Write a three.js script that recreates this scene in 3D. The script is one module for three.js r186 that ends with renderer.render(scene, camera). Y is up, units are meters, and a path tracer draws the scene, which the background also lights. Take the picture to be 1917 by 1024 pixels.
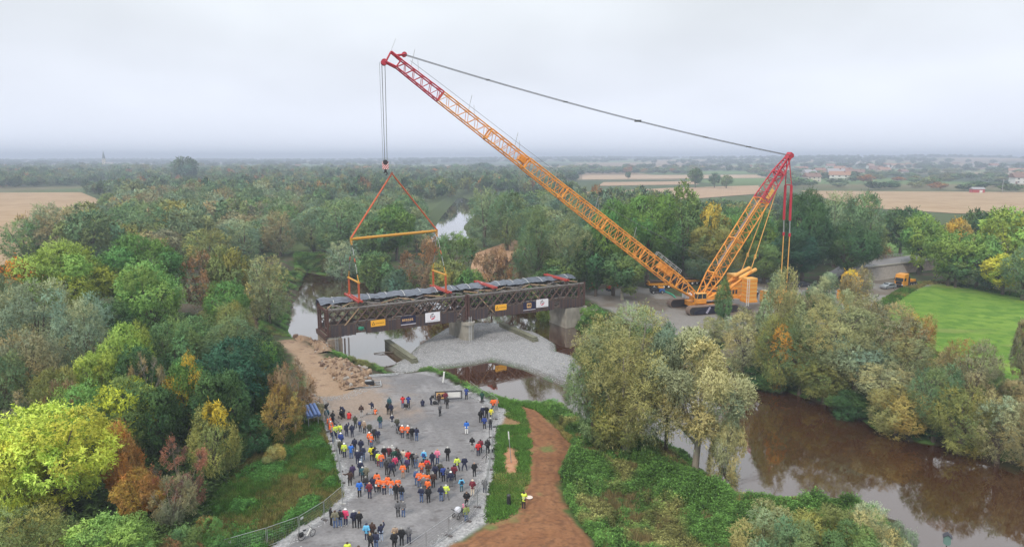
import * as THREE from 'three';
import { mergeGeometries } from 'three/addons/utils/BufferGeometryUtils.js';
import { RoundedBoxGeometry } from 'three/addons/geometries/RoundedBoxGeometry.js';

// ---------- camera, sky, sun, exposure ----------
const scene = new THREE.Scene();
const camera = new THREE.PerspectiveCamera(43.13, 1917 / 1024, 0.5, 30000);
camera.position.set(0, 35, 0);
camera.rotation.x = THREE.MathUtils.degToRad(-9.5);
const renderer = new THREE.WebGLRenderer({ antialias: true });
renderer.toneMapping = THREE.LinearToneMapping;
renderer.toneMappingExposure = 1.42;
renderer.shadowMap.enabled = true;
const sun = new THREE.DirectionalLight(0xfff3e2, 1.5);
sun.position.set(-80, 170, 30);
sun.target.position.set(0, 0, -120);
sun.castShadow = true;
sun.shadow.radius = 22;
sun.shadow.mapSize.set(4096, 4096);
Object.assign(sun.shadow.camera, { left: -260, right: 260, top: 260, bottom: -260, near: 1, far: 700 });
scene.add(sun, sun.target);
scene.fog = new THREE.FogExp2(0xdfeaff, 0.00037);

// ---------- random numbers and noise ----------
let seed = 7;
function rnd() { seed |= 0; seed = (seed + 0x6d2b79f5) | 0; let t = Math.imul(seed ^ (seed >>> 15), 1 | seed); t = (t + Math.imul(t ^ (t >>> 7), 61 | t)) ^ t; return ((t ^ (t >>> 14)) >>> 0) / 4294967296; }
const rr = (a, b) => a + (b - a) * rnd();
const hash2 = (i, j) => { let h = Math.imul(i, 374761393) + Math.imul(j, 668265263); h = Math.imul(h ^ (h >>> 13), 1274126177); return ((h ^ (h >>> 16)) >>> 0) / 4294967296; };
function noise(x, y) {
  const i = Math.floor(x), j = Math.floor(y), u = x - i, v = y - j, a = u * u * (3 - 2 * u), b = v * v * (3 - 2 * v);
  const p = hash2(i, j), q = hash2(i + 1, j), r = hash2(i, j + 1), s = hash2(i + 1, j + 1);
  return p + (q - p) * a + (r - p) * b + (p - q - r + s) * a * b;
}
function fbm(x, y, o = 4) { let s = 0, a = 0.5, t = 0; for (let k = 0; k < o; k++) { s += a * noise(x, y); t += a; a *= 0.5; x = x * 2.03 + 17.1; y = y * 2.03 + 9.7; } return s / t; }
const clamp = (x, a, b) => Math.min(b, Math.max(a, x));
const sstep = (a, b, x) => { const t = clamp((x - a) / (b - a), 0, 1); return t * t * (3 - 2 * t); };
const lerp = (a, b, t) => a + (b - a) * t;

// ---------- overcast sky (computed, air and cloud only) ----------
{
  const W = 1024, H = 512, d = new Float32Array(W * H * 4);
  for (let r = 0; r < H; r++) {
    const el = ((r + 0.5) / H - 0.5) * Math.PI, s = Math.max(0, Math.sin(el));
    for (let c = 0; c < W; c++) {
      const az = (c / W) * 2 * Math.PI, k = 1 / (s + 0.22);
      const n = fbm(Math.cos(az) * k * 1.3 + 20, Math.sin(az) * k * 1.3 + 20, 5) * sstep(0, 0.12, s) + 0.5 * (1 - sstep(0, 0.12, s));
      const up = 0.6 + 0.06 * Math.pow(s, 0.8) + 0.5 * sstep(0.3, 1, s) + 0.1 * (1 - sstep(0, 0.17, s));   // an overcast sky is brightest overhead
      const cl = 1 + (n - 0.5) * 0.3;
      const t = sstep(0, 0.3, s);
      const i = (r * W + c) * 4;
      d[i] = up * cl * lerp(0.98, 1, t); d[i + 1] = up * cl * lerp(1.03, 1.06, t); d[i + 2] = up * cl * lerp(1.16, 1.1, t); d[i + 3] = 1;
    }
  }
  const sky = new THREE.DataTexture(d, W, H, THREE.RGBAFormat, THREE.FloatType);
  sky.mapping = THREE.EquirectangularReflectionMapping;
  sky.magFilter = THREE.LinearFilter; sky.needsUpdate = true;
  scene.background = sky; scene.environment = sky;
}

// ---------- helpers ----------
const used = {};
function numbered(n) { const k = used[n] = (used[n] ?? -1) + 1; return k ? n + '_' + String(k).padStart(3, '0') : n; }
function shade(o) { o.castShadow = true; o.receiveShadow = true; return o; }
function tag(o, label, category, group) { o.userData = { label, category }; if (group) o.userData.group = group; return o; }
function thing(name, label, category, [x, y, z] = [0, 0, 0], turn = 0, group) {
  const o = new THREE.Group(); o.name = numbered(name); o.position.set(x, y, z); o.rotation.y = turn; scene.add(o);
  return tag(o, label, category, group);
}
function part(parent, name, geo, mat, pos, rot, scale) {
  const m = shade(new THREE.Mesh(geo, mat)); m.name = name;
  if (pos) m.position.set(...pos); if (rot) m.rotation.set(...rot); if (scale) m.scale.set(...scale);
  parent.add(m); return m;
}
function single(name, geo, mat, label, category, pos, turn = 0, group) {
  const m = shade(new THREE.Mesh(geo, mat)); m.name = numbered(name); if (pos) m.position.set(...pos); m.rotation.y = turn; scene.add(m);
  return tag(m, label, category, group);
}
function setting(name, geo, mat, kind = 'structure') { const m = shade(new THREE.Mesh(geo, mat)); m.name = numbered(name); m.userData.kind = kind; scene.add(m); return m; }
const mats = {};
function M(r, g, b, rough = 0.8, metal = 0, extra) { const k = [r, g, b, rough, metal].join(); if (extra) return new THREE.MeshPhysicalMaterial({ color: new THREE.Color().setRGB(r, g, b), roughness: rough, metalness: metal, ...extra }); return mats[k] ??= new THREE.MeshStandardMaterial({ color: new THREE.Color().setRGB(r, g, b), roughness: rough, metalness: metal }); }
const BOX = new THREE.BoxGeometry(1, 1, 1), CYL6 = new THREE.CylinderGeometry(1, 1, 1, 6), CYL12 = new THREE.CylinderGeometry(1, 1, 1, 14), BEAM = new RoundedBoxGeometry(1, 1, 1, 1, 0.03);
const V = (x, y, z) => new THREE.Vector3(x, y, z);
function bar(parent, name, a, b, r, mat, geo = CYL6) {
  const p = V(...a), q = V(...b), m = shade(new THREE.Mesh(geo, mat)), d = q.clone().sub(p), L = d.length(); m.name = name;
  m.position.copy(p).add(q).multiplyScalar(0.5); m.quaternion.setFromUnitVectors(V(0, 1, 0), d.normalize()); m.scale.set(r, L, r); parent.add(m); return m;
}
function beam(parent, name, a, b, w, h, mat) {       // rectangular timber from a to b, h tall in the vertical plane
  const p = V(...a), q = V(...b), m = shade(new THREE.Mesh(BEAM, mat)), x = q.clone().sub(p), L = x.length(); x.normalize(); m.name = name;
  const ref = Math.abs(x.y) > 0.95 ? V(0, 0, 1) : V(0, 1, 0), z = x.clone().cross(ref).normalize(), y = z.clone().cross(x);
  m.position.copy(p).add(q).multiplyScalar(0.5); m.quaternion.setFromRotationMatrix(new THREE.Matrix4().makeBasis(x, y, z)); m.scale.set(L, h, w); parent.add(m); return m;
}
function barGeo(a, b, r, n = 5, r2 = r) {
  const p = V(...a), q = V(...b), d = q.clone().sub(p), g = new THREE.CylinderGeometry(r2, r, d.length(), n, 1);
  g.applyQuaternion(new THREE.Quaternion().setFromUnitVectors(V(0, 1, 0), d.clone().normalize())); return g.translate(...p.add(q).multiplyScalar(0.5).toArray());
}
function boxGeo(w, h, d, x = 0, y = 0, z = 0, ry = 0) { const g = new THREE.BoxGeometry(w, h, d); if (ry) g.rotateY(ry); return g.translate(x, y, z); }
const box = (parent, name, w, h, d, mat, pos, rot) => part(parent, name, BEAM, mat, pos, rot, [w, h, d]);
function tube(pts, r, n = 24, m = 6) { return new THREE.TubeGeometry(new THREE.CatmullRomCurve3(pts.map((p) => V(...p))), n, r, m); }
function tex(W, H, fn, srgb = false, rep) {
  const d = new Uint8Array(W * H * 4), o = [0, 0, 0];
  for (let j = 0; j < H; j++) for (let i = 0; i < W; i++) { fn(i, j, o); const k = (j * W + i) * 4; d[k] = clamp(o[0], 0, 255); d[k + 1] = clamp(o[1], 0, 255); d[k + 2] = clamp(o[2], 0, 255); d[k + 3] = 255; }
  const t = new THREE.DataTexture(d, W, H); t.magFilter = THREE.LinearFilter; t.minFilter = THREE.LinearMipmapLinearFilter; t.generateMipmaps = true; if (srgb) t.colorSpace = THREE.SRGBColorSpace;
  if (rep) t.wrapS = t.wrapT = THREE.RepeatWrapping; t.needsUpdate = true; return t;
}
function canvasTex(W, H, draw) { const c = document.createElement('canvas'); c.width = W; c.height = H; draw(c.getContext('2d'), W, H); const t = new THREE.CanvasTexture(c); t.colorSpace = THREE.SRGBColorSpace; return t; }

// ---------- the plan of the place, in metres (x to the right, z towards the viewer) ----------
const WATER = -4;
const PLAN = {
  river: [[-71.51, -236.42], [-56.3, -225.56], [-43.18, -212.81], [-31.94, -204.78], [-19.79, -195.72], [-4.1, -182.47], [10.94, -169.65], [14.92, -157.41], [16.42, -145.86], [25.62, -132.78], [37.41, -125.68], [43.14, -121.76], [46.9, -111.55], [51.18, -105.2], [52.87, -98.42], [54.17, -92.05], [59.05, -90.21], [63.32, -86.73], [65.72, -83.5], [69.72, -76.58], [52.81, -56.43], [36.75, -56.43], [39.63, -63.06], [41.69, -69.52], [35.84, -71.86], [27.8, -72.72], [24.34, -75.27], [24.07, -78.7], [23.36, -86.17], [18.84, -88.25], [16.74, -88.6], [12.33, -93.87], [8.32, -101.35], [3.41, -101.74], [-0.29, -103.65], [-2.89, -106.92], [-7.14, -113.19], [-12.29, -119.25], [-15.68, -123.41], [-20.09, -126.36], [-22.32, -124.82], [-25.75, -124.51], [-29.48, -126.97], [-33.39, -131.39], [-38.12, -137.35], [-46.29, -140.74], [-51.28, -153.37], [-57.57, -175.83], [-63.74, -201.39]],
  lagoon: [[-54.66, -707.55], [-33.76, -670.31], [-25.15, -530.34], [-27.59, -393.75], [-20.33, -333.46], [-22.21, -308.69], [-36.71, -297.61], [-41.67, -352.26], [-47.05, -446.09]],
  bar: [[-22.05, -123.09], [-21.32, -127.85], [-19.8, -131.47], [-18.76, -139.75], [-14.32, -154.99], [-7.4, -159.71], [-2.32, -158.1], [4.95, -150.05], [8.08, -141.87], [7.96, -135.69], [11.25, -132.22], [12.97, -123.09], [12.62, -110.63], [9.58, -115.08], [7.27, -118.35], [2.65, -125.09], [-4.02, -130.73], [-8.03, -127.85], [-13.91, -125.43], [-16.62, -123.09], [-20.16, -120.52]],
  plaza: [[-29.08, -97.75], [-25.72, -88.33], [-23, -81.28], [-20.59, -75.22], [-18.83, -70.56], [-17.81, -67.55], [-19, -63.72], [-20.5, -61.7], [-22.08, -58.08], [-23.6, -53.9], [-20.8, -46.81], [-7.96, -46.81], [-6.26, -58.08], [-2.79, -62.69], [-2.43, -67.55], [-2.07, -75.22], [-2, -86.46], [-0.79, -92.71], [-2.97, -95.5], [-7.36, -103.34], [-12.14, -109.27], [-16.05, -112.19], [-20.54, -112.19], [-23.43, -108.71], [-23, -102.58], [-25.3, -98.45]],
  track: [[-46.69, -129.31], [-42, -132.52], [-35.86, -124.77], [-30.25, -112.19], [-25.48, -102.58], [-21.33, -98.45], [-18.4, -93.34], [-23.56, -91.27], [-27.84, -93.34], [-29.74, -100.11], [-34.49, -110.71], [-39.69, -120.17]],
  earth: [[1.04, -95.06], [3.58, -93.13], [5.56, -88.33], [7.46, -81.94], [7.49, -77.84], [5.49, -71.2], [5.85, -64.24], [8.04, -57.56], [8.88, -46.81], [-7.96, -46.81], [-6.21, -57.56], [-2.75, -61.7], [0.08, -64.03], [1.56, -71.2], [2.05, -79.68], [1.86, -86.46]],
  patch: [[-0.87, -78.9], [0.23, -80], [0.85, -76.65], [0.69, -73.29], [-0.51, -72.76], [-1.08, -75.5]],
  verge: [[-2.64, -97.75], [-0.28, -98.45], [4, -96.16], [7.14, -86.46], [7.32, -76.65], [2.44, -71.2], [2.15, -62.19], [-1.42, -59.34], [-2.75, -61.7], [-2.43, -67.55], [-2.07, -75.22], [-2, -86.46]],
  nettles: [[4.43, -98.68], [8.66, -96.01], [12.28, -88], [15.74, -83.27], [22.01, -81.16], [22.72, -74.29], [24.05, -68.89], [27.05, -67.74], [40.72, -66.08], [37.58, -59.21], [32.34, -46.95], [9.74, -46.95], [8.02, -59.21], [5.9, -66.08], [5.64, -73.23], [7.7, -80.06], [7.67, -84.28], [5.73, -91.05]],
  meadow: [[82.06, -152.25], [89.97, -163.76], [102.72, -178.52], [114.46, -190.99], [122.22, -194.37], [126.38, -184.55], [130.47, -172.86], [145.63, -142.2], [94.55, -90.27], [75.64, -97.75], [71.95, -100.11], [75.78, -115.26], [76.34, -129.31]],
  greenbank: [[-79.83, -251.98], [-70.4, -251.98], [-49.49, -227.45], [-30.31, -205.26], [-18.63, -184.55], [-29.14, -186.91], [-39.42, -194.37], [-50.98, -204.3], [-64.9, -216.33], [-63.56, -201.5]],
  lawn: [[-30.86, -73.83], [-33.04, -82.94], [-28.02, -86.46], [-25.72, -88.33], [-20.59, -75.22], [-17.81, -67.55], [-20.5, -61.7], [-22.67, -55.07], [-25.51, -52.05], [-30.88, -64.24]],
  yard: [[17.49, -175.65], [21.53, -180.74], [32.79, -188.52], [38.49, -183.78], [44.44, -170.16], [69.72, -201.5], [81.87, -192.66], [85.48, -180.74], [107.62, -201.5], [116.12, -194.37], [122.22, -194.37], [101.91, -177.07], [89.33, -163.76], [79.37, -147.06], [55.75, -129.31], [34.17, -125.5], [25.8, -147.06], [18.97, -170.16]],
};
const BOUNDS = {}; for (const k in PLAN) { const p = PLAN[k]; BOUNDS[k] = [Math.min(...p.map((q) => q[0])), Math.max(...p.map((q) => q[0])), Math.min(...p.map((q) => q[1])), Math.max(...p.map((q) => q[1]))]; }
function sd(k, x, z) {            // signed distance to the edge of a plan area, negative inside
  const P = PLAN[k], b = BOUNDS[k], ox = Math.max(b[0] - x, 0, x - b[1]), oz = Math.max(b[2] - z, 0, z - b[3]);
  if (ox > 14 || oz > 14) return Math.hypot(ox, oz);
  let d = 1e18, s = 1;
  for (let i = 0, j = P.length - 1; i < P.length; j = i++) {
    const ex = P[j][0] - P[i][0], ez = P[j][1] - P[i][1], wx = x - P[i][0], wz = z - P[i][1], t = clamp((wx * ex + wz * ez) / (ex * ex + ez * ez), 0, 1);
    const bx = wx - ex * t, bz = wz - ez * t; d = Math.min(d, bx * bx + bz * bz);
    const c1 = z >= P[i][1], c2 = z < P[j][1], c3 = ex * wz > ez * wx;
    if ((c1 && c2 && c3) || (!c1 && !c2 && !c3)) s = -s;
  }
  return s * Math.sqrt(d);
}
function height(x, z) {
  const w = Math.min(sd('river', x, z), sd('lagoon', x, z)), b = sd('bar', x, z);
  let h = 0.35 * (fbm(x / 14, z / 14, 3) - 0.5);
  const p = Math.min(sd('plaza', x, z), sd('yard', x, z), sd('track', x, z)); h = lerp(h * 0.12, h, sstep(0, 4, p));
  const e = sd('nettles', x, z); if (e < 6) h = lerp(h, -1.1 + 0.5 * (fbm(x / 5, z / 5, 3) - 0.5), sstep(3, -5, e));
  if (b < 14) h = lerp(-3.45 + 0.35 * (fbm(x / 5 + 3, z / 5, 3) - 0.5), h, sstep(0, 13, b));
  const wob = w + 1.3 * (fbm(x / 3 + 40, z / 3, 3) - 0.5);
  if (b > 0) {
    if (wob > 0) h = Math.min(h, WATER + 0.12 + wob * (p < 0 ? 0.5 : 0.62));
    else { h = Math.min(h, WATER + Math.max(-1.6, wob * 0.35)); if (b < 3) h = Math.max(h, -3.5 - b * 0.45); }
  } else h = Math.min(h, -3.25 + 0.3 * fbm(x, z, 2));
  const r = Math.hypot(x, z);
  if (r > 1200) h += sstep(1300, 5200, r) * (8 + 46 * fbm(x / 1700 + 5, z / 1700 + 2, 4)) * (0.6 + 0.4 * sstep(-2500, 2500, x));
  return h;
}
// ---------- the ground: one sheet to the horizon, finely gridded where the photograph is near ----------
const X0 = -125, X1 = 170, Z0 = -262, Z1 = -40;
{
  const axis = (a, b, step, lo, hi) => {
    const v = []; let s = step, p = a; while (p > lo) { s *= 1.13; p -= s; v.unshift(Math.max(p, lo)); }
    const n = Math.round((b - a) / step); for (let i = 0; i <= n; i++) v.push(a + ((b - a) * i) / n);
    s = step; p = b; while (p < hi) { s *= 1.13; p += s; v.push(Math.min(p, hi)); } return v;
  };
  const xs = axis(X0, X1, 0.95, -9000, 9000), zs = axis(Z0, Z1, 0.9, -11000, 300), nx = xs.length, nz = zs.length;
  const pos = new Float32Array(nx * nz * 3), uv = new Float32Array(nx * nz * 2), col = new Float32Array(nx * nz * 3), near = [], far = [];
  for (let j = 0; j < nz; j++) for (let i = 0; i < nx; i++) {
    const x = xs[i], z = zs[j], k = j * nx + i, r = Math.hypot(x, z);
    pos.set([x, height(x, z), z], k * 3); uv.set([(x - X0) / (X1 - X0), (z - Z0) / (Z1 - Z0)], k * 2);
    // far land: a patchwork of stubble, meadow and ploughed strips on the slopes, rough green elsewhere
    const fx = Math.floor(x / 420 + 0.6 * noise(x / 900, z / 700)), fz = Math.floor(z / 260 + 0.7 * noise(x / 800 + 9, z / 800)), q = hash2(fx + 31, fz + 7), far_ = sstep(700, 1300, r);
    const c = q < 0.34 ? [0.3, 0.22, 0.14] : q < 0.6 ? [0.12, 0.19, 0.06] : q < 0.75 ? [0.22, 0.16, 0.1] : [0.05, 0.075, 0.035], g = [0.07, 0.095, 0.035];
    col.set([lerp(g[0], c[0], far_), lerp(g[1], c[1], far_), lerp(g[2], c[2], far_)], k * 3);
  }
  for (let j = 0; j < nz - 1; j++) for (let i = 0; i < nx - 1; i++) {
    const a = j * nx + i, b = a + 1, c = a + nx, d = c + 1, inn = xs[i] >= X0 - 1e-6 && xs[i + 1] <= X1 + 1e-6 && zs[j] >= Z0 - 1e-6 && zs[j + 1] <= Z1 + 1e-6;
    (inn ? near : far).push(a, c, b, b, c, d);
  }
  const geo = new THREE.BufferGeometry(); geo.setAttribute('position', new THREE.BufferAttribute(pos, 3)); geo.setAttribute('uv', new THREE.BufferAttribute(uv, 2)); geo.setAttribute('color', new THREE.BufferAttribute(col, 3));
  geo.setIndex([...near.slice(0, 3)]);
  const idx = new Uint32Array(near.length + far.length); idx.set(near); idx.set(far, near.length); geo.setIndex(new THREE.BufferAttribute(idx, 1)); geo.computeVertexNormals();
  geo.addGroup(0, near.length, 0); geo.addGroup(near.length, far.length, 1);

  // soil, gravel, grass and earth where they lie
  const mix = (o, c, t) => { o[0] += (c[0] - o[0]) * t; o[1] += (c[1] - o[1]) * t; o[2] += (c[2] - o[2]) * t; };
  const N = 2048, bump = new Uint8Array(N * N * 4);
  const lin = (v) => 255 * Math.pow(clamp(v, 0, 1), 1 / 2.2);
  const map = tex(N, N, (i, j, o) => {
    const x = X0 + ((i + 0.5) / N) * (X1 - X0), z = Z0 + ((j + 0.5) / N) * (Z1 - Z0);
    const f1 = fbm(x / 2.2, z / 2.2, 3), f2 = fbm(x / 9 + 50, z / 9, 3), g1 = hash2(i, j), g2 = noise(x * 2.3, z * 2.3), g3 = noise(x * 5.1 + 7, z * 5.1);
    const wx = x + 2.2 * (fbm(x / 2.5 + 11, z / 2.5, 3) - 0.5), wz = z + 2.2 * (fbm(x / 2.5, z / 2.5 + 31, 3) - 0.5);
    let h = 0.35 + 0.3 * g2;
    const c = [0.05, 0.056, 0.026]; mix(c, [0.075, 0.06, 0.038], sstep(0.45, 0.65, f2)); mix(c, [0.05, 0.085, 0.024], sstep(0.5, 0.62, f1));
    const lawn = sd('lawn', wx, wz), mead = sd('meadow', x, z), net = sd('nettles', wx, wz), verge = sd('verge', wx, wz);
    if (lawn < 1) { const t = sstep(1, -1, lawn), k = [0.1, 0.17, 0.035]; mix(k, [0.18, 0.165, 0.065], sstep(0.48, 0.7, f2 * 0.5 + f1 * 0.5) * 0.6); mix(k, [0.07, 0.19, 0.035], sstep(0.5, 0.7, fbm(x, z * 1.6, 3)) * 0.7); mix(c, k, t); h += 0.2 * t * g3; }
    if (verge < 1) { const t = sstep(1, -1, verge), k = [0.09, 0.19, 0.035]; mix(k, [0.24, 0.15, 0.075], sstep(0.44, 0.6, f1 * 0.6 + f2 * 0.4)); mix(c, k, t); }
    if (net < 1) { const k = [0.065, 0.13, 0.03]; mix(k, [0.11, 0.12, 0.045], sstep(0.5, 0.7, f2)); mix(c, k, sstep(1, -1, net)); }
    if (mead < 1.5) { const k = [0.118, 0.215, 0.026], st = noise((x + z * 0.5) / 14, (z - x * 0.4) / 1.3); mix(k, [0.19, 0.3, 0.045], st * 0.75 * sstep(0.25, 0.7, f2)); mix(k, [0.075, 0.17, 0.018], 0.8 * sstep(0.4, 0.7, f1)); mix(k, [0.22, 0.24, 0.07], sstep(0.6, 0.75, fbm(x / 17 + 4, z / 6, 4)) * 0.5); mix(c, k, sstep(1.5, -0.5, mead + (f1 - 0.5) * 2)); }
    const gb = sd('greenbank', wx, wz); if (gb < 2) { const k = [0.07, 0.17, 0.035]; mix(k, [0.12, 0.17, 0.05], f1); mix(c, k, sstep(2, -2, gb)); }
    const water = Math.min(sd('river', x, z), 40);
    if (water > -1 && water < 7 && mead > 0) { const t = sstep(7, 0, water + (f1 - 0.5) * 8); mix(c, [0.06, 0.05, 0.03], t * 0.7); mix(c, [0.07, 0.15, 0.03], t * sstep(0.52, 0.6, f1) * 0.9); }
    const earth = sd('earth', wx, wz), pat = sd('patch', wx, wz), yard = sd('yard', wx, wz), track = sd('track', wx, wz), plaza = sd('plaza', x + (wx - x) * 0.4, z + (wz - z) * 0.4), bar = sd('bar', x, z);
    if (earth < 0.6) { const k = [0.2, 0.086, 0.039]; mix(k, [0.28, 0.14, 0.07], f1); mix(k, [0.11, 0.05, 0.026], 0.4 * Math.exp(-(((earth + 0.95 + 0.3 * (f2 - 0.5)) / 0.22) ** 2)) + 0.3 * Math.exp(-(((earth + 2.15) / 0.2) ** 2))); mix(k, [0.12, 0.06, 0.033], sstep(0.5, 0.72, fbm(x * 2.2 + z * 0.7, z * 3.1, 3)) * 0.6); mix(k, [0.12, 0.17, 0.05], sstep(0.66, 0.74, f2 * 0.6 + f1 * 0.4) * 0.8); mix(c, k, sstep(0.6, -0.6, earth)); h = lerp(h, 0.2 + 0.7 * g2 * g3 + 0.3 * f1, sstep(0.6, -0.6, earth)); }
    if (pat < 0.5) { const k = [0.36, 0.17, 0.09]; mix(k, [0.45, 0.25, 0.15], g2); mix(c, k, sstep(0.5, -0.3, pat)); h = 0.3 + 0.6 * g3; }
    if (track < 1) { const k = [0.28, 0.19, 0.125]; mix(k, [0.34, 0.245, 0.17], f1); mix(k, [0.2, 0.13, 0.09], sstep(0.6, 0.75, fbm(x * 0.9, z * 0.9, 3)) * 0.8); mix(c, k, sstep(1, -1, track)); h = 0.4 + 0.3 * f1 + 0.2 * g3; }
    if (yard < 1) { const k = [0.22, 0.207, 0.195]; mix(k, [0.15, 0.125, 0.1], sstep(0.48, 0.66, f2)); mix(c, k, sstep(1, -1, yard)); h = 0.4 + 0.3 * g2; }
    if (plaza < 0.8) {
      const k = [0.2, 0.193, 0.198], ruts = noise((x * 0.35 + z * 0.94) * 0.12 + 2 * f2, (x * 0.94 - z * 0.35) * 1.6);
      mix(k, [0.25, 0.242, 0.247], sstep(0.45, 0.7, f1)); mix(k, [0.15, 0.145, 0.152], sstep(0.5, 0.75, f2) * 0.6); mix(k, [0.145, 0.138, 0.138], sstep(0.6, 0.85, ruts) * 0.3);
      mix(k, [0.12, 0.11, 0.11], sstep(0.7, 0.8, fbm(x * 0.8 + 70, z * 1.7, 3)) * 0.7); mix(k, [0.3, 0.225, 0.17], sstep(7, 0, track + (f1 - 0.5) * 7) * 0.75);
      mix(k, [0.27 + 0.2 * g3, 0.265 + 0.2 * g3, 0.27 + 0.2 * g3], sstep(-1.6, -0.6, plaza + (f1 - 0.5)) * sstep(2, 5, track) * (z > -98 ? 0.85 : 0.3));
      mix(c, k, sstep(0.8, -0.2, plaza)); h = lerp(h, 0.45 + 0.2 * g2 + 0.2 * g3, sstep(0.8, -0.2, plaza));
    }
    if (bar < 3) { const k = [0.24, 0.24, 0.245]; mix(k, [0.32, 0.315, 0.32], g3 * 0.8); mix(k, [0.15, 0.145, 0.145], sstep(0.5, 0.68, f2 * 0.7 + f1 * 0.3) * 0.7); mix(c, k, sstep(plaza < 6 ? 3 : 1.8, -1, bar)); h = lerp(h, 0.2 + 0.7 * g3, sstep(1.5, -1, bar)); }
    const gr = 1 + (g1 - 0.5) * 0.22 + (g3 - 0.5) * 0.2;
    o[0] = lin(c[0] * gr); o[1] = lin(c[1] * gr); o[2] = lin(c[2] * gr);
    const b = clamp(255 * (h + (g1 - 0.5) * 0.15), 0, 255), k4 = (j * N + i) * 4; bump[k4] = bump[k4 + 1] = bump[k4 + 2] = b; bump[k4 + 3] = 255;
  }, true);
  map.anisotropy = 8;
  const bm = new THREE.DataTexture(bump, N, N); bm.magFilter = THREE.LinearFilter; bm.needsUpdate = true;
  const nearMat = new THREE.MeshPhysicalMaterial({ specularIntensity: 0.2, map, bumpMap: bm, bumpScale: 0.16, roughness: 0.95 });
  const farMat = new THREE.MeshPhysicalMaterial({ specularIntensity: 0.2, vertexColors: true, roughness: 1 });
  const g = setting('ground', geo, [nearMat, farMat]); g.receiveShadow = true;
}

// ---------- water ----------
{
  const n = tex(512, 512, (i, j, o) => {
    const f = (a, b) => { let s = 0; for (const [p, q, m] of [[3, 1, 1], [5, -2, 0.6], [-2, 4, 0.7], [9, 3, 0.35], [-7, 8, 0.3], [14, -5, 0.2], [4, 15, 0.2]]) s += m * Math.sin((2 * Math.PI * (p * a + q * b)) / 512 + p * 3 + q); return s; };
    const dx = f(i + 1, j) - f(i - 1, j), dy = f(i, j + 1) - f(i, j - 1); o[0] = 128 + dx * 120; o[1] = 128 + dy * 120; o[2] = 255;
  }, false, true);
  n.repeat.set(1 / 9, 1 / 9);
  const water = new THREE.MeshPhysicalMaterial({ color: new THREE.Color().setRGB(0.052, 0.019, 0.006), roughness: 0.03, metalness: 0, ior: 1.95, specularIntensity: 1, clearcoat: 1, clearcoatRoughness: 0.03, normalMap: n, normalScale: new THREE.Vector2(0.03, 0.03) });
  const sheet = (x0, z0, x1, z1) => { const g = new THREE.PlaneGeometry(x1 - x0, z1 - z0).rotateX(-Math.PI / 2); const u = g.attributes.uv; for (let i = 0; i < 4; i++) u.setXY(i, u.getX(i) * (x1 - x0), u.getY(i) * (z1 - z0)); return g.translate((x0 + x1) / 2, WATER, (z0 + z1) / 2); };
  setting('river_water', sheet(-80, -330, 220, -36), water);
  setting('lagoon_water', sheet(-90, -760, 40, -331), water);
}

// ---------- fields: stubble and grass on the plain ----------
function field(name, pts, c1, c2, y = 0.3, furrow = 0.35, turn = 0.3) {
  const s = new THREE.Shape(pts.map(([x, z]) => new THREE.Vector2(x, -z))), g = new THREE.ShapeGeometry(s).rotateX(-Math.PI / 2).translate(0, y, 0);
  const ca = Math.cos(turn), sa = Math.sin(turn), p = g.attributes.position, u = g.attributes.uv; for (let i = 0; i < p.count; i++) u.setXY(i, (p.getX(i) * ca + p.getZ(i) * sa) / 60, (p.getZ(i) * ca - p.getX(i) * sa) / 60);
  const t = tex(256, 256, (i, j, o) => { const f = fbm(i / 40, j / 40, 4), l = furrow * (noise(i / 2.2, 3) - 0.5) + 0.25 * (hash2(i, j) - 0.5), k = clamp(f + l, 0, 1); for (let q = 0; q < 3; q++) o[q] = 255 * Math.pow(lerp(c1[q], c2[q], k), 1 / 2.2); }, true, true);
  setting(name, g, new THREE.MeshPhysicalMaterial({ map: t, roughness: 1, specularIntensity: 0.2 }));
}
field('stubble_field', [[-716.48, -686.68], [-439.59, -708.08], [-345.75, -581.1], [-228.09, -364.62], [-180.94, -258.6], [-148.51, -199.77], [-207.14, -168.71]], [0.3, 0.2, 0.11], [0.42, 0.3, 0.19]);
field('stubble_field', [[308.73, -742.79], [878.95, -656.88], [633.56, -471.86], [334.85, -452.89], [282.75, -435.37], [243.45, -492.47]], [0.3, 0.2, 0.11], [0.42, 0.31, 0.2]);
field('stubble_field', [[141.45, -1406.51], [512.06, -1451.05], [449.24, -1219.24], [113.65, -1128.96]], [0.36, 0.26, 0.17], [0.44, 0.33, 0.23]);
field('stubble_field', [[180.85, -808.79], [314, -887.56], [248.67, -686.68], [156.63, -596.41], [64.9, -596.41], [71.5, -708.08]], [0.33, 0.22, 0.14], [0.42, 0.3, 0.2]);
field('stubble_field', [[132.01, -1004.83], [274.88, -1051.07], [248.78, -923.51], [107.8, -870.61]], [0.33, 0.22, 0.14], [0.42, 0.3, 0.2]);
field('stubble_field', [[-41.92, -1128.96], [63.35, -1157.54], [62.73, -1004.83], [-39.45, -962.46]], [0.36, 0.24, 0.15], [0.42, 0.3, 0.2]);
field('ploughed_field', [[-13.8, -251.25], [1.51, -298.69], [5.49, -266.39], [-3.18, -219.85], [-8.84, -192.7], [-13.17, -214.47]], [0.33, 0.19, 0.11], [0.4, 0.26, 0.16]);
field('grass_field', [[276.27, -415.26], [430.21, -415.26], [286.55, -274.66], [211.88, -313.42]], [0.1, 0.22, 0.04], [0.14, 0.28, 0.06]);
field('grass_field', [[151.09, -298.69], [188.36, -302.76], [154.34, -247.03], [131.71, -244.29]], [0.1, 0.18, 0.04], [0.15, 0.24, 0.07]);

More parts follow.
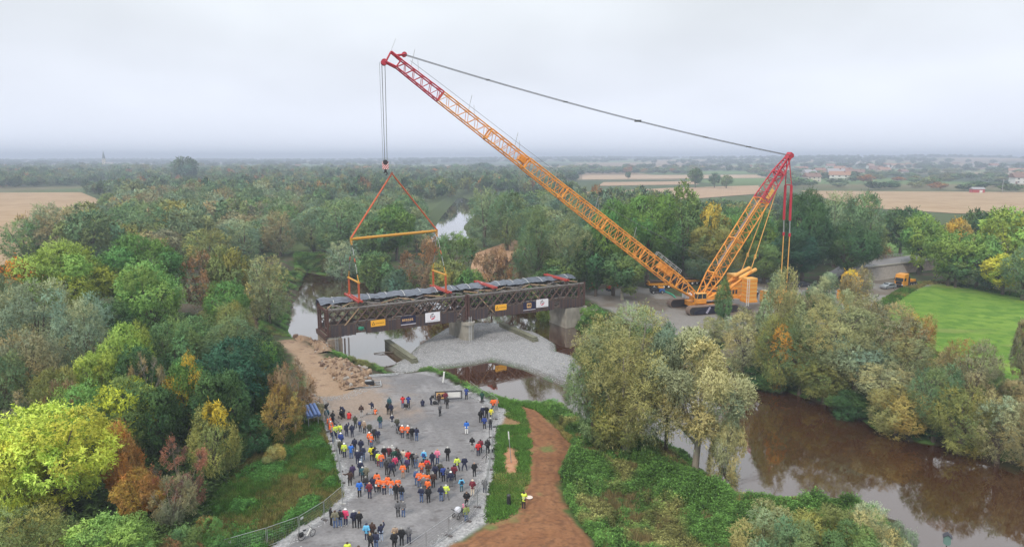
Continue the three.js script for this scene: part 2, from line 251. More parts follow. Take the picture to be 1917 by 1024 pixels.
// ---------- loose stones and ground cover that nobody could count ----------
function scatter(name, geo, mat, spots, label, kind = 'stuff') {
  const m = new THREE.InstancedMesh(geo, mat, spots.length), o = new THREE.Object3D(), c = new THREE.Color(); m.name = numbered(name);
  spots.forEach(([x, y, z, s, sy, ry, rx, col], i) => { o.position.set(x, y, z); o.rotation.set(rx, ry, 0); o.scale.set(s, sy, s); o.updateMatrix(); m.setMatrixAt(i, o.matrix); if (col) m.setColorAt(i, c.setRGB(...col)); });
  m.userData = { kind, label }; m.castShadow = m.receiveShadow = true; scene.add(m); return m;
}
function pick(k, n, test) { const b = BOUNDS[k], out = []; let guard = 0; while (out.length < n && guard++ < n * 30) { const x = rr(b[0], b[1]), z = rr(Math.max(b[2], -400), Math.min(b[3], -50)), d = sd(k, x, z); if (test(d, x, z)) out.push([x, z]); } return out; }
{
  const pebble = new THREE.IcosahedronGeometry(1, 0); { const p = pebble.attributes.position; for (let i = 0; i < p.count; i++) { const k = 0.8 + 0.35 * hash2(Math.round(p.getX(i) * 10), Math.round(p.getY(i) * 13 + p.getZ(i) * 7)); p.setXYZ(i, p.getX(i) * k, p.getY(i) * k * 0.7, p.getZ(i) * k); } pebble.computeVertexNormals(); }
  const stone = new THREE.MeshStandardMaterial({ color: 0xffffff, roughness: 0.9 });
  const put = ([x, z], s) => { const g = rr(0.22, 0.42); return [x, height(x, z) + s * 0.2, z, s, s * rr(0.6, 1), rr(0, 6), rr(-0.3, 0.3), [g * rr(0.97, 1.04), g, g * rr(0.98, 1.06)]]; };
  scatter('gravel', pebble, stone, pick('bar', 15000, (d) => d < 0.8).map((p) => put(p, rr(0.045, 0.115))), 'pale grey river gravel of the bar round the bridge pier');
  scatter('gravel', pebble, stone, pick('plaza', 6000, (d, x, z) => d > -1.7 && d < 0.4 && z > -104 && (x < 2 || z > -78)).map((p) => put(p, rr(0.03, 0.085))), 'white crushed stone along the edges of the gravel yard');
  // grass: a tuft is a handful of thin blades
  const blades = (n, h, w, lean) => { const P = [], C = []; for (let i = 0; i < n; i++) { const a = rr(0, 6.28), r = rr(0, 0.4), x = Math.cos(a) * r, z = Math.sin(a) * r, b = rr(0, 6.28), l = rr(0.2, 1) * lean, hh = h * rr(0.55, 1), dx = Math.cos(b) * w, dz = Math.sin(b) * w; P.push(x - dx, 0, z - dz, x + dx, 0, z + dz, x + Math.sin(b) * l, hh, z + Math.cos(b) * l); const k = rr(0.75, 1.3); for (let q = 0; q < 3; q++) C.push(k, k, k); } const g = new THREE.BufferGeometry(); g.setAttribute('position', new THREE.Float32BufferAttribute(P, 3)); g.setAttribute('color', new THREE.Float32BufferAttribute(C, 3)); g.computeVertexNormals(); return g; };
  const grassMat = new THREE.MeshPhysicalMaterial({ specularIntensity: 0.2, vertexColors: true, roughness: 0.9, side: THREE.DoubleSide });
  const tuft = blades(26, 0.5, 0.05, 0.3), low = blades(26, 0.2, 0.05, 0.3);
  const green = (x, z, dry) => { const f = fbm(x / 6 + 3, z / 6, 3), t = sstep(0.4, 0.65, f + dry + rr(-0.12, 0.12)), k = rr(0.45, 1.3); return [lerp(0.085, 0.26, t) * k, lerp(0.185, 0.22, t) * k, lerp(0.032, 0.075, t) * k]; };
  scatter('grass', tuft, grassMat, pick('lawn', 15000, (d, x, z) => d < 0.3 && sd('plaza', x, z) > 0.2).map(([x, z]) => [x, height(x, z) - 0.03, z, rr(0.6, 1.5), rr(0.5, 1.7) * (0.5 + fbm(x / 5, z / 5, 2)), rr(0, 6), 0, green(x, z, -0.13)]), 'rough green grass between the trees and the fenced yard');
  scatter('grass', low, grassMat, pick('verge', 5000, (d, x, z) => d < 0.2 && sd('plaza', x, z) > 0.3 && sd('earth', x, z) > 0 && sd('patch', x, z) > 0.2 && fbm(x / 2.2, z / 2.2, 3) * 0.6 + fbm(x / 9 + 50, z / 9, 3) * 0.4 < rr(0.36, 0.68)).map(([x, z]) => [x, height(x, z) - 0.02, z, rr(0.8, 1.6), rr(0.6, 1.6), rr(0, 6), 0, green(x, z, -0.15)]), 'short grass on the strip between the yard and the earth track');
  // nettles and weeds: leafy heads
  const leafy = (() => { const P = [], C = []; for (let i = 0; i < 46; i++) { const a = rr(0, 6.28), r = Math.sqrt(rnd()) * 0.5, y = (1 - r * r * 1.6) * rr(0.5, 1), x = Math.cos(a) * r, z = Math.sin(a) * r, b = a + rr(-0.8, 0.8), L = rr(0.16, 0.3), w = L * 0.3, ex = Math.cos(b), ez = Math.sin(b), dy = rr(-0.14, 0.1); P.push(x - ez * w, y, z + ex * w, x + ez * w, y, z - ex * w, x + ex * L, y + dy, z + ez * L); const k = rr(0.65, 1.35); for (let q = 0; q < 3; q++) C.push(k, k, k); } const g = new THREE.BufferGeometry(); g.setAttribute('position', new THREE.Float32BufferAttribute(P, 3)); g.setAttribute('color', new THREE.Float32BufferAttribute(C, 3)); g.computeVertexNormals(); return g; })();
  const weed = (x, z) => { const f = fbm(x / 4 + 9, z / 4, 3), t = sstep(0.55, 0.75, f), k = rr(0.4, 1.45) * (0.35 + 1.1 * fbm(x / 2 + 60, z / 2, 2)); return [lerp(0.1, 0.21, t) * k, lerp(0.205, 0.21, t) * k, lerp(0.045, 0.07, t) * k]; };
  scatter('weeds', leafy, grassMat, pick('nettles', 26000, (d, x, z) => d < 0 && sd('river', x, z) > 0.2 && fbm(x / 1.6 + 30, z / 1.6, 3) > 0.34).map(([x, z]) => [x, height(x, z) - 0.08, z, rr(0.4, 0.95), rr(0.4, 1.3) * (0.1 + 2 * fbm(x / 2.4, z / 2.4, 2)), rr(0, 6), 0, weed(x, z)]), 'thick green nettles and weeds on the river bank below the two willows');
  scatter('weeds', leafy, grassMat, pick('river', 6500, (d, x, z) => d > 0.4 && d < 6 && z > -230 && sd('bar', x, z) > 3 && sd('plaza', x, z) > 0.6 && sd('track', x, z) > 1 && fbm(x / 3, z / 3, 2) > 0.42).map(([x, z]) => [x, height(x, z) - 0.08, z, rr(0.7, 1.4), rr(0.5, 1), rr(0, 6), 0, weed(x, z)]), 'green weeds along the banks of the river');
  PLAN.leftwood = [[-118.62, -147.06], [-62.71, -147.06], [-43.87, -125.5], [-28.02, -86.46], [-28.67, -71.2], [-25.92, -55.07], [-44.91, -52.05]]; { const q = PLAN.leftwood; BOUNDS.leftwood = [Math.min(...q.map((v) => v[0])), Math.max(...q.map((v) => v[0])), Math.min(...q.map((v) => v[1])), Math.max(...q.map((v) => v[1]))]; }
  scatter('undergrowth', leafy, grassMat, pick('leftwood', 7000, (d, x, z) => d < 0 && sd('lawn', x, z) > 0).map(([x, z]) => { const k = rr(0.5, 1.2); return [x, height(x, z) - 0.1, z, rr(1, 2.4), rr(0.8, 2.6), rr(0, 6), 0, [0.06 * k, 0.1 * k, 0.03 * k]]; }), 'dark undergrowth beneath the trees left of the yard');
  scatter('weeds', leafy, grassMat, pick('greenbank', 1500, (d, x, z) => d < 0 && sd('river', x, z) > 0.3).map(([x, z]) => [x, height(x, z) - 0.05, z, rr(1, 2.2), rr(0.5, 1.6), rr(0, 6), 0, weed(x, z)]), 'green weeds on the far bank behind the bridge');
  scatter('weeds', leafy, grassMat, pick('lawn', 5000, (d, x, z) => d < -0.5 && fbm(x / 4 + 22, z / 4, 3) > rr(0.44, 0.62)).map(([x, z]) => [x, height(x, z) - 0.05, z, rr(0.35, 0.8), rr(0.4, 1), rr(0, 6), 0, ((q) => [0.075 * q, 0.19 * q, 0.04 * q])(rr(0.4, 1.3))]), 'bright green weeds in the grass left of the yard');
  scatter('grass', tuft, grassMat, pick('nettles', 2600, (d, x, z) => d < -0.5 && sd('river', x, z) > 0.5 && fbm(x / 3 + 80, z / 3, 3) > 0.52).map(([x, z]) => { const k = rr(0.6, 1.2); return [x, height(x, z), z, rr(0.7, 1.4), rr(1.2, 2.4), rr(0, 6), 0, [0.24 * k, 0.19 * k, 0.085 * k]]; }), 'dry pale stems among the nettles on the river bank');
  scatter('grass', tuft, grassMat, pick('meadow', 5000, (d, x, z) => d > -1.6 && d < 1.5).map(([x, z]) => [x, height(x, z), z, rr(0.8, 1.6), rr(0.7, 1.8), rr(0, 6), 0, green(x, z, 0)]), 'taller grass along the ragged edge of the meadow');
}
// ---------- trees ----------
const TINT = {
  lime: [0.25, 0.27, 0.04], yellowgreen: [0.14, 0.185, 0.035], fresh: [0.095, 0.158, 0.038], green: [0.06, 0.115, 0.028], mid: [0.065, 0.105, 0.035], dark: [0.032, 0.064, 0.022], deep: [0.02, 0.05, 0.026],
  willow: [0.135, 0.143, 0.066], pale: [0.165, 0.168, 0.088], silver: [0.125, 0.152, 0.092], grey: [0.095, 0.125, 0.066], greygreen: [0.072, 0.106, 0.046], olive: [0.11, 0.118, 0.036], gold: [0.175, 0.15, 0.05], yellow: [0.4, 0.28, 0.03],
  orange: [0.2, 0.1, 0.028], rust: [0.14, 0.068, 0.045], brown: [0.13, 0.085, 0.045], drab: [0.13, 0.118, 0.062], blue: [0.046, 0.08, 0.048],
};
const BARK = M(0.13, 0.105, 0.08, 0.95), PALEBARK = M(0.3, 0.265, 0.22, 0.95), DARKBARK = M(0.06, 0.048, 0.038, 0.95);
const leafMats = {};
const leafMat = (t) => leafMats[t] ??= new THREE.MeshPhysicalMaterial({ color: new THREE.Color().setRGB(...TINT[t].map((v) => v * 2.6)), vertexColors: true, specularIntensity: 0.25, roughness: 0.75, transmission: 0.1, thickness: 0, side: THREE.DoubleSide });
const W0 = 10, H0 = 12;
const LOD = { G: [7000, 14, 0.16], N: [3700, 13, 0.215], M: [1900, 10, 0.36], L: [620, 8, 0.65], X: [170, 7, 1.4] };
function crownGeo(lobes, lod, o) {
  const [sprays, per, leaf] = LOD[lod], P = [], Nn = [], C = [], I = [], area = lobes.reduce((s, l) => s + l[3] * l[3], 0), cx = o.center;
  const u = V(), p = V(), d = V(), side = V(), fn = V(), q = V(), L = V(), n2 = V();
  for (const [lx, ly, lz, lr] of lobes) {
    const m = Math.round(((sprays * lr * lr) / area) * 1.45), lk = rr(0.7, 1.25), ls = rr(0.75, 1.25), warm = rr(-0.2, 0.2), acc = o.accent && rnd() < o.accent[1] && (!o.accent[2] || ly > o.accent[2] * H0) ? o.accent[0] : null;
    for (let k = 0; k < m; k++) {
      u.set(rr(-1, 1), rr(-1, 1), rr(-1, 1)); const l2 = u.lengthSq(); if (l2 > 1 || l2 < 0.01) { k--; continue; } u.normalize();
      const out = u.x * (lx - cx[0]) + u.y * (ly - cx[1]) + u.z * (lz - cx[2]); if (out < 0 && rnd() < 0.55) continue;
      const rad = lr * (1 - 0.22 * rnd() * rnd()) * (0.74 + 0.46 * noise(u.x * 3.4 + u.z * 2.3 + lx * 5, u.y * 3.4 - u.z * 2.6 + lz * 3)); p.set(lx + u.x * rad, ly + u.y * rad * o.flat, lz + u.z * rad); if (p.y < o.floor) continue;
      if (lobes.some((b) => b[3] > 0 && b[0] !== lx && (p.x - b[0]) ** 2 + ((p.y - b[1]) / o.flat) ** 2 + (p.z - b[2]) ** 2 < (b[3] * 0.72) ** 2)) continue;
      if (noise(p.x * 0.95 + p.y * 0.6 + lr * 30, p.z * 0.95 - p.y * 0.6) < o.gap) continue;
      d.copy(u).multiplyScalar(o.radial).add(q.set(rr(-0.6, 0.6), rr(-0.5, 0.5) + o.lift, rr(-0.6, 0.6))).normalize();
      const SL = o.spray * rr(0.5, 1.3) * (rnd() < 0.1 ? 2.3 : 1) * Math.sqrt(Math.max(leaf, 0.3) / 0.36), sk = rr(0.88, 1.12) * lk;
      for (let i = 0; i < per; i++) {
        const t = (i + rnd()) / per; side.set(rr(-1, 1), rr(-1, 1), rr(-1, 1)).normalize();
        q.copy(p).addScaledVector(d, SL * (t - 0.35)).addScaledVector(side, 0.15 * SL * (1.1 - t)); q.y -= o.droop * t * t * SL;
        L.copy(side).addScaledVector(d, o.along).normalize(); fn.copy(u).add(n2.set(rr(-1, 1), rr(-0.4, 1.2), rr(-1, 1))).normalize(); side.crossVectors(L, fn).normalize(); fn.crossVectors(side, L).normalize(); if (fn.dot(u) < 0) { fn.negate(); side.negate(); }
        const ll = leaf * o.long * rr(0.55, 1.5) * ls, w = leaf * o.wide * rr(0.6, 1.3) * ls, b = P.length / 3;
        P.push(q.x - side.x * w, q.y - side.y * w, q.z - side.z * w, q.x + side.x * w, q.y + side.y * w, q.z + side.z * w, q.x + L.x * ll, q.y + L.y * ll - 0.03, q.z + L.z * ll);
        n2.copy(u).multiplyScalar(0.75).addScaledVector(fn, 0.6).normalize(); for (let v = 0; v < 3; v++) Nn.push(n2.x, n2.y, n2.z);
        const c = sk * rr(0.87, 1.13), hot = acc && rnd() < 0.85 ? acc : [1 + warm, 1, 1 - warm]; for (let v = 0; v < 3; v++) C.push(c * hot[0], c * hot[1], c * hot[2]);
        I.push(b, b + 1, b + 2);
      }
    }
  }
  const g = new THREE.BufferGeometry(); g.setAttribute('position', new THREE.Float32BufferAttribute(P, 3)); g.setAttribute('normal', new THREE.Float32BufferAttribute(Nn, 3)); g.setAttribute('color', new THREE.Float32BufferAttribute(C, 3)); g.setIndex(I); return g;
}
const KIND = {
  // n lobes, lobe radius range (of W0), crown from-to (of H0), spray length, leaf shape, how it grows
  broad: { n: 24, r: [0.13, 0.23], y: [0.2, 1], fill: 1, spray: 0.85, long: 1.1, wide: 0.3, along: 0.2, radial: 0.8, lift: 0.1, droop: 0.1, flat: 0.85, gap: 0.26, name: 'broadleaf_tree', trunk: 0.034 },
  willow: { n: 34, r: [0.1, 0.19], y: [0.08, 1], fill: 1, spray: 1.15, long: 1.15, wide: 0.17, along: 0.9, radial: 0.75, lift: 0.45, droop: 0.25, flat: 1.05, gap: 0.27, name: 'willow_tree', trunk: 0.04 },
  slender: { n: 17, r: [0.13, 0.24], y: [0.06, 1], fill: 0.8, taper: 1, spray: 0.9, long: 1.1, wide: 0.24, along: 0.6, radial: 0.5, lift: 0.7, droop: 0.05, flat: 1.4, gap: 0.27, name: 'slender_tree', trunk: 0.025 },
  open: { n: 17, r: [0.09, 0.15], y: [0.3, 1], fill: 1, spray: 1.2, long: 1.1, wide: 0.19, along: 0.8, radial: 0.9, lift: 0.3, droop: 0.4, flat: 0.95, gap: 0.33, name: 'willow_tree', trunk: 0.03 },
  thin: { n: 20, r: [0.08, 0.16], y: [0.15, 1], fill: 1, spray: 1.1, long: 1, wide: 0.22, along: 0.7, radial: 1, lift: 0.5, droop: 0.1, flat: 1.2, gap: 0.5, name: 'thin_tree', trunk: 0.02, twigs: 90 },
  bare: { n: 12, r: [0.08, 0.16], y: [0.2, 1], fill: 1, spray: 1, long: 0.9, wide: 0.2, along: 0.6, radial: 1, lift: 0.4, droop: 0.1, flat: 1.2, gap: 0.62, name: 'bare_tree', trunk: 0.022, twigs: 260 },
  bush: { n: 16, r: [0.13, 0.23], y: [-0.12, 1], fill: 1, spray: 1, long: 1.05, wide: 0.24, along: 0.5, radial: 0.7, lift: 0.4, droop: 0.15, flat: 1.1, gap: 0.26, name: 'shrub', trunk: 0.015 },
};
const protos = {};
function proto(kind, lod, v, accent) {
  const key = kind + lod + v + (accent ? accent.join() : ''); if (protos[key]) return protos[key];
  seed = 1000 + [...key].reduce((s, c) => (s * 31 + c.charCodeAt(0)) | 0, 7);
  const K = KIND[kind], lobes = [], n = lod === 'L' ? Math.ceil(K.n * 0.6) : lod === 'X' ? Math.ceil(K.n * 0.4) : K.n, a = K.y[0] * H0, b = K.y[1] * H0, my = (a + b) / 2, sy = (b - a) / 2;
  for (let i = 0; i < n * 9 && lobes.length < n; i++) {
    let r = W0 * rr(...K.r) * (lod === 'L' ? 1.2 : lod === 'X' ? 1.45 : 1); const th = rr(0, 6.283), w = rr(-1, 1), rho = Math.cbrt(rr(K.fill === 1 ? 0.35 : 0.05, 1)) * (rnd() < 0.25 ? rr(1.02, 1.2) : 1), cs = Math.sqrt(1 - w * w);
    let hx = W0 / 2 - r; if (K.taper) { hx *= 1 - 0.62 * clamp((w * rho + 1) / 2, 0, 1); r *= 1 - 0.3 * clamp((w * rho + 1) / 2, 0, 1); }
    const c = [Math.cos(th) * cs * rho * hx, my + w * rho * (sy - r * K.flat), Math.sin(th) * cs * rho * hx, r];
    if (w < -0.3 && rnd() < 0.35 && kind !== 'bush') continue;
    if (lobes.some((l) => Math.hypot(l[0] - c[0], l[1] - c[1], l[2] - c[2]) < 0.95 * Math.min(l[3], r))) continue;
    lobes.push(c);
  }
  const crown = crownGeo(lobes, lod, { ...K, center: [0, my - 0.1 * sy, 0], floor: kind === 'bush' ? 0.05 : 0.3, accent });
  // trunk and limbs
  const R = K.trunk * W0, parts = [], top = [rr(-0.4, 0.4), my * 0.72, rr(-0.4, 0.4)], midp = [top[0] * 0.3 + rr(-0.2, 0.2), top[1] * 0.5, top[2] * 0.3 + rr(-0.2, 0.2)], sides = 'GN'.includes(lod) ? 7 : 5;
  parts.push(barGeo([0, -0.6, 0], midp, R * 1.25, sides, R), barGeo(midp, top, R, sides, R * 0.75));
  const limbs = lobes.slice(0, 'GN'.includes(lod) ? 14 : lod === 'M' ? 7 : 4);
  for (const l of limbs) { const f = rr(0.45, 1), s = f > 0.5 ? midp.map((q, i) => lerp(q, top[i], (f - 0.5) * 2)) : midp, e = [l[0], l[1] + l[3] * 0.2, l[2]], m = s.map((q, i) => lerp(q, e[i], 0.5) + (i === 1 ? -0.25 : rr(-0.3, 0.3))); parts.push(barGeo(s, m, R * 0.5, 5, R * 0.34), barGeo(m, e, R * 0.34, 5, R * 0.1)); }
  if (K.twigs && lod !== 'X') for (let i = 0; i < K.twigs * ('GN'.includes(lod) ? 1 : 0.4); i++) { const l = limbs[i % limbs.length], u = V(rr(-1, 1), rr(-0.3, 1.2), rr(-1, 1)).normalize(), s = [l[0], l[1] + l[3] * 0.2, l[2]], e = [l[0] + u.x * l[3] * 1.15, l[1] + u.y * l[3] * 1.3, l[2] + u.z * l[3] * 1.15]; parts.push(barGeo(s, e, R * 0.16, 3, R * 0.03)); }
  const trunk = mergeGeometries(parts.map((g) => { g.deleteAttribute('uv'); return g; }));
  { crown.computeBoundingBox(); const B = crown.boundingBox, sy = H0 / B.max.y, sw = W0 / Math.max(B.max.x - B.min.x, B.max.z - B.min.z); crown.scale(sw, sy, sw); trunk.scale(sw, sy, sw); }
  return protos[key] = { crown, trunk, name: K.name, models: {} };
}
let treeCount = 0;
function tree(kind, [x, z, top, w], tint, label, o = {}) {    // top: height of the crown's tip above the datum
  const y = (o.y ?? height(x, z)) - 0.1, h = top - y;
  const dist = Math.hypot(x, z), lod = o.lod ?? (w > 15 && dist < 230 ? 'G' : dist < 150 ? 'N' : dist < 290 ? 'M' : 'L'), v = (o.v ?? treeCount) % (lod === 'L' ? 3 : 2), p = proto(kind, lod, v, o.accent), k = tint + (o.bark ?? '');
  treeCount++; seed = 50000 + treeCount * 977;
  let t = p.models[k];
  if (t) { t = t.clone(); t.name = numbered(p.name); scene.add(t); }
  else {
    t = p.models[k] = new THREE.Group(); t.name = numbered(p.name); scene.add(t);
    part(t, kind === 'bush' ? 'stems' : 'trunk', p.trunk, o.bark === 'pale' ? PALEBARK : o.bark === 'dark' ? DARKBARK : BARK); part(t, kind === 'bush' ? 'foliage' : 'crown', p.crown, leafMat(tint));
  }
  t.position.set(x, y, z); t.rotation.y = o.turn ?? rr(0, 6.28); const s = w / W0; t.scale.set(s * rr(0.94, 1.06), h / H0, s * rr(0.94, 1.06));
  if (o.lean) t.rotation.z = o.lean;
  return tag(t, label, kind === 'bush' ? 'shrub' : 'tree', o.group);
}
// ---------- every tree of the near banks: [x, z, height, crown width], colour, what singles it out ----------
{
  const AO = [[3.2, 1.1, 0.5], 0.4, 0.55], AR = [[1.9, 0.6, 0.8], 0.25];
  // left of the gravel yard, front to back
  tree('broad', [-43.55, -61.7, 13.06, 12.65], 'lime', 'large bright yellow-green tree left of the rust-orange tree');
  tree('broad', [-46.1, -59.34, 10.98, 7.34], 'lime', 'yellow-green tree cut by the left edge below the olive willow');
  tree('willow', [-38.66, -50.64, 7.95, 8.5], 'olive', 'pale olive tree in the lower left corner');
  tree('broad', [-31.61, -49.96, 7.55, 8.83], 'fresh', 'fresh green tree at the bottom edge below the rust-orange tree');
  tree('slender', [-38.47, -64.24, 10.37, 5.01], 'orange', 'tall rust-orange tree beside the bright yellow-green tree');
  tree('broad', [-35.42, -61.21, 6.62, 5.32], 'orange', 'ochre tree in front of the tall rust-orange tree', { accent: [[0.8, 1.1, 0.8], 0.5] });
  tree('bare', [-31.57, -61.7, 9.23, 5.59], 'rust', 'half-bare tree with dark red leaves beside the grass');
  tree('thin', [-31.21, -59.34, 6.87, 4.92], 'drab', 'thin grey-brown twiggy tree below the dark red half-bare one', { bark: 'pale' });
  tree('bush', [-26.5, -55.88, 4.3, 4.44], 'green', 'green shrub with red tips at the bottom beside the grass', { accent: AR });
  tree('bush', [-27.97, -53.52, 4.64, 4.94], 'mid', 'dull green shrub at the bottom edge below the dark red tree', { accent: AR });
  tree('slender', [-32.22, -70.56, 9.91, 6.33], 'olive', 'olive tree with a yellow top at the head of the grass', { accent: [[2.4, 1.7, 0.6], 0.35, 0.7] });
  tree('broad', [-43.61, -73.83, 11.35, 9], 'mid', 'green tree tufted with yellow behind the rust-orange tree', { accent: [[2.8, 1.9, 0.6], 0.3] });
  tree('broad', [-48.46, -73.83, 10.61, 7.2], 'fresh', 'fresh green tree behind the bright yellow-green tree');
  tree('bush', [-27.38, -75.22, 2.48, 3.45], 'gold', 'round ochre bush alone in the grass');
  tree('broad', [-39.12, -79.68, 12.45, 7.08], 'green', 'green tree with an orange top amid dark trees', { accent: AO });
  tree('bare', [-47.21, -86.46, 10.53, 5.57], 'drab', 'bare brown twiggy tree between two green trees', { bark: 'pale' });
  tree('broad', [-35.06, -84.67, 13.33, 12.26], 'deep', 'very dark blue-green tree left of the dirt track');
  tree('broad', [-34.45, -78.14, 10.62, 8.23], 'dark', 'dark green tree in front of the very dark blue-green tree');
  tree('slender', [-31.68, -86.46, 12.45, 6.6], 'green', 'fresh green tree at the edge of the dirt track', { turn: 1 });
  tree('thin', [-27.76, -83.8, 10.8, 6.42], 'brown', 'thin brown-leaved tree leaning over the dirt track', { bark: 'pale' });
  tree('thin', [-28.17, -80.48, 8.22, 7.18], 'gold', 'thin ochre tree beside the head of the grass', { accent: [[0.9, 0.7, 0.6], 0.5] });
  tree('bush', [-31.25, -78.14, 5.04, 7], 'dark', 'dark shrub under the trees at the head of the grass');
  tree('bush', [-26.43, -88.33, 2.85, 2.86], 'drab', 'small brown bush by the blue pipes');
  tree('broad', [-54.03, -86.46, 10.75, 6.96], 'yellowgreen', 'yellow-green tree left of the bare brown twiggy tree');
  tree('broad', [-53.34, -92.3, 13.41, 8.5], 'yellowgreen', 'light green tree with a round top in the left wood');
  tree('slender', [-50.15, -98.92, 12.42, 9.48], 'mid', 'feathery dark green tree in the middle of the left wood');
  tree('broad', [-49.39, -88.33, 11.09, 7.81], 'dark', 'dark tree below the round-topped light green tree');
  tree('willow', [-73.82, -103.85, 17.37, 14.84], 'silver', 'big silvery grey-green tree at the left edge');
  tree('willow', [-64.04, -100.11, 15.61, 11.16], 'silver', 'silvery grey tree right of the big silvery one');
  tree('willow', [-84.83, -112.19, 17.29, 9.77], 'grey', 'grey tree cut by the left edge behind the big silvery one');
  tree('willow', [-65.63, -90.27, 12.78, 10.14], 'drab', 'brownish grey tree below the big silvery one');
  tree('willow', [-56.31, -81.28, 10.32, 7.23], 'olive', 'olive tree above the bright yellow-green tree');
  tree('bare', [-57.33, -75.22, 9.33, 6.73], 'drab', 'leafless grey tree at the left edge', { bark: 'pale' });
  tree('thin', [-53.32, -78.14, 9.97, 5.07], 'brown', 'small reddish brown tree above the bright yellow-green tree');
  tree('willow', [-66.34, -86.46, 10.89, 8.35], 'greygreen', 'dark grey-green tree at the left edge below the grey one');
  tree('broad', [-85.81, -129.31, 20.68, 21.85], 'yellowgreen', 'broad lime-green domed tree on the left');
  tree('broad', [-91.89, -125.5, 18.16, 11.87], 'olive', 'olive tree at the left flank of the lime-green dome', { accent: AO });
  tree('broad', [-77.64, -142.2, 20.58, 20.62], 'green', 'wide dark green tree right of the lime-green dome');
  tree('broad', [-67.38, -125.5, 17.17, 14.84], 'fresh', 'round fresh green tree before the wide dark green one');
  tree('broad', [-67.74, -112.19, 11.92, 9.81], 'dark', 'dark tree between the lime-green dome and the silvery tree');
  tree('thin', [-66.44, -147.06, 16.19, 10.39], 'brown', 'thin brown tree behind the small clearing');
  tree('broad', [-61.32, -147.06, 17.34, 10.38], 'olive', 'olive green tree right of the thin brown one');
  tree('broad', [-54.61, -129.31, 12.54, 10.21], 'green', 'green tree below the olive one near the river');
  tree('willow', [-53.69, -148.58, 14.83, 12.6], 'willow', 'round olive willow overhanging the river');
  tree('willow', [-50.45, -121.9, 9.93, 8.22], 'olive', 'olive willow below the round one at the river');
  tree('thin', [-50.5, -129.31, 5.06, 5.13], 'brown', 'brown twiggy tree at the water edge beside the bridge');
  tree('broad', [-52.91, -112.19, 9.66, 8.93], 'mid', 'dull green tree beside the small clearing');
  tree('willow', [-45.46, -109.27, 9.88, 11.32], 'greygreen', 'grey-green feathery tree above the very dark one');
  tree('bush', [-59.74, -133.35, 5.96, 7.39], 'gold', 'yellowish bush in the small clearing');
  tree('broad', [-40.35, -75.22, 9.65, 6.72], 'dark', 'dark tree behind the yellow-tufted green tree');
  tree('broad', [-50.24, -67.55, 9.96, 6.08], 'green', 'green tree behind the left flank of the yellow-green tree');

  // by the river below the yard
  tree('willow', [14.13, -80.82, 19.15, 16.54], 'willow', 'great olive willow in front of the river, the left of a pair', { v: 1, accent: [[1.14, 1.03, 0.82], 0.35], bark: 'pale', turn: 0.4 });
  tree('open', [21.73, -77.51, 16.55, 14.69], 'pale', 'open pale willow with a bent trunk, the right of a pair', { v: 2, bark: 'pale', turn: 2.2 });
  tree('open', [18.86, -80.02, 16.47, 9.67], 'silver', 'slim silvery willow between the pair of willows', { v: 1, bark: 'dark', turn: 1 });
  tree('willow', [10.12, -81.61, 12.91, 8.23], 'greygreen', 'grey-green willow at the left flank of the great willow', { v: 3 });
  tree('bush', [12.34, -80.82, 8.1, 8.52], 'olive', 'ochre-olive shrub under the great willow');
  tree('bush', [24.91, -75.6, 7.48, 5.25], 'pale', 'pale willow shoots hanging over the water beside the pair of willows');
  for (const [a, l, t] of [[[22.51, -56.65, 5.25, 7.1], 'olive-green shrub at the left of the row at the bottom edge', 'willow'], [[26.93, -55.84, 5.77, 7], 'olive shrub in the middle of the row at the bottom edge', 'olive'], [[31.4, -55.84, 5.67, 6.07], 'pale yellowish shrub in the row at the bottom edge', 'pale'], [[33.65, -55.81, 4.19, 4.21], 'silvery shrub at the water end of the bottom row', 'silver'], [[23.65, -53.53, 5.59, 6.29], 'grey-green shrub in front of the bottom row, left one', 'greygreen'], [[28.07, -52.8, 5.52, 6.21], 'dull green shrub in front of the bottom row, right one', 'mid']]) tree('bush', a, t, l);
  tree('bush', [5.9, -95.19, 0.76, 3.85], 'green', 'low green bush at the river end of the earth track');
  tree('bush', [2.06, -95.82, 0.12, 3.1], 'mid', 'small bush on the shore above the earth track');

  // the wooded far bank on the right, along the meadow
  tree('slender', [46.46, -117.59, 17.18, 9.11], 'willow', 'tall slender willow right of the crane', { bark: 'dark' });
  tree('willow', [45.08, -111.52, 10.62, 10.92], 'olive', 'olive tree with orange leaves below the tall slender willow', { accent: [[2.2, 1, 0.5], 0.2] });
  tree('willow', [41.63, -119.2, 9.43, 11.65], 'pale', 'pale round willow in front of the crane tracks');
  tree('slender', [45.23, -144.23, 10.52, 4.32], 'mid', 'small slender green tree in front of the crane deck');
  tree('willow', [39.84, -131.16, 4.85, 6.97], 'willow', 'low olive willow bush below the crane cab');
  tree('thin', [55.75, -129.31, 9.96, 7.98], 'drab', 'thin drab tree beside the orange stack');
  tree('slender', [56.57, -129.31, 9.96, 5.73], 'dark', 'small dark tree by the gravel place');
  tree('open', [61.27, -131.3, 13.76, 10.36], 'silver', 'silvery open tree before the gravel place');
  tree('thin', [71.65, -141.26, 13.6, 8.67], 'drab', 'sparse grey-brown tree in front of the parked silver car', { bark: 'pale' });
  tree('broad', [73.55, -147.06, 11.79, 5.79], 'yellow', 'yellow-leaved tree behind the silvery open tree');
  tree('willow', [52.56, -108.71, 14.3, 16.94], 'willow', 'large olive willow at the corner of the meadow');
  tree('willow', [60.42, -110.38, 12.83, 14.75], 'drab', 'large grey-brown willow beside the meadow');
  tree('willow', [48.01, -110.38, 9.09, 11.79], 'greygreen', 'dark grey-green willow on the far bank below the silvery tree');
  tree('willow', [54.48, -105.32, 7.7, 13.15], 'silver', 'silvery willow on the far bank in the middle');
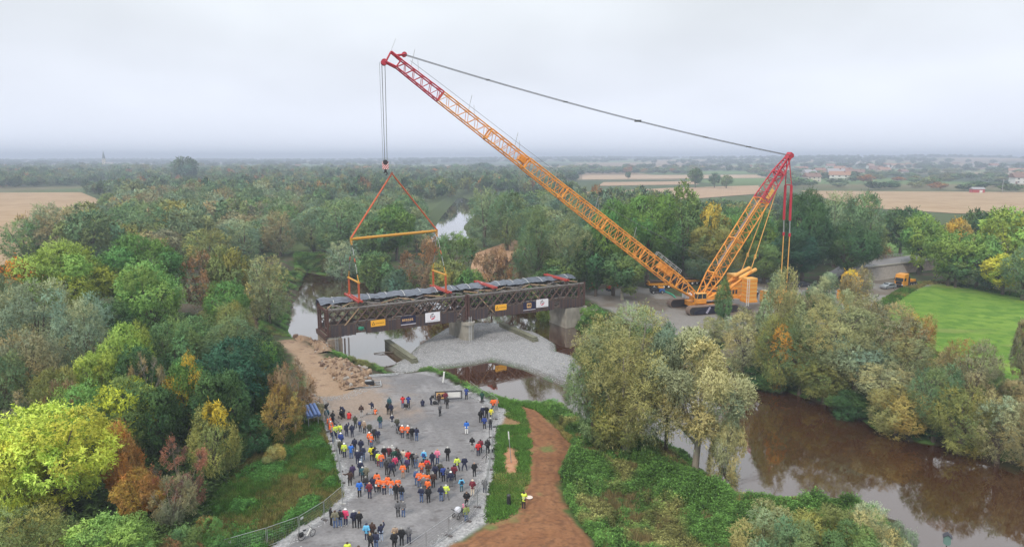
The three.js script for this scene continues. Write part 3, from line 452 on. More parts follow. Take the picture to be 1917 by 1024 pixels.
  tree('willow', [50.38, -106.6, 4.74, 11.45], 'olive', 'low olive willow leaning over the far bank');
  tree('thin', [66.66, -109.85, 11.17, 7.78], 'gold', 'slim yellow-orange tree at the meadow edge', { accent: [[1.0, 0.6, 0.6], 0.5] });
  tree('willow', [61.14, -103.72, 8.12, 10.21], 'willow', 'olive willow right of the slim yellow-orange tree');
  tree('bush', [54.49, -92.97, 3.59, 9.62], 'gold', 'golden willow bush leaning over the water');
  tree('willow', [55.99, -99.35, 5.16, 10.71], 'pale', 'pale willow behind the golden bush');
  tree('willow', [58.37, -90.64, 7.78, 8.99], 'greygreen', 'grey-green willow right of the golden bush');
  tree('willow', [63.45, -92.04, 10.77, 8.65], 'drab', 'willow with a brown rounded top at the meadow edge', { accent: [[1.35, 0.9, 0.55], 0.35, 0.75] });
  tree('thin', [67.98, -94.09, 5.96, 4.62], 'greygreen', 'thin grey-green tree standing against the meadow');
  tree('willow', [59.71, -86.97, 5.98, 9.44], 'olive', 'olive willow hanging over the far bank on the right');
  tree('willow', [62.89, -84.4, 5.78, 9.18], 'pale', 'pale willow at the right edge over the water');
  tree('willow', [64.9, -81.97, 6.27, 8.19], 'drab', 'drab willow cut by the right edge over the water');
  tree('bush', [44.47, -114.98, -0.49, 11.34], 'dark', 'dark shrub at the foot of the far bank below the crane');
  tree('bush', [57.52, -92.25, -1.55, 7.5], 'dark', 'dark shrub at the water between golden bush and right edge');
  tree('bush', [51.45, -100.69, 0.14, 8.13], 'dark', 'dark shrub at the water left of the golden bush');
  tree('broad', [75.65, -97.98, 12.79, 5.24], 'drab', 'brownish tree at the right edge of the meadow');
  tree('bush', [72.43, -94.62, 4.61, 6.78], 'drab', 'drab bush at the lower corner of the meadow');

  // behind the bridge and the crane
  tree('broad', [26.09, -174.95, 26.16, 16.32], 'green', 'dark green tree left of the crane boom');
  tree('broad', [37.53, -188.52, 26.91, 18.29], 'green', 'tall green tree behind the crane boom');
  tree('broad', [27.48, -168.84, 12.34, 12.57], 'mid', 'green tree with leaning trunks between road and boom', { bark: 'pale' });
  tree('slender', [50.3, -201.5, 29.42, 12.48], 'mid', 'tall pointed tree above the others behind the crane');
  tree('broad', [58.67, -201.5, 23.28, 11.73], 'olive', 'yellowing tree between boom and mast of the crane', { accent: [[1.9, 1.35, 0.7], 0.4] });
  tree('broad', [57.38, -192.66, 16.66, 16.51], 'olive', 'olive tree below the yellowing one behind the crane');
  tree('broad', [70.04, -201.5, 22.04, 17.22], 'green', 'green tree behind the crane mast');
  tree('willow', [55, -188.52, 9.7, 16.22], 'blue', 'blue-green low tree behind the crane deck');
  tree('broad', [83.96, -196.98, 27.6, 18.33], 'dark', 'tall dark tree right of the crane mast');
  tree('broad', [80.36, -192.66, 16.66, 18.02], 'deep', 'very dark tree below the tall dark one');
  tree('willow', [104.62, -221.76, 25.49, 17.17], 'grey', 'grey-green tree right of the tall dark tree');
  tree('willow', [110.58, -216.33, 25.72, 18.43], 'greygreen', 'large grey-green tree beside the tan field');
  tree('broad', [96.79, -196.98, 17.78, 19.94], 'dark', 'dark tree left of the road bridge');
  tree('broad', [71.29, -192.66, 12.17, 15.04], 'mid', 'dull green tree behind the crane ballast');
  tree('bush', [119.01, -221.76, 7.85, 10.37], 'brown', 'brown-green bush at the end of the road bridge');
  tree('broad', [141.3, -249.16, 18.59, 15.44], 'dark', 'dark grey tree beyond the road bridge');
  tree('broad', [123, -206.22, 20.15, 13.62], 'fresh', 'light green tree standing over the road bridge', { bark: 'dark' });
  tree('broad', [144.14, -221.76, 16.98, 12.06], 'gold', 'yellow-topped tree right of the road bridge', { accent: [[1.4, 1.1, 0.5], 0.5] });
  tree('broad', [120.88, -188.52, 16.33, 13.23], 'fresh', 'light green tree beside the lane to the road bridge');
  tree('broad', [165.9, -246.4, 18.21, 11.46], 'dark', 'dark tree before the right tan field');
  tree('broad', [126.09, -184.55, 16, 13.68], 'fresh', 'fresh green tree behind the meadow');
  tree('broad', [140.08, -192.66, 22.61, 17.97], 'yellowgreen', 'tall lime tree at the right edge behind the meadow');
  tree('broad', [127.11, -175.65, 11.43, 12.38], 'lime', 'low yellow-green tree before the tall lime one');
  tree('willow', [127.27, -168.84, 14.33, 13.21], 'greygreen', 'dark grey-green tree at the right edge behind the meadow');
  tree('broad', [121.57, -186.12, 8.56, 10.2], 'mid', 'dull green tree at the back corner of the meadow');
  tree('broad', [126.69, -180.74, 7.9, 9.91], 'blue', 'dark blue-green tree in the row behind the meadow');
  tree('willow', [-61.86, -249.16, 21.27, 24.11], 'greygreen', 'large grey-green tree left of the lifting triangle');
  tree('willow', [-75.26, -260.84, 17.22, 21.21], 'grey', 'grey tree left of the large grey-green one');
  tree('broad', [-39.87, -235.93, 20.73, 15.54], 'green', 'green-topped tree inside the lifting triangle');
  tree('willow', [-47.6, -235.93, 16.2, 20.14], 'greygreen', 'grey-green tree under the spreader beam');
  tree('willow', [-55.21, -221.76, 9.06, 14.69], 'silver', 'low silvery tree under the left end of the spreader beam');
  tree('broad', [-40.15, -199.67, 8.99, 13.26], 'mid', 'dull green tree at the water behind the bridge');
  tree('bush', [-31.79, -186.91, 5.79, 10.25], 'blue', 'round dark blue-green bush at the water edge');
  tree('thin', [-25.48, -192.66, 14.87, 13.52], 'brown', 'thin brown tree beside the lagoon', { bark: 'dark' });
  tree('thin', [-16.82, -201.5, 15.04, 13.34], 'mid', 'thin green tree right of the spreader beam end');
  tree('broad', [-16.92, -178.52, 9.64, 11.88], 'olive', 'olive tree behind the middle lifting frame');
  tree('willow', [-10.75, -273.64, 24.72, 19.02], 'grey', 'tall grey willow right of the lagoon');
  tree('willow', [-1.73, -260.84, 24.21, 18.14], 'greygreen', 'grey-green willow beside the tall grey one');
  tree('thin', [-5.47, -180.74, 13.3, 10.59], 'brown', 'brown bare-looking tree before the ploughed field', { bark: 'dark' });
  tree('thin', [0.21, -180.74, 11.03, 9.19], 'brown', 'small brown tree right of the ploughed field');
  tree('willow', [7.03, -180.74, 23.38, 17.58], 'greygreen', 'big grey-green willow behind the far bridge span');
  tree('willow', [15.53, -177.07, 22.93, 16.54], 'grey', 'big grey willow left of the crane boom');
  tree('broad', [13.34, -175.65, 11.43, 13.75], 'mid', 'dull green tree behind the end of the bridge');
  tree('broad', [21.38, -173.55, 15.79, 12.21], 'dark', 'dark tree at the bend of the road');
  tree('broad', [-10.85, -175.65, 7.55, 9.64], 'green', 'low green tree behind the middle of the bridge');
  tree('bush', [7.12, -175.65, 7.28, 8.27], 'mid', 'bush behind the red beams of the far span');
  tree('bush', [18.35, -152.85, 2.33, 7.25], 'green', 'green bush on the bank under the far end of the bridge');
  tree('bush', [8.25, -164.14, 0.58, 5.18], 'yellowgreen', 'light bush beneath the far span on the bank');

  // the woods further back: every tree a thing; those that nothing tells apart share a label
  const stand = (area, n, gap, kinds, tints, h, label, group) => {
    let made = 0, guard = 0; const sites = []; seed = 300 + n + area.length; const xs = area.map((p) => p[0]), zs = area.map((p) => p[1]);
    PLAN.stand = area; BOUNDS.stand = [Math.min(...xs), Math.max(...xs), Math.min(...zs), Math.max(...zs)];
    while (made < n && guard++ < n * 60) {
      seed = (guard * 7919 + n * 31) | 0; const x = rr(BOUNDS.stand[0], BOUNDS.stand[1]), z = rr(BOUNDS.stand[2], BOUNDS.stand[3]);
      if (sd('stand', x, z) > 0 || sd('lagoon', x, z) < 4 || sd('river', x, z) < 3 || sites.some(([a, b]) => Math.hypot(a - x, b - z) < gap)) continue;
      sites.push([x, z]); const hh = rr(...h), t = tints[Math.floor(rnd() * tints.length)], kd = kinds[Math.floor(rnd() * kinds.length)]; tree(kd, [x, z, height(x, z) + hh, rr(0.8, 1.3) * gap * 1.55], t, ({ broad: 'leafy ', willow: 'willowy ', slender: 'slim ' })[kd] + ({ grey: 'grey', greygreen: 'grey-green', silver: 'silvery', olive: 'olive', mid: 'dull green', green: 'green', drab: 'brownish grey', yellowgreen: 'yellow-green', orange: 'orange', blue: 'blue-green', dark: 'dark' })[t] + ' ' + label + ', ' + ['front', 'middle', 'back'][clamp(Math.floor(3 * (BOUNDS.stand[3] - z) / (BOUNDS.stand[3] - BOUNDS.stand[2])), 0, 2)] + ' row, ' + ['left', 'centre', 'right'][clamp(Math.floor(3 * (x - BOUNDS.stand[0]) / (BOUNDS.stand[1] - BOUNDS.stand[0])), 0, 2)], { group }); made++;
    }
  };
  stand([[-178.39, -246.4], [-190.91, -316.13], [-260.45, -439.13], [-248.62, -513.54], [-157.64, -513.54], [-86.53, -273.64], [-74.28, -221.76], [-71.44, -194.37], [-91.36, -201.5], [-121.09, -221.76], [-125.74, -206.22], [-148.5, -211.15]], 112, 11, ['willow', 'willow', 'broad'], ['grey', 'greygreen', 'silver', 'olive', 'greygreen', 'drab', 'mid'], [11, 21], 'tree, wood between tan field and river', 'trees of the wood behind the left bank');
  stand([[-135.06, -439.13], [-63.14, -486.12], [-38.87, -316.13], [-33.49, -227.45], [-47.11, -233.45], [-74.85, -260.84], [-87.43, -285.89]], 52, 9.5, ['willow', 'willow', 'broad'], ['grey', 'greygreen', 'greygreen', 'silver', 'mid'], [12, 17], 'tree, wood behind the lifting triangle', 'trees of the wood behind the lifting triangle');
  stand([[-18.13, -439.13], [43.24, -461.45], [28.74, -260.84], [18.34, -184.55], [6.02, -184.55], [10.46, -260.84], [-14.35, -316.13]], 36, 10, ['willow', 'broad'], ['grey', 'greygreen', 'mid', 'blue'], [12, 16], 'tree, wood between lagoon and crane boom', 'trees of the wood right of the lagoon');
  stand([[36, -367.77], [82.95, -367.77], [121.57, -340.03], [171.16, -367.77], [179.53, -340.03], [126.03, -233.45], [97.15, -206.22], [76.28, -211.15], [39.01, -206.22], [21.39, -192.66]], 46, 10, ['broad', 'broad', 'willow'], ['dark', 'mid', 'green', 'blue', 'greygreen'], [12, 17], 'tree, dark wood behind the crane', 'trees of the dark wood behind the crane');
  // the hazy woods beyond: one mass
  const woods = [[[[-683.89, -737.17], [-472.6, -761.65], [-321.15, -557.5], [-251.42, -519.39], [-159.41, -519.39], [-134.33, -486.12], [-71.41, -519.39], [-58.66, -617.82], [-80.41, -815.79], [-284.49, -931.49], [-470.1, -931.49], [-880.45, -950.73]], 900, 10, 12, 17], [[[-61.98, -653.1], [-10.46, -475.94], [44.58, -475.94], [38.46, -393.38], [88.63, -393.38], [128.17, -571.46], [60.83, -601.56], [51.04, -931.49], [-39.39, -878.14]], 420, 10.5, 11, 16], [[[55.62, -571.46], [125.07, -557.5], [198.01, -557.5], [226.85, -544.2], [203.85, -439.13], [154.59, -383.37], [88.63, -393.38], [39.98, -393.38]], 200, 10, 7, 10], [[[-290.33, -950.73], [-83.35, -845.82], [92.31, -991.69], [114.34, -1229.78], [-127.7, -1298.99], [-1200.99, -1298.99], [-898.91, -970.78]], 900, 16, 13, 20], [[[276.9, -749.21], [835.64, -662.56], [2180.99, -1738.68], [613.18, -1738.68]], 420, 22, 8, 13], [[[146.18, -1511.44], [551.26, -1562.52], [691.53, -1879.89], [181.68, -1879.89]], 300, 20, 10, 16], [[[-1286.71, -1336.58], [125.71, -1298.99], [181.68, -1879.89], [-1807.46, -1879.89]], 900, 26, 12, 19]];
  const xp = [['willow', 0], ['broad', 0], ['broad', 1]].map(([k, v]) => proto(k, 'X', v)), lists = [[], [], []];
  for (const [area, n, gap, h0, h1] of woods) {
    PLAN.stand = area; const xs = area.map((p) => p[0]), zs = area.map((p) => p[1]); BOUNDS.stand = [Math.min(...xs), Math.max(...xs), Math.min(...zs), Math.max(...zs)]; seed = n + 5; let made = 0, g = 0; const cell = new Set();
    while (made < n && g++ < n * 30) { const x = rr(BOUNDS.stand[0], BOUNDS.stand[1]), z = rr(BOUNDS.stand[2], BOUNDS.stand[3]), k = Math.round(x / gap) + ',' + Math.round(z / gap / 1.3); if (cell.has(k) || fbm(x / 130 + 7, z / 130, 3) < 0.4 || sd('stand', x, z) > 0 || sd('lagoon', x, z) < 4) continue; cell.add(k); made++; const s = (rr(1, 1.35) * Math.max(gap, 12)) / W0, c = [TINT.greygreen, TINT.mid, TINT.grey, TINT.dark, TINT.olive][Math.floor(rnd() * 5)], q = rr(0.85, 1.2), hot = rnd() < 0.03 ? TINT.orange : c; lists[Math.floor(rnd() * 3)].push([x, height(x, z) - 0.2, z, s, (rr(h0, h1) / H0) * (0.6 + 0.8 * fbm(x / 60, z / 60, 2)), rr(0, 6), 0, hot.map((v) => v * q * 1.9)]); }
  }
  // wooded ridges near the horizon
  seed = 99; for (let i = 0; i < 5200; i++) { const a = rr(-0.85, 0.85), r = 1500 + 4200 * Math.sqrt(rnd()), x = Math.sin(a) * r, z = -Math.cos(a) * r; if (fbm(x / 500 + 3, z / 350 + 1, 3) < 0.5) continue; const q = rr(0.8, 1.1); lists[1 + (i % 2)].push([x, height(x, z) - 1, z, rr(2.4, 4), rr(1.1, 1.7), rr(0, 6), 0, TINT.dark.map((v) => v * q * 2)]); }
  delete PLAN.stand;
  const far = new THREE.MeshPhysicalMaterial({ specularIntensity: 0.2, color: 0xffffff, vertexColors: true, roughness: 0.9, side: THREE.DoubleSide });
  lists.forEach((l, i) => scatter('woods', xp[i].crown, far, l, 'hazy mass of far woods across the plain'));
}
// ---------- surfaces used by the built things ----------
const grain = (c1, c2, sx, sy, W = 128, H = 256) => tex(W, H, (i, j, o) => { const k = clamp(0.55 * noise(i / sx, j / sy) + 0.3 * noise(i / (sx * 0.3) + 9, j / sy) + 0.25 * hash2(i, j), 0, 1); for (let q = 0; q < 3; q++) o[q] = 255 * Math.pow(lerp(c1[q], c2[q], k), 1 / 2.2); }, true, true);
const TEXM = (map, rough = 0.9, extra = {}) => new THREE.MeshStandardMaterial({ map, roughness: rough, ...extra });
const WOOD = [[[0.034, 0.019, 0.015], [0.115, 0.064, 0.048]], [[0.035, 0.022, 0.025], [0.085, 0.06, 0.062]], [[0.05, 0.026, 0.022], [0.13, 0.08, 0.066]], [[0.028, 0.02, 0.026], [0.07, 0.054, 0.062]]].map(([a, b]) => TEXM(grain(a, b, 7, 70)));
const LATTICE = [TEXM(grain([0.075, 0.04, 0.031], [0.2, 0.128, 0.1], 60, 5)), TEXM(grain([0.05, 0.03, 0.026], [0.14, 0.095, 0.082], 60, 5))];
const OLDWOOD = TEXM(grain([0.045, 0.032, 0.024], [0.15, 0.11, 0.085], 40, 5)), GREYWOOD = TEXM(grain([0.12, 0.105, 0.1], [0.27, 0.245, 0.23], 40, 6)), NEWWOOD = TEXM(grain([0.28, 0.18, 0.1], [0.45, 0.31, 0.18], 60, 7));
const RUST = TEXM(grain([0.05, 0.02, 0.014], [0.11, 0.045, 0.032], 30, 30), 0.8), REDSTEEL = M(0.4, 0.05, 0.035, 0.5), ORANGERED = M(0.5, 0.1, 0.03, 0.55), SLING = M(0.55, 0.12, 0.05, 0.85), YELLOWSTEEL = M(0.55, 0.27, 0.03, 0.5), GALV = M(0.42, 0.43, 0.44, 0.45, 0.6), BLACK = M(0.015, 0.015, 0.017, 0.7), RUBBER = M(0.02, 0.02, 0.021, 0.9), WHITE = M(0.72, 0.72, 0.7, 0.6);
const CONCRETE = TEXM(grain([0.2, 0.185, 0.155], [0.42, 0.395, 0.345], 26, 40), 0.95), MOSSY = TEXM(grain([0.06, 0.07, 0.03], [0.24, 0.23, 0.17], 22, 14), 0.95), STONES = TEXM(grain([0.16, 0.12, 0.09], [0.36, 0.29, 0.23], 24, 24), 0.95);
const TARP = TEXM(grain([0.03, 0.036, 0.052], [0.135, 0.155, 0.2], 34, 16), 0.42);

// ---------- the timber lattice bridge: two spans, cut apart above the pier ----------
const BR = { at: [-35.48, 0, -129.14], turn: Math.atan2(0.4915, 0.871) };
const onBridge = (x, y, z) => { const c = Math.cos(BR.turn), s = Math.sin(BR.turn); return [BR.at[0] + x * c + z * s, y, BR.at[2] - x * s + z * c]; };
const D_ = 7;                                       // depth of the bridge across
function span(label, x0, x1, openEnd, gaps, raw) {
  const t = thing('bridge_span', label, 'bridge', onBridge(0, 0, 0), BR.turn, 'spans of the timber bridge');
  const lo = 1.25, hi = 6.15, Wd = OLDWOOD;
  for (const z of [0, -D_]) {
    beam(t, 'top_chord', [x0, 6.2, z], [x1, 6.2, z], 0.34, 0.3, GREYWOOD); beam(t, 'top_chord', [x0, 5.75, z], [x1, 5.75, z], 0.26, 0.24, Wd);
    beam(t, 'bottom_chord', [x0, 1.3, z - 0.02], [x1, 1.3, z - 0.02], 0.34, 0.34, Wd); beam(t, 'bottom_chord', [x0, 3.15, z - 0.05], [x1, 3.15, z - 0.05], 0.2, 0.22, Wd);
    const step = 1.9, run = hi - lo, front = z === 0;
    for (let k = -4; x0 + k * step < x1; k++) for (const s of [1, -1]) {
      let a = x0 + k * step + (s < 0 ? 0.7 : 0), ya = lo, b = a + run * 0.92, yb = hi, f = (hi - lo) / (b - a); if (b < x0 + 0.3 || a > x1 - 0.3) continue;
      if (a < x0 + 0.15) { ya += (x0 + 0.15 - a) * f; a = x0 + 0.15; } if (b > x1 - 0.15) { yb -= (b - x1 + 0.15) * f; b = x1 - 0.15; } if (yb - ya < 0.5) continue;
      const zz = z + (s > 0 ? 0.1 : -0.1), p = s > 0 ? [a, ya, zz] : [x0 + x1 - b, yb, zz], q = s > 0 ? [b, yb, zz] : [x0 + x1 - a, ya, zz], fresh = front && hash2(k + 40, s + Math.round(x0)) > 0.955;
      beam(t, 'lattice_brace', p, q, 0.14, 0.2, fresh ? NEWWOOD : front ? LATTICE[(k + 20) % 2] : WOOD[(k + 20 + (s > 0 ? 1 : 0)) % 4]);
    }
    for (const x of [x0 + 0.12, x1 - 0.12]) beam(t, 'post', [x, 0.95, z], [x, 6.35, z], 0.42, 0.42, RUST);
    for (let x = x0 + 6; x < x1 - 3; x += 6) beam(t, 'post', [x, 1.2, z - 0.22 * (front ? 1 : -1)], [x, 6.1, z - 0.22 * (front ? 1 : -1)], 0.18, 0.2, Wd);
  }
  // boards of the front skirt, each its own; the rear skirt is hardly seen
  let i = 0; seed = Math.round(x0 * 10) + 5;
  for (let x = x0 + 0.5; x < x1 - 0.5; x += 0.285, i++) {
    if (gaps.some(([a, b]) => x > a && x < b)) continue; const top = 2.92 + rr(-0.07, 0.09) + (x < 2.6 ? 0.2 : 0), bot = 0.86 + rr(-0.08, 0.06) + (x > 57 ? -0.1 : 0);
    box(t, 'plank', 0.26, top - bot, 0.045, WOOD[Math.floor(rnd() * 4)], [x, (top + bot) / 2, 0.24 + rr(0, 0.03)], [0, rr(-0.03, 0.03), rr(-0.008, 0.008)]);
  }
  const rear = []; for (let x = x0 + 0.5; x < x1 - 0.5; x += 0.3) rear.push(boxGeo(0.27, 1.3 + rr(-0.1, 0.1), 0.045, x, 1.55, -D_ - 0.24)); part(t, 'rear_planks', mergeGeometries(rear), WOOD[0]).userData.kind = 'stuff';
  // deck and crossing timbers
  for (let x = x0 + 0.6; x < x1; x += 2.5) beam(t, 'cross_beam', [x, 1.35, -0.2], [x, 1.35, -D_ + 0.2], 0.24, 0.3, Wd);
  for (let x = x0 + 1.2; x < x1 - 0.5; x += 2.9) beam(t, 'tie_beam', [x, 5.95, -0.2], [x, 5.95, -D_ + 0.2], 0.22, 0.24, GREYWOOD);
  for (let z = -0.9; z > -D_ + 0.5; z -= 1.4) beam(t, 'stringer', [x0 + 0.3, 1.62, z], [x1 - 0.3, 1.62, z], 0.2, 0.22, Wd);
  seed = 44 + Math.round(x0); for (let k = 0; k < 16; k++) { const x = rr(x0 + 1.5, x1 - 3), z = rr(-D_ + 1, -0.8); beam(t, 'deck_board', [x, 1.78, z], [x + rr(1.5, 3), 1.78, z + rr(-0.6, 0.6)], 0.3, 0.06, k % 3 ? GREYWOOD : OLDWOOD); }
  for (let k = 0; k < 3; k++) { const x = lerp(x0 + 3, x1 - 3, (k + 0.3) / 3); beam(t, 'walkway_board', [x, 3.3, -0.55], [x + 4.2, 3.3, -0.55], 0.55, 0.06, GREYWOOD); }
  // new bracing laid in zigzag along the top
  const zig = raw; for (let k = 0; k + 1 < zig.length; k++) beam(t, 'wind_brace', [zig[k][0], 6.46, zig[k][1]], [zig[k + 1][0], 6.46, zig[k + 1][1]], 0.17, 0.18, k % 3 === 1 ? GREYWOOD : NEWWOOD);
  seed = 71 + Math.round(x0); for (let k = 0; k < 22; k++) { const x = rr(x0 + 0.5, x1 - 2.5), z = rr(-3.4, -0.3), a = rr(-0.7, 0.7), L = rr(1, 2.6); beam(t, 'loose_timber', [x, 6.4 + 0.03 * (k % 4), z], [x + L * Math.cos(a), 6.42 + 0.03 * (k % 4), z + L * 0.4 * Math.sin(a)], rr(0.12, 0.3), 0.08, k % 4 ? (k % 2 ? OLDWOOD : GREYWOOD) : LATTICE[0]); }
  for (let x = x0 + 1; x < x1; x += 2.3) bar(t, 'hand_rope', [x, 6.4, 0.12], [x + 0.15, 5.2, 0.2], 0.03, GREYWOOD);
  // tarpaulin over the rear half, tied down with white straps
  const nx = 90, nz = 10, g = new THREE.PlaneGeometry(1, 1, nx, nz), p = g.attributes.position; seed = 3;
  const ta = x0 - (openEnd ? 0.25 : 0.1), tb = x1 + 0.1;
  for (let k = 0; k < p.count; k++) { const u = p.getX(k) + 0.5, v = p.getY(k) + 0.5, x = lerp(ta, tb, u); const fold = 0.34 * noise(x * 0.9, v * 2.5) + 0.2 * noise(x * 2.9 + 4, v * 4 + 3) + 0.1 * Math.pow(Math.abs(Math.sin(x * 1.05 + 0.6 * noise(x * 0.3, 3))), 6); const e = 1.1 * (noise(x * 0.55, 8) - 0.5); const z = v > 0.86 ? -D_ - 0.34 : lerp(-3.6 + e, -D_ - 0.34, v / 0.86), y = v > 0.86 ? 6.55 - ((v - 0.86) / 0.14) * (0.75 + e) : 6.5 + 0.55 * Math.sin((v / 0.86) * 2.2) + fold; p.setXYZ(k, x, y, z + (v > 0.86 ? -0.2 * fold : 0)); }
  const q = g.attributes.uv; for (let k = 0; k < q.count; k++) q.setXY(k, q.getX(k) * 10, q.getY(k) * 2); g.computeVertexNormals(); part(t, 'tarpaulin', g, new THREE.MeshStandardMaterial({ map: TARP.map, roughness: 0.42, side: THREE.DoubleSide }));
  for (let x = x0 + 2.4; x < x1; x += 3.7) { const pts = []; for (let k = 0; k <= 10; k++) { const v = k / 10; pts.push([x + 0.5 * v, 6.62 + 0.62 * Math.sin(v * 2.2) + 0.2, lerp(-3.5, -D_ - 0.4, v)]); } part(t, 'strap', tube(pts, 0.045, 14, 4), WHITE); }
  if (openEnd) {     // portal at the near end
    const x = x0 + 0.1; beam(t, 'portal_beam', [x, 5.9, 0], [x, 5.9, -D_], 0.34, 0.5, RUST); beam(t, 'portal_beam', [x, 1.5, 0], [x, 1.5, -D_], 0.3, 0.3, RUST); for (const z of [-1.7, -D_ + 1.7]) beam(t, 'portal_post', [x, 1.4, z], [x, 5.9, z], 0.3, 0.3, RUST); beam(t, 'portal_brace', [x, 4.4, -0.1], [x, 5.7, -1.3], 0.16, 0.16, RUST); beam(t, 'portal_brace', [x, 4.4, -D_ + 0.1], [x, 5.7, -D_ + 1.3], 0.16, 0.16, RUST);
    beam(t, 'rail', [x - 0.1, 2.6, -0.2], [x - 0.1, 2.6, -1.6], 0.07, 0.09, GREYWOOD); for (let k = 0; k < 9; k++) bar(t, 'ladder_rung', [x, 1.8 + 0.42 * k, -D_ + 0.15], [x, 1.8 + 0.42 * k, -D_ + 1.55], 0.035, GREYWOOD);
    for (let k = 0; k < 4; k++) beam(t, 'sleeper', [x0 - 0.35 + 0.02 * k, 1.1 - 0.24 * k, 0.1], [x0 - 0.35 + 0.02 * k, 1.1 - 0.24 * k, -D_ - 0.1], 0.4, 0.22, k % 2 ? OLDWOOD : RUST);
    for (let k = 0; k < 5; k++) beam(t, 'bracing', [x0 + 0.6 + 0.25 * k, 1.9 + 0.6 * k, 0.18], [x0 + 1.9, 1.5 + 0.75 * k, 0.18], 0.08, 0.1, RUST);
  } else { for (const z of [0.02, -D_]) { beam(t, 'post', [x1 - 1.7, 0.9, z], [x1 - 1.7, 6.3, z], 0.4, 0.4, RUST); for (let k = 0; k < 7; k++) bar(t, 'ladder_rung', [x1 - 1.6, 1.7 + 0.62 * k, z + 0.16], [x1 - 0.2, 1.7 + 0.62 * k, z + 0.16], 0.05, OLDWOOD); } }
  return t;
}
span('near half of the dark timber lattice bridge, hung from the crane', 0, 29.6, true, [[5.6, 7.6], [27.2, 28.3]], [[0.3, -0.5], [1.8, -3.2], [3.2, -0.4], [5.6, -3.4], [8.3, -3.3], [11, -0.5], [15.8, -3.5], [18, -0.4], [21.5, -3.5], [24.3, -0.5], [27, -3.4], [29.2, -1]]);
span('far half of the dark timber lattice bridge, resting on pier and right bank', 29.95, 60.2, false, [[34.6, 36.2], [51.8, 53]], [[30.6, -3.4], [32.6, -0.5], [34, -3.2], [36.8, -0.6], [41, -3.5], [43.5, -0.5], [47.5, -3.5], [50, -0.5], [54, -3.5], [57.5, -3.3], [58.8, -1]]);
{ // net of green tools in the broken part of the skirt
  const n = thing('hanging_net', 'green net bag hanging in the gap of the plank skirt', 'net', onBridge(6.6, 1.9, 0.05), BR.turn), G_ = M(0.03, 0.2, 0.12, 0.8), s = new THREE.SphereGeometry(0.55, 12, 8); s.scale(1.2, 0.8, 0.5); part(n, 'net', s, G_); for (const x of [-0.7, 0.7]) bar(n, 'cord', [x * 0.8, 0.2, 0], [x * 1.1, 1.1, 0], 0.03, GREYWOOD); }
single('stored_tarp', new THREE.SphereGeometry(0.7, 12, 8).scale(1.3, 0.6, 0.8), M(0.04, 0.22, 0.13, 0.8), 'green bundle lying on the deck inside the near portal', 'tarp', onBridge(1.7, 2.05, -2.2), BR.turn);

// banners on the plank skirt
function banner(name, x0, x1, y0, y1, draw, label) {
  const t = thing(name, label, 'banner', onBridge((x0 + x1) / 2, (y0 + y1) / 2, 0.33), BR.turn), w = x1 - x0, h = y1 - y0;
  const mat = new THREE.MeshStandardMaterial({ map: canvasTex(Math.round(w * 110), Math.round(h * 110), draw), roughness: 0.6 }); part(t, 'print', new THREE.BoxGeometry(w, h, 0.025), mat);
  for (const sx of [-1, 1]) for (const sy of [-1, 1]) part(t, 'eyelet', new THREE.TorusGeometry(0.04, 0.014, 5, 8), GALV, [sx * (w / 2 - 0.08), sy * (h / 2 - 0.08), 0.02]);
}
const yellowB = (c, W, H) => { c.fillStyle = '#f7b531'; c.fillRect(0, 0, W, H); c.strokeStyle = '#5a3a08'; c.lineWidth = H * 0.07; c.beginPath(); c.moveTo(W * 0.09, H * 0.72); c.lineTo(W * 0.18, H * 0.3); c.lineTo(W * 0.27, H * 0.72); c.closePath(); c.stroke(); c.fillStyle = '#6a4509'; c.font = 'bold ' + Math.round(H * 0.2) + 'px sans-serif'; c.fillText('SCHMIDBAUER', W * 0.32, H * 0.6, W * 0.6); };
const berger = (c, W, H) => { c.fillStyle = '#1c1c3c'; c.fillRect(0, 0, W, H); c.fillStyle = '#e8b878'; c.font = 'bold ' + Math.round(H * 0.36) + 'px sans-serif'; c.fillText('BERGER', W * 0.08, H * 0.56, W * 0.82); c.fillStyle = '#8d8794'; c.fillRect(W * 0.34, H * 0.66, W * 0.3, H * 0.04); c.fillStyle = '#c9c4cf'; c.fillRect(0, H * 0.9, W, H * 0.1); };
const square = (c, W, H) => { c.fillStyle = '#1c1c40'; c.fillRect(0, 0, W, H); c.fillStyle = '#dcae72'; c.fillRect(W * 0.3, H * 0.14, W * 0.36, H * 0.54); c.fillStyle = '#1c1c30'; c.fillRect(W * 0.35, H * 0.27, W * 0.11, H * 0.28); c.fillRect(W * 0.5, H * 0.27, W * 0.11, H * 0.28); c.fillStyle = '#b48c5e'; c.fillRect(W * 0.31, H * 0.74, W * 0.34, H * 0.05); c.fillStyle = '#cdc8d2'; c.fillRect(0, H * 0.92, W, H * 0.08); };
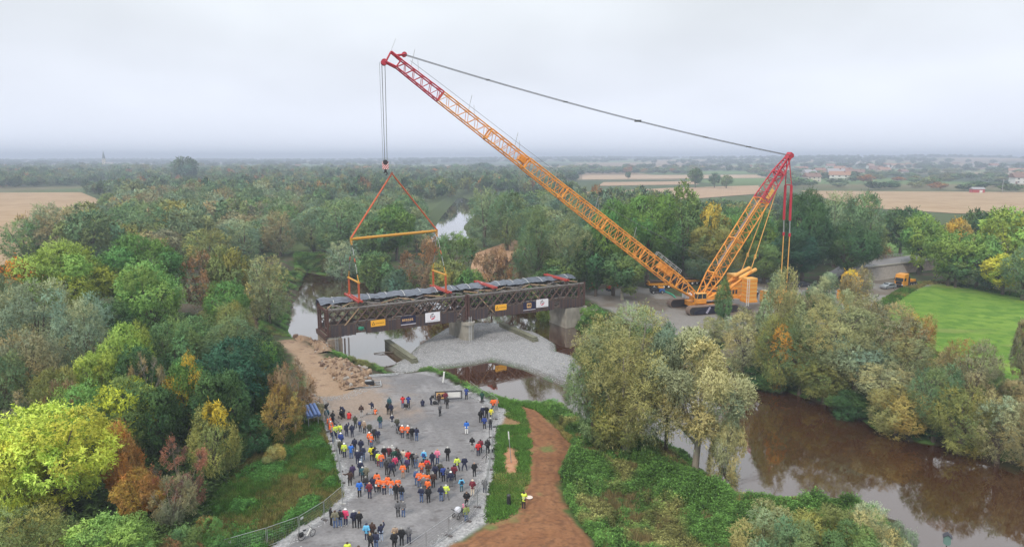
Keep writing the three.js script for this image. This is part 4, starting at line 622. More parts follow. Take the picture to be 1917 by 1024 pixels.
const mb = (c, W, H) => { c.fillStyle = '#e9e7ee'; c.fillRect(0, 0, W, H); c.fillStyle = '#26232c'; c.beginPath(); c.moveTo(W * 0.33, H * 0.25); c.lineTo(W * 0.52, H * 0.12); c.lineTo(W * 0.6, H * 0.18); c.lineTo(W * 0.48, H * 0.27); c.closePath(); c.fill(); c.strokeStyle = '#c8485c'; c.lineWidth = H * 0.06; c.beginPath(); c.ellipse(W * 0.5, H * 0.46, W * 0.15, H * 0.25, -0.4, 0.1, 4.2); c.stroke(); c.fillStyle = '#c8485c'; c.beginPath(); c.ellipse(W * 0.51, H * 0.66, W * 0.11, H * 0.08, -0.5, 0, 7); c.fill(); c.fillStyle = '#3b3846'; c.font = 'bold ' + Math.round(H * 0.22) + 'px sans-serif'; c.fillText('M&B', W * 0.34, H * 0.5, W * 0.34); c.fillStyle = '#9c98a6'; c.fillRect(W * 0.12, H * 0.86, W * 0.76, H * 0.04); };
banner('banner', 8.5, 11.5, 2.0, 3.3, yellowB, 'yellow banner with a triangle mark on the near span');
banner('banner', 14.75, 18, 1.55, 3.35, berger, 'dark blue banner reading BERGER on the near span');
banner('banner', 20.05, 23.35, 1.5, 3.5, mb, 'white banner with a red logo on the near span');
banner('banner', 36.35, 39.2, 2.2, 3.5, yellowB, 'yellow banner with a triangle mark on the far span');
banner('banner', 43.4, 46.6, 1.45, 3.3, square, 'dark blue banner with a yellow square on the far span');
banner('banner', 46.8, 50, 1.75, 3.6, mb, 'white banner with a red logo on the far span');

// lifting beams laid across the top of both spans
for (const [x, n, l] of [[6.5, 'red cross beams on the bridge top under the left lifting frame', 1], [25.5, 'red cross beams on the bridge top under the middle lifting frame', 1], [36.3, 'red cross beams on the bridge top of the far span, nearer the pier', 0], [55, 'red cross beams on the bridge top at the far end', 0]]) {
  const t = thing('lifting_beam', n, 'steel beam', onBridge(x, 0, 0), BR.turn, 'red cross beams on the bridge');
  for (const dx of [-0.35, 0.35]) { const b = beam(t, 'beam', [dx, 7.35, 0.6], [dx, 7.35, -D_ - 1.9], 0.28, 0.34, REDSTEEL); for (const z of [-0.4, 0.4]) part(b, 'end_plate', BOX, REDSTEEL, [z * 1.22, 0, 0], [0, 0, 0], [0.012, 1.25, 1.3]); }
  for (const z of [0.2, -3.5, -D_ - 1.3]) box(t, 'spacer', 0.5, 0.16, 0.2, l ? ORANGERED : REDSTEEL, [0, 7.35, z]);
  box(t, 'bearing', 0.9, 0.75, 0.3, OLDWOOD, [0, 6.8, 0.0]); box(t, 'bearing', 0.9, 0.75, 0.3, OLDWOOD, [0, 6.85, -D_]);
}
// lifting frames, ropes, spreader, slings, hook
for (const [x, n] of [[6.5, 'orange lifting frame standing on the left end of the bridge'], [25, 'orange lifting frame standing on the middle of the bridge']]) {
  const t = thing('hoisting_gantry', n, 'lifting frame', onBridge(x, 0, 0), BR.turn, 'lifting frames on the bridge');
  for (const z of [-0.2, -D_ + 0.2]) { const leg = beam(t, 'leg', [0, 7.52, z], [0, 11, z], 0.26, 0.3, ORANGERED); for (const s of [-1, 1]) part(leg, 'flange', BOX, ORANGERED, [0, 0, s * 0.5], [0, 0, 0], [1, 1.15, 0.18]); }
  bar(t, 'cross_bar', [0, 11, 0.3], [0, 11, -D_ - 0.3], 0.19, YELLOWSTEEL, CYL12); for (const z of [-0.2, -D_ + 0.2]) part(t, 'clamp', CYL12, YELLOWSTEEL, [0, 11, z], [Math.PI / 2, 0, 0], [0.26, 0.3, 0.26]);
}
for (const [x, xs, ys, n] of [[6.5, 6.35, 19, 'left'], [25, 24.55, 19.7, 'right']]) for (const [z, w] of [[-0.2, 'front'], [-D_ + 0.2, 'rear']]) {
  const t = thing('lifting_rope', `${w} rope from the ${n} end of the spreader down to its lifting frame`, 'rope', onBridge(xs, ys, -3.5), BR.turn, 'ropes under the spreader'); const e = [x - xs, 11.2 - ys, z + 3.5], P = (f) => e.map((v) => v * f), cols = [YELLOWSTEEL, BLACK, GALV, BLACK, ORANGERED, BLACK, GALV, BLACK, YELLOWSTEEL], st = [0, 0.12, 0.18, 0.38, 0.44, 0.53, 0.58, 0.8, 0.84, 1];
  for (let k = 0; k < 9; k++) bar(t, k % 4 ? 'rope' : 'shackle', P(st[k]), P(st[k + 1]), k % 4 ? 0.055 : 0.1, cols[k]);
}
{
  const t = thing('spreader_beam', 'long yellow tube spreader hanging level above the bridge', 'spreader', onBridge(15.1, 0, -3.5), BR.turn);
  const A = [6.35 - 15.1, 19.2, 0], B = [24.55 - 15.1, 19.9, 0]; bar(t, 'tube', A, B, 0.28, YELLOWSTEEL, CYL12);
  for (const f of [0.06, 0.18, 0.5, 0.82, 0.94]) { const c = A.map((v, i) => lerp(v, B[i], f)), d = A.map((v, i) => lerp(v, B[i], f + 0.012)); bar(t, 'flange', c, d, 0.36, YELLOWSTEEL, CYL12); }
  for (const e of [A, B]) { box(t, 'end_lug', 0.5, 1.1, 0.16, YELLOWSTEEL, [e[0], e[1] - 0.2, 0]); bar(t, 'pin', [e[0], e[1] - 0.55, -0.25], [e[0], e[1] - 0.55, 0.25], 0.1, GALV, CYL12); }
  for (const [e, n] of [[A, 'left'], [B, 'right']]) { const s = thing('sling', `orange ${n} sling running from the hook to the spreader end`, 'sling', onBridge(15.1, 31.9, -3.5), BR.turn, 'orange slings under the hook'); for (const dz of [-0.22, 0.22]) bar(s, 'sling_leg', [0, 0, dz * 0.5], [e[0], e[1] + 0.25 - 31.9, dz], 0.12, SLING); part(s, 'eye', new THREE.TorusGeometry(0.2, 0.07, 6, 12), SLING, [0, 0.05, 0]); }
}

// ---------- pier, abutments, walls in the river ----------
{
  const t = thing('bridge_pier', 'grey concrete pier standing on the gravel under the bridge', 'pier', onBridge(30, 0, -3.5), BR.turn), s = new THREE.Shape(), w = 1.35, d = 4.5; s.moveTo(-w, -d + w); s.absarc(0, -d + w, w, Math.PI, 2 * Math.PI); s.lineTo(w, d - w); s.absarc(0, d - w, w, 0, Math.PI); s.closePath();
  const mk = (k, y0, h) => { const g = new THREE.ExtrudeGeometry(s, { depth: h, bevelEnabled: true, bevelSize: 0.04, bevelThickness: 0.04, bevelSegments: 1, curveSegments: 10 }).rotateX(-Math.PI / 2).translate(0, y0, 0); const u = g.attributes.uv; for (let i = 0; i < u.count; i++) u.setXY(i, u.getX(i) / 4, u.getY(i) / 5); g.scale(k, 1, k); return g; };
  part(t, 'shaft', mk(1, -5, 4.9), CONCRETE); part(t, 'cap', mk(1.08, -0.1, 0.6), CONCRETE); for (const z of [-3.4, 3.4]) for (const x of [-0.8, 0.8]) box(t, 'bearing_block', 0.5, 0.35, 0.6, OLDWOOD, [x, 0.7, z]);
}
function ladder(label, a, b, w, n) { const t = thing('ladder', label, 'ladder', a, BR.turn); const c = b.map((v, i) => v - a[i]); const r = Math.cos(-BR.turn), q = Math.sin(-BR.turn), loc = [c[0] * r + c[2] * q, c[1], -c[0] * q + c[2] * r]; for (const s of [-1, 1]) bar(t, 'rail', [s * w, 0, 0], [loc[0] + s * w, loc[1], loc[2]], 0.05, GALV); for (let k = 1; k < n; k++) { const f = k / n; bar(t, 'rung', [loc[0] * f - w, loc[1] * f, loc[2] * f], [loc[0] * f + w, loc[1] * f, loc[2] * f], 0.035, GALV); } }
ladder('aluminium ladder leaning against the concrete pier', onBridge(29.2, -3.3, 2.6), onBridge(30.2, 1.7, 0.6), 0.28, 18);
ladder('aluminium ladder standing at the near abutment under the bridge', onBridge(1.5, -2.2, 0.9), onBridge(1.5, 0.75, 0.5), 0.26, 11);
{
  const t = thing('bridge_abutment', 'stone abutment and earth-stained wall under the near bridge end', 'abutment', onBridge(1.2, 0, -3.5), BR.turn); box(t, 'wall', 3, 5.2, 7.6, STONES, [0.1, -2.1, 0]); box(t, 'bearing_sill', 2.2, 0.35, 7.4, CONCRETE, [0, 0.66, 0]); beam(t, 'prop', [1.9, -4, 4.1], [1.9, 0.5, 4.1], 0.26, 0.26, OLDWOOD); beam(t, 'prop', [2.7, -4, 4.0], [2.7, 0.5, 4.0], 0.26, 0.26, GREYWOOD); beam(t, 'prop', [0.4, -3, 4.0], [0.4, 0.5, 4.0], 0.26, 0.26, GREYWOOD);
  const u = thing('bridge_abutment', 'grey concrete abutment under the far bridge end', 'abutment', onBridge(58, 0, -3.5), BR.turn); box(u, 'wall', 6, 6, 7.4, CONCRETE, [0, -2.3, 0]); box(u, 'bearing_sill', 5, 0.3, 7, CONCRETE, [0, 0.76, 0]); box(u, 'wing_wall', 0.6, 5, 3.5, CONCRETE, [3.4, -2.2, 4.6], [0, 0.5, 0]);
}
for (const [p, q, l] of [[[-26.21, -140.4], [-18.47, -126.52], 'mossy concrete wall in the water left of the pier'], [[-2.53, -155.63], [4.92, -142.24], 'mossy concrete wall at the gravel edge right of the pier']]) {
  const d = Math.hypot(q[0] - p[0], q[1] - p[1]), t = thing('river_wall', l, 'wall', [(p[0] + q[0]) / 2, 0, (p[1] + q[1]) / 2], -Math.atan2(q[1] - p[1], q[0] - p[0])); box(t, 'wall', d, 3.4, 1.05, MOSSY, [0, -4.35, 0]); box(t, 'coping', d + 0.1, 0.22, 1.2, MOSSY, [0, -2.6, 0]); box(t, 'end_block', 0.9, 3.2, 1.3, MOSSY, [d / 2 - 0.2, -4.4, 0]);
}
{ const t = thing('driftwood', 'bare branch lying in the water beside the mossy wall', 'branch', [-24.86, -135.1].reduce((a, v, i) => (i ? [a[0], -3.9, v] : [v]), [])); part(t, 'branch', tube([[-3, 0, 0.2], [-1, 0.15, 0], [1.2, 0.1, -0.3], [3, 0.3, 0]], 0.09), BARK); bar(t, 'twig', [0.4, 0.1, 0], [1.5, 0.9, 0.5], 0.05, BARK); bar(t, 'twig', [-0.6, 0.1, 0], [-1.4, -0.05, 0.9], 0.05, BARK); }
// ---------- the crawler crane ----------
const CRANE = { at: [44.5, 0, -158], dir: [-67.1 / 69.74, 19 / 69.74] }; CRANE.turn = Math.atan2(-CRANE.dir[1], CRANE.dir[0]);
const YEL = TEXM(grain([0.55, 0.21, 0.025], [0.9, 0.37, 0.035], 26, 26), 0.5), YEL2 = M(0.72, 0.38, 0.09, 0.5), RED = M(0.45, 0.02, 0.04, 0.5), CABLE = M(0.16, 0.165, 0.175, 0.5, 0.3), GLASS = new THREE.MeshPhysicalMaterial({ color: new THREE.Color().setRGB(0.03, 0.04, 0.045), roughness: 0.06, metalness: 0, specularIntensity: 1 }), DARKSTEEL = M(0.045, 0.04, 0.045, 0.6, 0.3), TRACKRUST = TEXM(grain([0.13, 0.085, 0.065], [0.26, 0.19, 0.15], 20, 20), 0.8), CREAM = M(0.62, 0.5, 0.33, 0.6);
{
  const t = thing('crawler_crane', 'huge orange and red lattice boom crawler crane lifting the bridge', 'crane', [...CRANE.at], CRANE.turn);
  t.position.y = height(CRANE.at[0], CRANE.at[2]);
  const lat = (name, A, B, w0, h0, w1, h1, bays, mat, rc, rl, side = V(0, 0, 1), opt = {}) => {     // one lattice section from A to B
    const g = new THREE.Group(); g.name = name; t.add(g); const a = V(...A), b = V(...B), ax = b.clone().sub(a).normalize(), up = side.clone().cross(ax).normalize(); if (up.y < 0 && !opt.flip) up.negate();
    const at = (f, s, v) => a.clone().lerp(b, f).addScaledVector(side, (s * lerp(w0, w1, f)) / 2).addScaledVector(up, (v * lerp(h0, h1, f)) / 2).toArray();
    for (const s of [-1, 1]) for (const v of [-1, 1]) bar(g, 'chord', at(0, s, v), at(1, s, v), rc, mat);
    for (let k = 0; k < bays; k++) { const f0 = k / bays, f1 = (k + 1) / bays, fm = (f0 + f1) / 2;
      for (const s of [-1, 1]) { bar(g, 'lacing', at(f0, s, -1), at(fm, s, 1), rl, mat); bar(g, 'lacing', at(fm, s, 1), at(f1, s, -1), rl, mat); }
      for (const v of [-1, 1]) { if ((k + (v > 0 ? 1 : 0)) % 2) bar(g, 'lacing', at(f0, -1, v), at(f1, 1, v), rl, mat); else bar(g, 'lacing', at(f0, 1, v), at(f1, -1, v), rl, mat); } }
    for (const f of [0, 1]) { for (const v of [-1, 1]) bar(g, 'end_bar', at(f, -1, v), at(f, 1, v), rc * 0.9, mat); for (const s of [-1, 1]) bar(g, 'end_bar', at(f, s, -1), at(f, s, 1), rc * 0.9, mat); }
    return { g, at };
  };
  // boom
  const foot = V(1.6, 2.9, 0), tip = V(70.4, 53.9, 0), bx = tip.clone().sub(foot).normalize(), bup = V(-bx.y, bx.x, 0), BL = tip.distanceTo(foot), bp = (s, v = 0, z = 0) => foot.clone().addScaledVector(bx, s).addScaledVector(bup, v).add(V(0, 0, z)).toArray();
  lat('boom_section', bp(0), bp(7), 2.6, 0.7, 2.8, 2.9, 4, YEL, 0.17, 0.09);
  const cuts = [7, 18.5, 30, 41.5, 52, 62]; for (let k = 0; k + 1 < cuts.length; k++) lat('boom_section', bp(cuts[k] + 0.06), bp(cuts[k + 1] - 0.06), 2.8, k < 3 ? 2.9 : lerp(2.9, 2.3, (k - 2) / 2), 2.8, k < 2 ? 2.9 : lerp(2.9, 2.3, (k - 1) / 3), k < 3 ? 6 : 5, YEL, 0.15, 0.068);
  lat('boom_section', bp(62.06), bp(74), 2.7, 2.25, 2.4, 2.1, 5, YEL, 0.13, 0.058); lat('boom_section', bp(74.06), bp(BL - 1.5), 2.4, 2.1, 2, 1.7, 5, RED, 0.15, 0.07);
  { const h = new THREE.Group(); h.name = 'boom_head'; t.add(h); for (const z of [-1, 1]) { bar(h, 'head_plate', bp(BL - 1.6, 0.85, z), bp(BL + 0.9, 0.9, z * 0.8), 0.2, RED); bar(h, 'head_plate', bp(BL - 1.6, -0.85, z), bp(BL + 0.6, -1.3, z * 0.8), 0.2, RED); bar(h, 'head_plate', bp(BL + 0.9, 0.9, z * 0.8), bp(BL + 0.6, -1.3, z * 0.8), 0.18, RED); bar(h, 'head_plate', bp(BL - 0.2, 0.9, z * 0.7), bp(BL - 1.4, 2.1, z * 0.5), 0.16, RED); }
    for (let k = -2; k <= 2; k++) { const c = bp(BL + 0.8, -1.5, k * 0.3); part(h, 'sheave', new THREE.CylinderGeometry(0.62, 0.62, 0.14, 16).rotateX(Math.PI / 2), RED, c); } for (let k = -1; k <= 1; k++) part(h, 'sheave', new THREE.CylinderGeometry(0.5, 0.5, 0.14, 14).rotateX(Math.PI / 2), RED, bp(BL - 1.4, 2.1, k * 0.35)); bar(h, 'mast', bp(BL + 0.9, 0.9, 0.5), bp(BL + 1.6, 3.6, 0.5), 0.04, GALV); }
  // walkway, service poles and gear on the boom
  { const w = new THREE.Group(); w.name = 'boom_walkway'; t.add(w); for (const z of [-0.6, -1.3]) { bar(w, 'rail', bp(8, 2.6, z), bp(15.5, 2.6, z), 0.05, GALV); bar(w, 'rail', bp(8, 2.1, z), bp(15.5, 2.1, z), 0.04, GALV); for (let k = 0; k <= 5; k++) bar(w, 'stanchion', bp(8 + k * 1.5, 1.5, z), bp(8 + k * 1.5, 2.6, z), 0.045, GALV); } }
  for (const s of [20, 31.5, 43, 54, 66, 80]) { bar(t, 'service_pole', bp(s, 1.2, 1), [bp(s, 1.2, 1)[0] + 0.1, bp(s, 1.2, 1)[1] + 2.4, 1], 0.04, GALV); bar(t, 'service_pole', bp(s + 2, 1.1, -0.8), bp(s + 3.2, 4, -0.8), 0.05, GALV); }
  box(t, 'rope_guide', 1.8, 1.1, 1.6, YEL, bp(53, 0.2), [0, 0, Math.atan2(bx.y, bx.x)]); box(t, 'winch', 3.6, 1.5, 2, YEL, bp(11, 0.6), [0, 0, Math.atan2(bx.y, bx.x)]);
  for (const [s, d] of [[4.5, 0.8], [6.5, 0.8]]) part(t, 'winch_drum', new THREE.CylinderGeometry(d, d, 1.8, 18).rotateX(Math.PI / 2), DARKSTEEL, bp(s, 0.1));
  // derrick mast leaning back
  const mf = V(0.6, 3.2, 0), mt = V(-20.9, 35.2, 0), mx = mt.clone().sub(mf).normalize(), mu = V(mx.y, -mx.x, 0), ML = mt.distanceTo(mf), mp = (s, v = 0, z = 0) => mf.clone().addScaledVector(mx, s).addScaledVector(mu, v).add(V(0, 0, z)).toArray();
  lat('mast_section', mp(0), mp(6), 2.6, 0.8, 3, 2.4, 3, YEL, 0.17, 0.085, V(0, 0, 1), { flip: 1 }); lat('mast_section', mp(6.06), mp(15.5), 3, 2.4, 3, 2.4, 5, YEL, 0.15, 0.075, V(0, 0, 1), { flip: 1 }); lat('mast_section', mp(15.56), mp(26.5), 3, 2.4, 3, 2.4, 6, YEL, 0.15, 0.07, V(0, 0, 1), { flip: 1 }); lat('mast_section', mp(26.56), mp(34), 3, 2.4, 2.4, 1.8, 4, RED, 0.16, 0.085, V(0, 0, 1), { flip: 1 }); lat('mast_section', mp(34.06), mp(ML), 2.4, 1.8, 0.9, 0.7, 3, RED, 0.18, 0.09, V(0, 0, 1), { flip: 1 });
  box(t, 'mast_panel', 2.6, 0.9, 0.12, YEL2, mp(28.5, -0.3, -1.42), [0, 0, Math.atan2(mx.y, mx.x)]); box(t, 'mast_walkway', 18, 0.08, 0.9, M(0.2, 0.17, 0.15, 0.7), mp(17, 0.9, -0.4), [0, 0, Math.atan2(mx.y, mx.x)]);
  { const h = new THREE.Group(); h.name = 'mast_head'; t.add(h); box(h, 'head_block', 1.6, 1, 1.5, RED, mp(ML + 0.2, 0), [0, 0, Math.atan2(mx.y, mx.x)]); for (const z of [-0.5, 0, 0.5]) part(h, 'sheave', new THREE.CylinderGeometry(0.55, 0.55, 0.14, 14).rotateX(Math.PI / 2), RED, mp(ML + 0.5, -0.3, z)); }
  // pendants from mast head to boom head, with a knot of links on the way
  const sag = (a, b, z, d) => { const pts = []; for (let k = 0; k <= 16; k++) { const f = k / 16; pts.push([lerp(a[0], b[0], f), lerp(a[1], b[1], f) - d * 4 * f * (1 - f), lerp(z * 1.3, z, f)]); } return pts; };
  const ph = mp(ML + 0.4), be = bp(BL - 1.4, 2.1); for (const z of [-0.62, -0.45, 0.45, 0.62]) part(t, 'pendant', tube(sag(ph, be, z, 1.1), 0.05, 40, 5), CABLE);
  for (const f of [0.1, 0.24, 0.43, 0.44, 0.62, 0.8]) { const p = sag(ph, be, 0.53, 1.1), k = p[Math.round(f * 16)]; for (const z of [-0.53, 0.53]) box(t, 'pendant_link', f > 0.42 && f < 0.45 ? 1 : 0.5, f > 0.42 && f < 0.45 ? 0.4 : 0.2, 0.3, CABLE, [k[0], k[1], z]); }
  part(t, 'hoist_line', tube([mp(8, 0.9), [26, 25.4, 0.2], bp(BL - 3, 1.9)], 0.035, 40, 4), CABLE);
  // hoist ropes and hook block straight below the head
  const hx = bp(BL + 0.8, -1.5)[0] + 0.35, hy = bp(BL + 0.8, -1.5)[1]; for (const [dx, dz] of [[-0.5, -0.3], [-0.5, 0.3], [0.1, -0.35], [0.1, 0.35], [0.55, 0]]) bar(t, 'hoist_rope', [hx + dx, hy, dz], [hx + dx * 0.75, 34.2, dz * 0.8], 0.035, CABLE);
  { const h = new THREE.Group(); h.name = 'hook_block'; t.add(h); const st = canvasTex(64, 64, (c, W, H) => { c.fillStyle = '#f1ece9'; c.fillRect(0, 0, W, H); c.strokeStyle = '#b3262f'; c.lineWidth = 9; for (let k = -64; k < 128; k += 22) { c.beginPath(); c.moveTo(k, 64); c.lineTo(k + 64, 0); c.stroke(); } }); box(h, 'cheek', 1.2, 1.5, 0.7, new THREE.MeshStandardMaterial({ map: st, roughness: 0.6 }), [hx, 33.5, 0]); for (const dz of [-0.3, 0.3]) part(h, 'sheave', new THREE.CylinderGeometry(0.5, 0.5, 0.12, 14).rotateX(Math.PI / 2), DARKSTEEL, [hx, 34.1, dz]); bar(h, 'swivel', [hx, 32.2, 0], [hx, 32.8, 0], 0.24, DARKSTEEL, CYL12); part(h, 'hook', new THREE.TorusGeometry(0.3, 0.12, 8, 14, 4.6), DARKSTEEL, [hx, 31.95, 0]); }
  // mast stays: yellow rods to the superstructure, red cylinders and rods to the hanging ballast
  for (const z of [-1.1, 1.1]) { const a = mp(ML - 7, -1.2, z * 0.7), b = [-11.2, 8.6, z * 1.5], m = a.map((v, i) => lerp(v, b[i], 0.82)); bar(t, 'stay_rod', a, m, 0.11, YEL2); box(t, 'stay_link', 0.4, 0.9, 0.35, YEL2, m); bar(t, 'stay_rod', m, b, 0.11, YEL2);
    const c = mp(ML - 0.2, 0, z * 0.35), c2 = [-21.4, 28.6, z], c3 = [-21.6, 20.4, z], c4 = [-21.8, 17, z], c5 = [-21.9, 3.4, z]; bar(t, 'ballast_link', c, c2, 0.12, RED); bar(t, 'cylinder', c2, c3, 0.3, RED, CYL12); bar(t, 'piston', c3, c4, 0.13, GALV, CYL12); bar(t, 'cylinder_end', [c4[0], c4[1] + 0.4, z], [c4[0], c4[1] - 0.4, z], 0.28, RED, CYL12); bar(t, 'ballast_rod', c4, c5, 0.12, YEL2); } bar(t, 'ballast_link', [-21.4, 28.7, -1.1], [-21.4, 28.7, 1.1], 0.12, RED);
  { const b = new THREE.Group(); b.name = 'hanging_ballast'; t.add(b); box(b, 'ballast_tray', 5, 0.5, 5.6, YEL, [-22, 0.75, 0]); for (const z of [-1.7, 1.7]) for (let k = 0; k < 5; k++) box(b, 'ballast_slab', 3.6, 0.42, 2, YEL2, [-22, 1.25 + k * 0.45, z]); for (const z of [-1.1, 1.1]) bar(b, 'lug', [-21.9, 1, z], [-21.9, 3.5, z], 0.16, YEL); }
  // undercarriage
  for (const z of [-4.3, 4.3]) { const c = new THREE.Group(); c.name = 'crawler_track'; t.add(c); const s = new THREE.Shape(), L = 5.4, R = 0.95; s.moveTo(-L, -R); s.lineTo(L, -R); s.absarc(L, 0, R, -Math.PI / 2, Math.PI / 2); s.lineTo(-L, R); s.absarc(-L, 0, R, Math.PI / 2, 1.5 * Math.PI); const belt = new THREE.ExtrudeGeometry(s, { depth: 1.5, bevelEnabled: false, curveSegments: 8 }).translate(0, R + 0.02, z - 0.75); part(c, 'track_frame', belt, DARKSTEEL);
    const shoes = []; const per = 4 * L + 2 * Math.PI * R; for (let d = 0; d < per; d += 0.42) { let x, y, a; if (d < 2 * L) { x = -L + d; y = -R; a = 0; } else if (d < 2 * L + Math.PI * R) { const q = (d - 2 * L) / R - Math.PI / 2; x = L + R * Math.cos(q); y = R * Math.sin(q); a = q + Math.PI / 2; } else if (d < 4 * L + Math.PI * R) { x = L - (d - 2 * L - Math.PI * R); y = R; a = Math.PI; } else { const q = (d - 4 * L - Math.PI * R) / R + Math.PI / 2; x = -L + R * Math.cos(q); y = R * Math.sin(q); a = q + Math.PI / 2; } shoes.push([x, y, a]); }
    for (const [x, y, a] of shoes) part(c, 'track_shoe', BOX, TRACKRUST, [x, y + R + 0.02, z], [0, 0, a], [0.38, 0.16, 1.75]);
    for (let k = -4; k <= 4; k++) part(c, 'roller', new THREE.CylinderGeometry(0.32, 0.32, 1.6, 14).rotateX(Math.PI / 2), DARKSTEEL, [k * 1.15, 0.5, z]);
    if (z < 0) { const sg = new THREE.Shape(); sg.moveTo(-1, 0.35); sg.lineTo(5.2, 0.35); sg.lineTo(5.2, 0.9); sg.lineTo(1.6, 2); sg.lineTo(-1, 1.95); part(c, 'side_cover', new THREE.ExtrudeGeometry(sg, { depth: 0.1, bevelEnabled: true, bevelSize: 0.02, bevelThickness: 0.02, bevelSegments: 1 }).translate(0, 0, -5.35), M(0.012, 0.012, 0.03, 0.5));
      const lt = canvasTex(256, 128, (x, W, H) => { x.fillStyle = '#15152c'; x.fillRect(0, 0, W, H); x.strokeStyle = '#c6c1d8'; x.lineWidth = 8; x.font = 'bold 104px sans-serif'; x.strokeText('3800', 6, 102, 244); }); part(c, 'lettering', new THREE.BoxGeometry(1.9, 0.8, 0.02), new THREE.MeshStandardMaterial({ map: lt, roughness: 0.6 }), [1.7, 1.15, -5.385], [0, Math.PI, 1.0]); } }
  box(t, 'carbody', 5.6, 1.1, 7, YEL, [0, 1.35, 0]); box(t, 'outrigger_box', 1.5, 1.1, 1.4, YEL, [3.4, 1.2, -4.2]); part(t, 'slew_ring', new THREE.CylinderGeometry(2.1, 2.1, 0.5, 28), DARKSTEEL, [0, 2.1, 0]);
  // superstructure
  box(t, 'deck', 12.5, 0.7, 3.2, YEL, [-3.6, 2.7, 0]); box(t, 'engine_house', 4.6, 1.9, 2.9, YEL, [-6.2, 4, 0]); for (let k = 0; k < 5; k++) box(t, 'louvre', 0.5, 1, 0.06, DARKSTEEL, [-7.9 + k * 0.8, 4.1, -1.48]); box(t, 'side_walkway', 9, 0.14, 1.1, GALV, [-3.4, 2.55, -2.2]); for (let k = 0; k < 6; k++) bar(t, 'railing', [-7.4 + k * 1.7, 2.6, -2.7], [-7.4 + k * 1.7, 3.7, -2.7], 0.04, YEL2); bar(t, 'railing', [-7.4, 3.7, -2.7], [1.1, 3.7, -2.7], 0.04, YEL2);
  part(t, 'winch_drum', new THREE.CylinderGeometry(0.75, 0.75, 2, 20).rotateX(Math.PI / 2), DARKSTEEL, [-2.6, 3.9, 0]); box(t, 'winch_frame', 1.9, 1.3, 2.5, YEL, [-2.6, 3.6, 0]); for (const z of [-1.4, 1.4]) { bar(t, 'a_frame', [-0.4, 3, z], [-9.4, 6.8, z * 0.9], 0.24, YEL); bar(t, 'a_frame', [-3.6, 3.2, z], [-11.6, 8.8, z * 1.1], 0.26, YEL); } part(t, 'rear_arm', new THREE.CapsuleGeometry(0.45, 4.2, 6, 14), YEL2, [-10.9, 8.2, 1.2], [0, 0, 1.15]); part(t, 'rear_arm', new THREE.CapsuleGeometry(0.45, 4.2, 6, 14), YEL2, [-10.9, 8.2, -1.2], [0, 0, 1.15]);
  { const c = new THREE.Group(); c.name = 'cab'; t.add(c); box(c, 'cab_shell', 2.5, 1.15, 1.25, YEL, [2.2, 2.75, -2.6]); box(c, 'roof', 2.5, 0.12, 1.3, YEL2, [2.2, 4.5, -2.6]); for (const [x, z] of [[1, -2.02], [1, -3.2], [2.1, -3.2], [3.4, -2.02], [3.4, -3.2]]) beam(c, 'pillar', [x, 3.3, z], [x - (x > 3 ? 0.25 : 0), 4.5, z], 0.09, 0.09, YEL2); box(c, 'window', 2.3, 1.15, 0.04, GLASS, [2.2, 3.9, -3.17]); box(c, 'windscreen', 0.04, 1.15, 1.1, GLASS, [3.36, 3.9, -2.6]); box(c, 'window', 2.3, 1.15, 0.04, GLASS, [2.2, 3.9, -2.05]); }
  // counterweight: two stacks of slabs at the tail with a ladder
  for (const z of [-3.1, 3.1]) { const c = new THREE.Group(); c.name = 'counterweight'; t.add(c); box(c, 'tray', 3, 0.5, 2.6, YEL, [-10.2, 2.2, z]); for (let k = 0; k < 11; k++) box(c, 'slab', 2.7, 0.44, 2.3, k % 2 ? YEL : YEL2, [-10.2 + 0.03 * (k % 3), 2.68 + k * 0.47, z]); }
  { const c = new THREE.Group(); c.name = 'ladder'; t.add(c); for (const x of [-9.3, -8.7]) bar(c, 'stile', [x, 1.2, -4.45], [x, 7.6, -4.45], 0.05, WHITE); for (let k = 0; k < 18; k++) bar(c, 'rung', [-9.3, 1.5 + k * 0.35, -4.45], [-8.7, 1.5 + k * 0.35, -4.45], 0.035, WHITE); }
}
// ---------- things on and round the gravel yard ----------
const ground = (x, z, up = 0) => [x, height(x, z) + up, z];
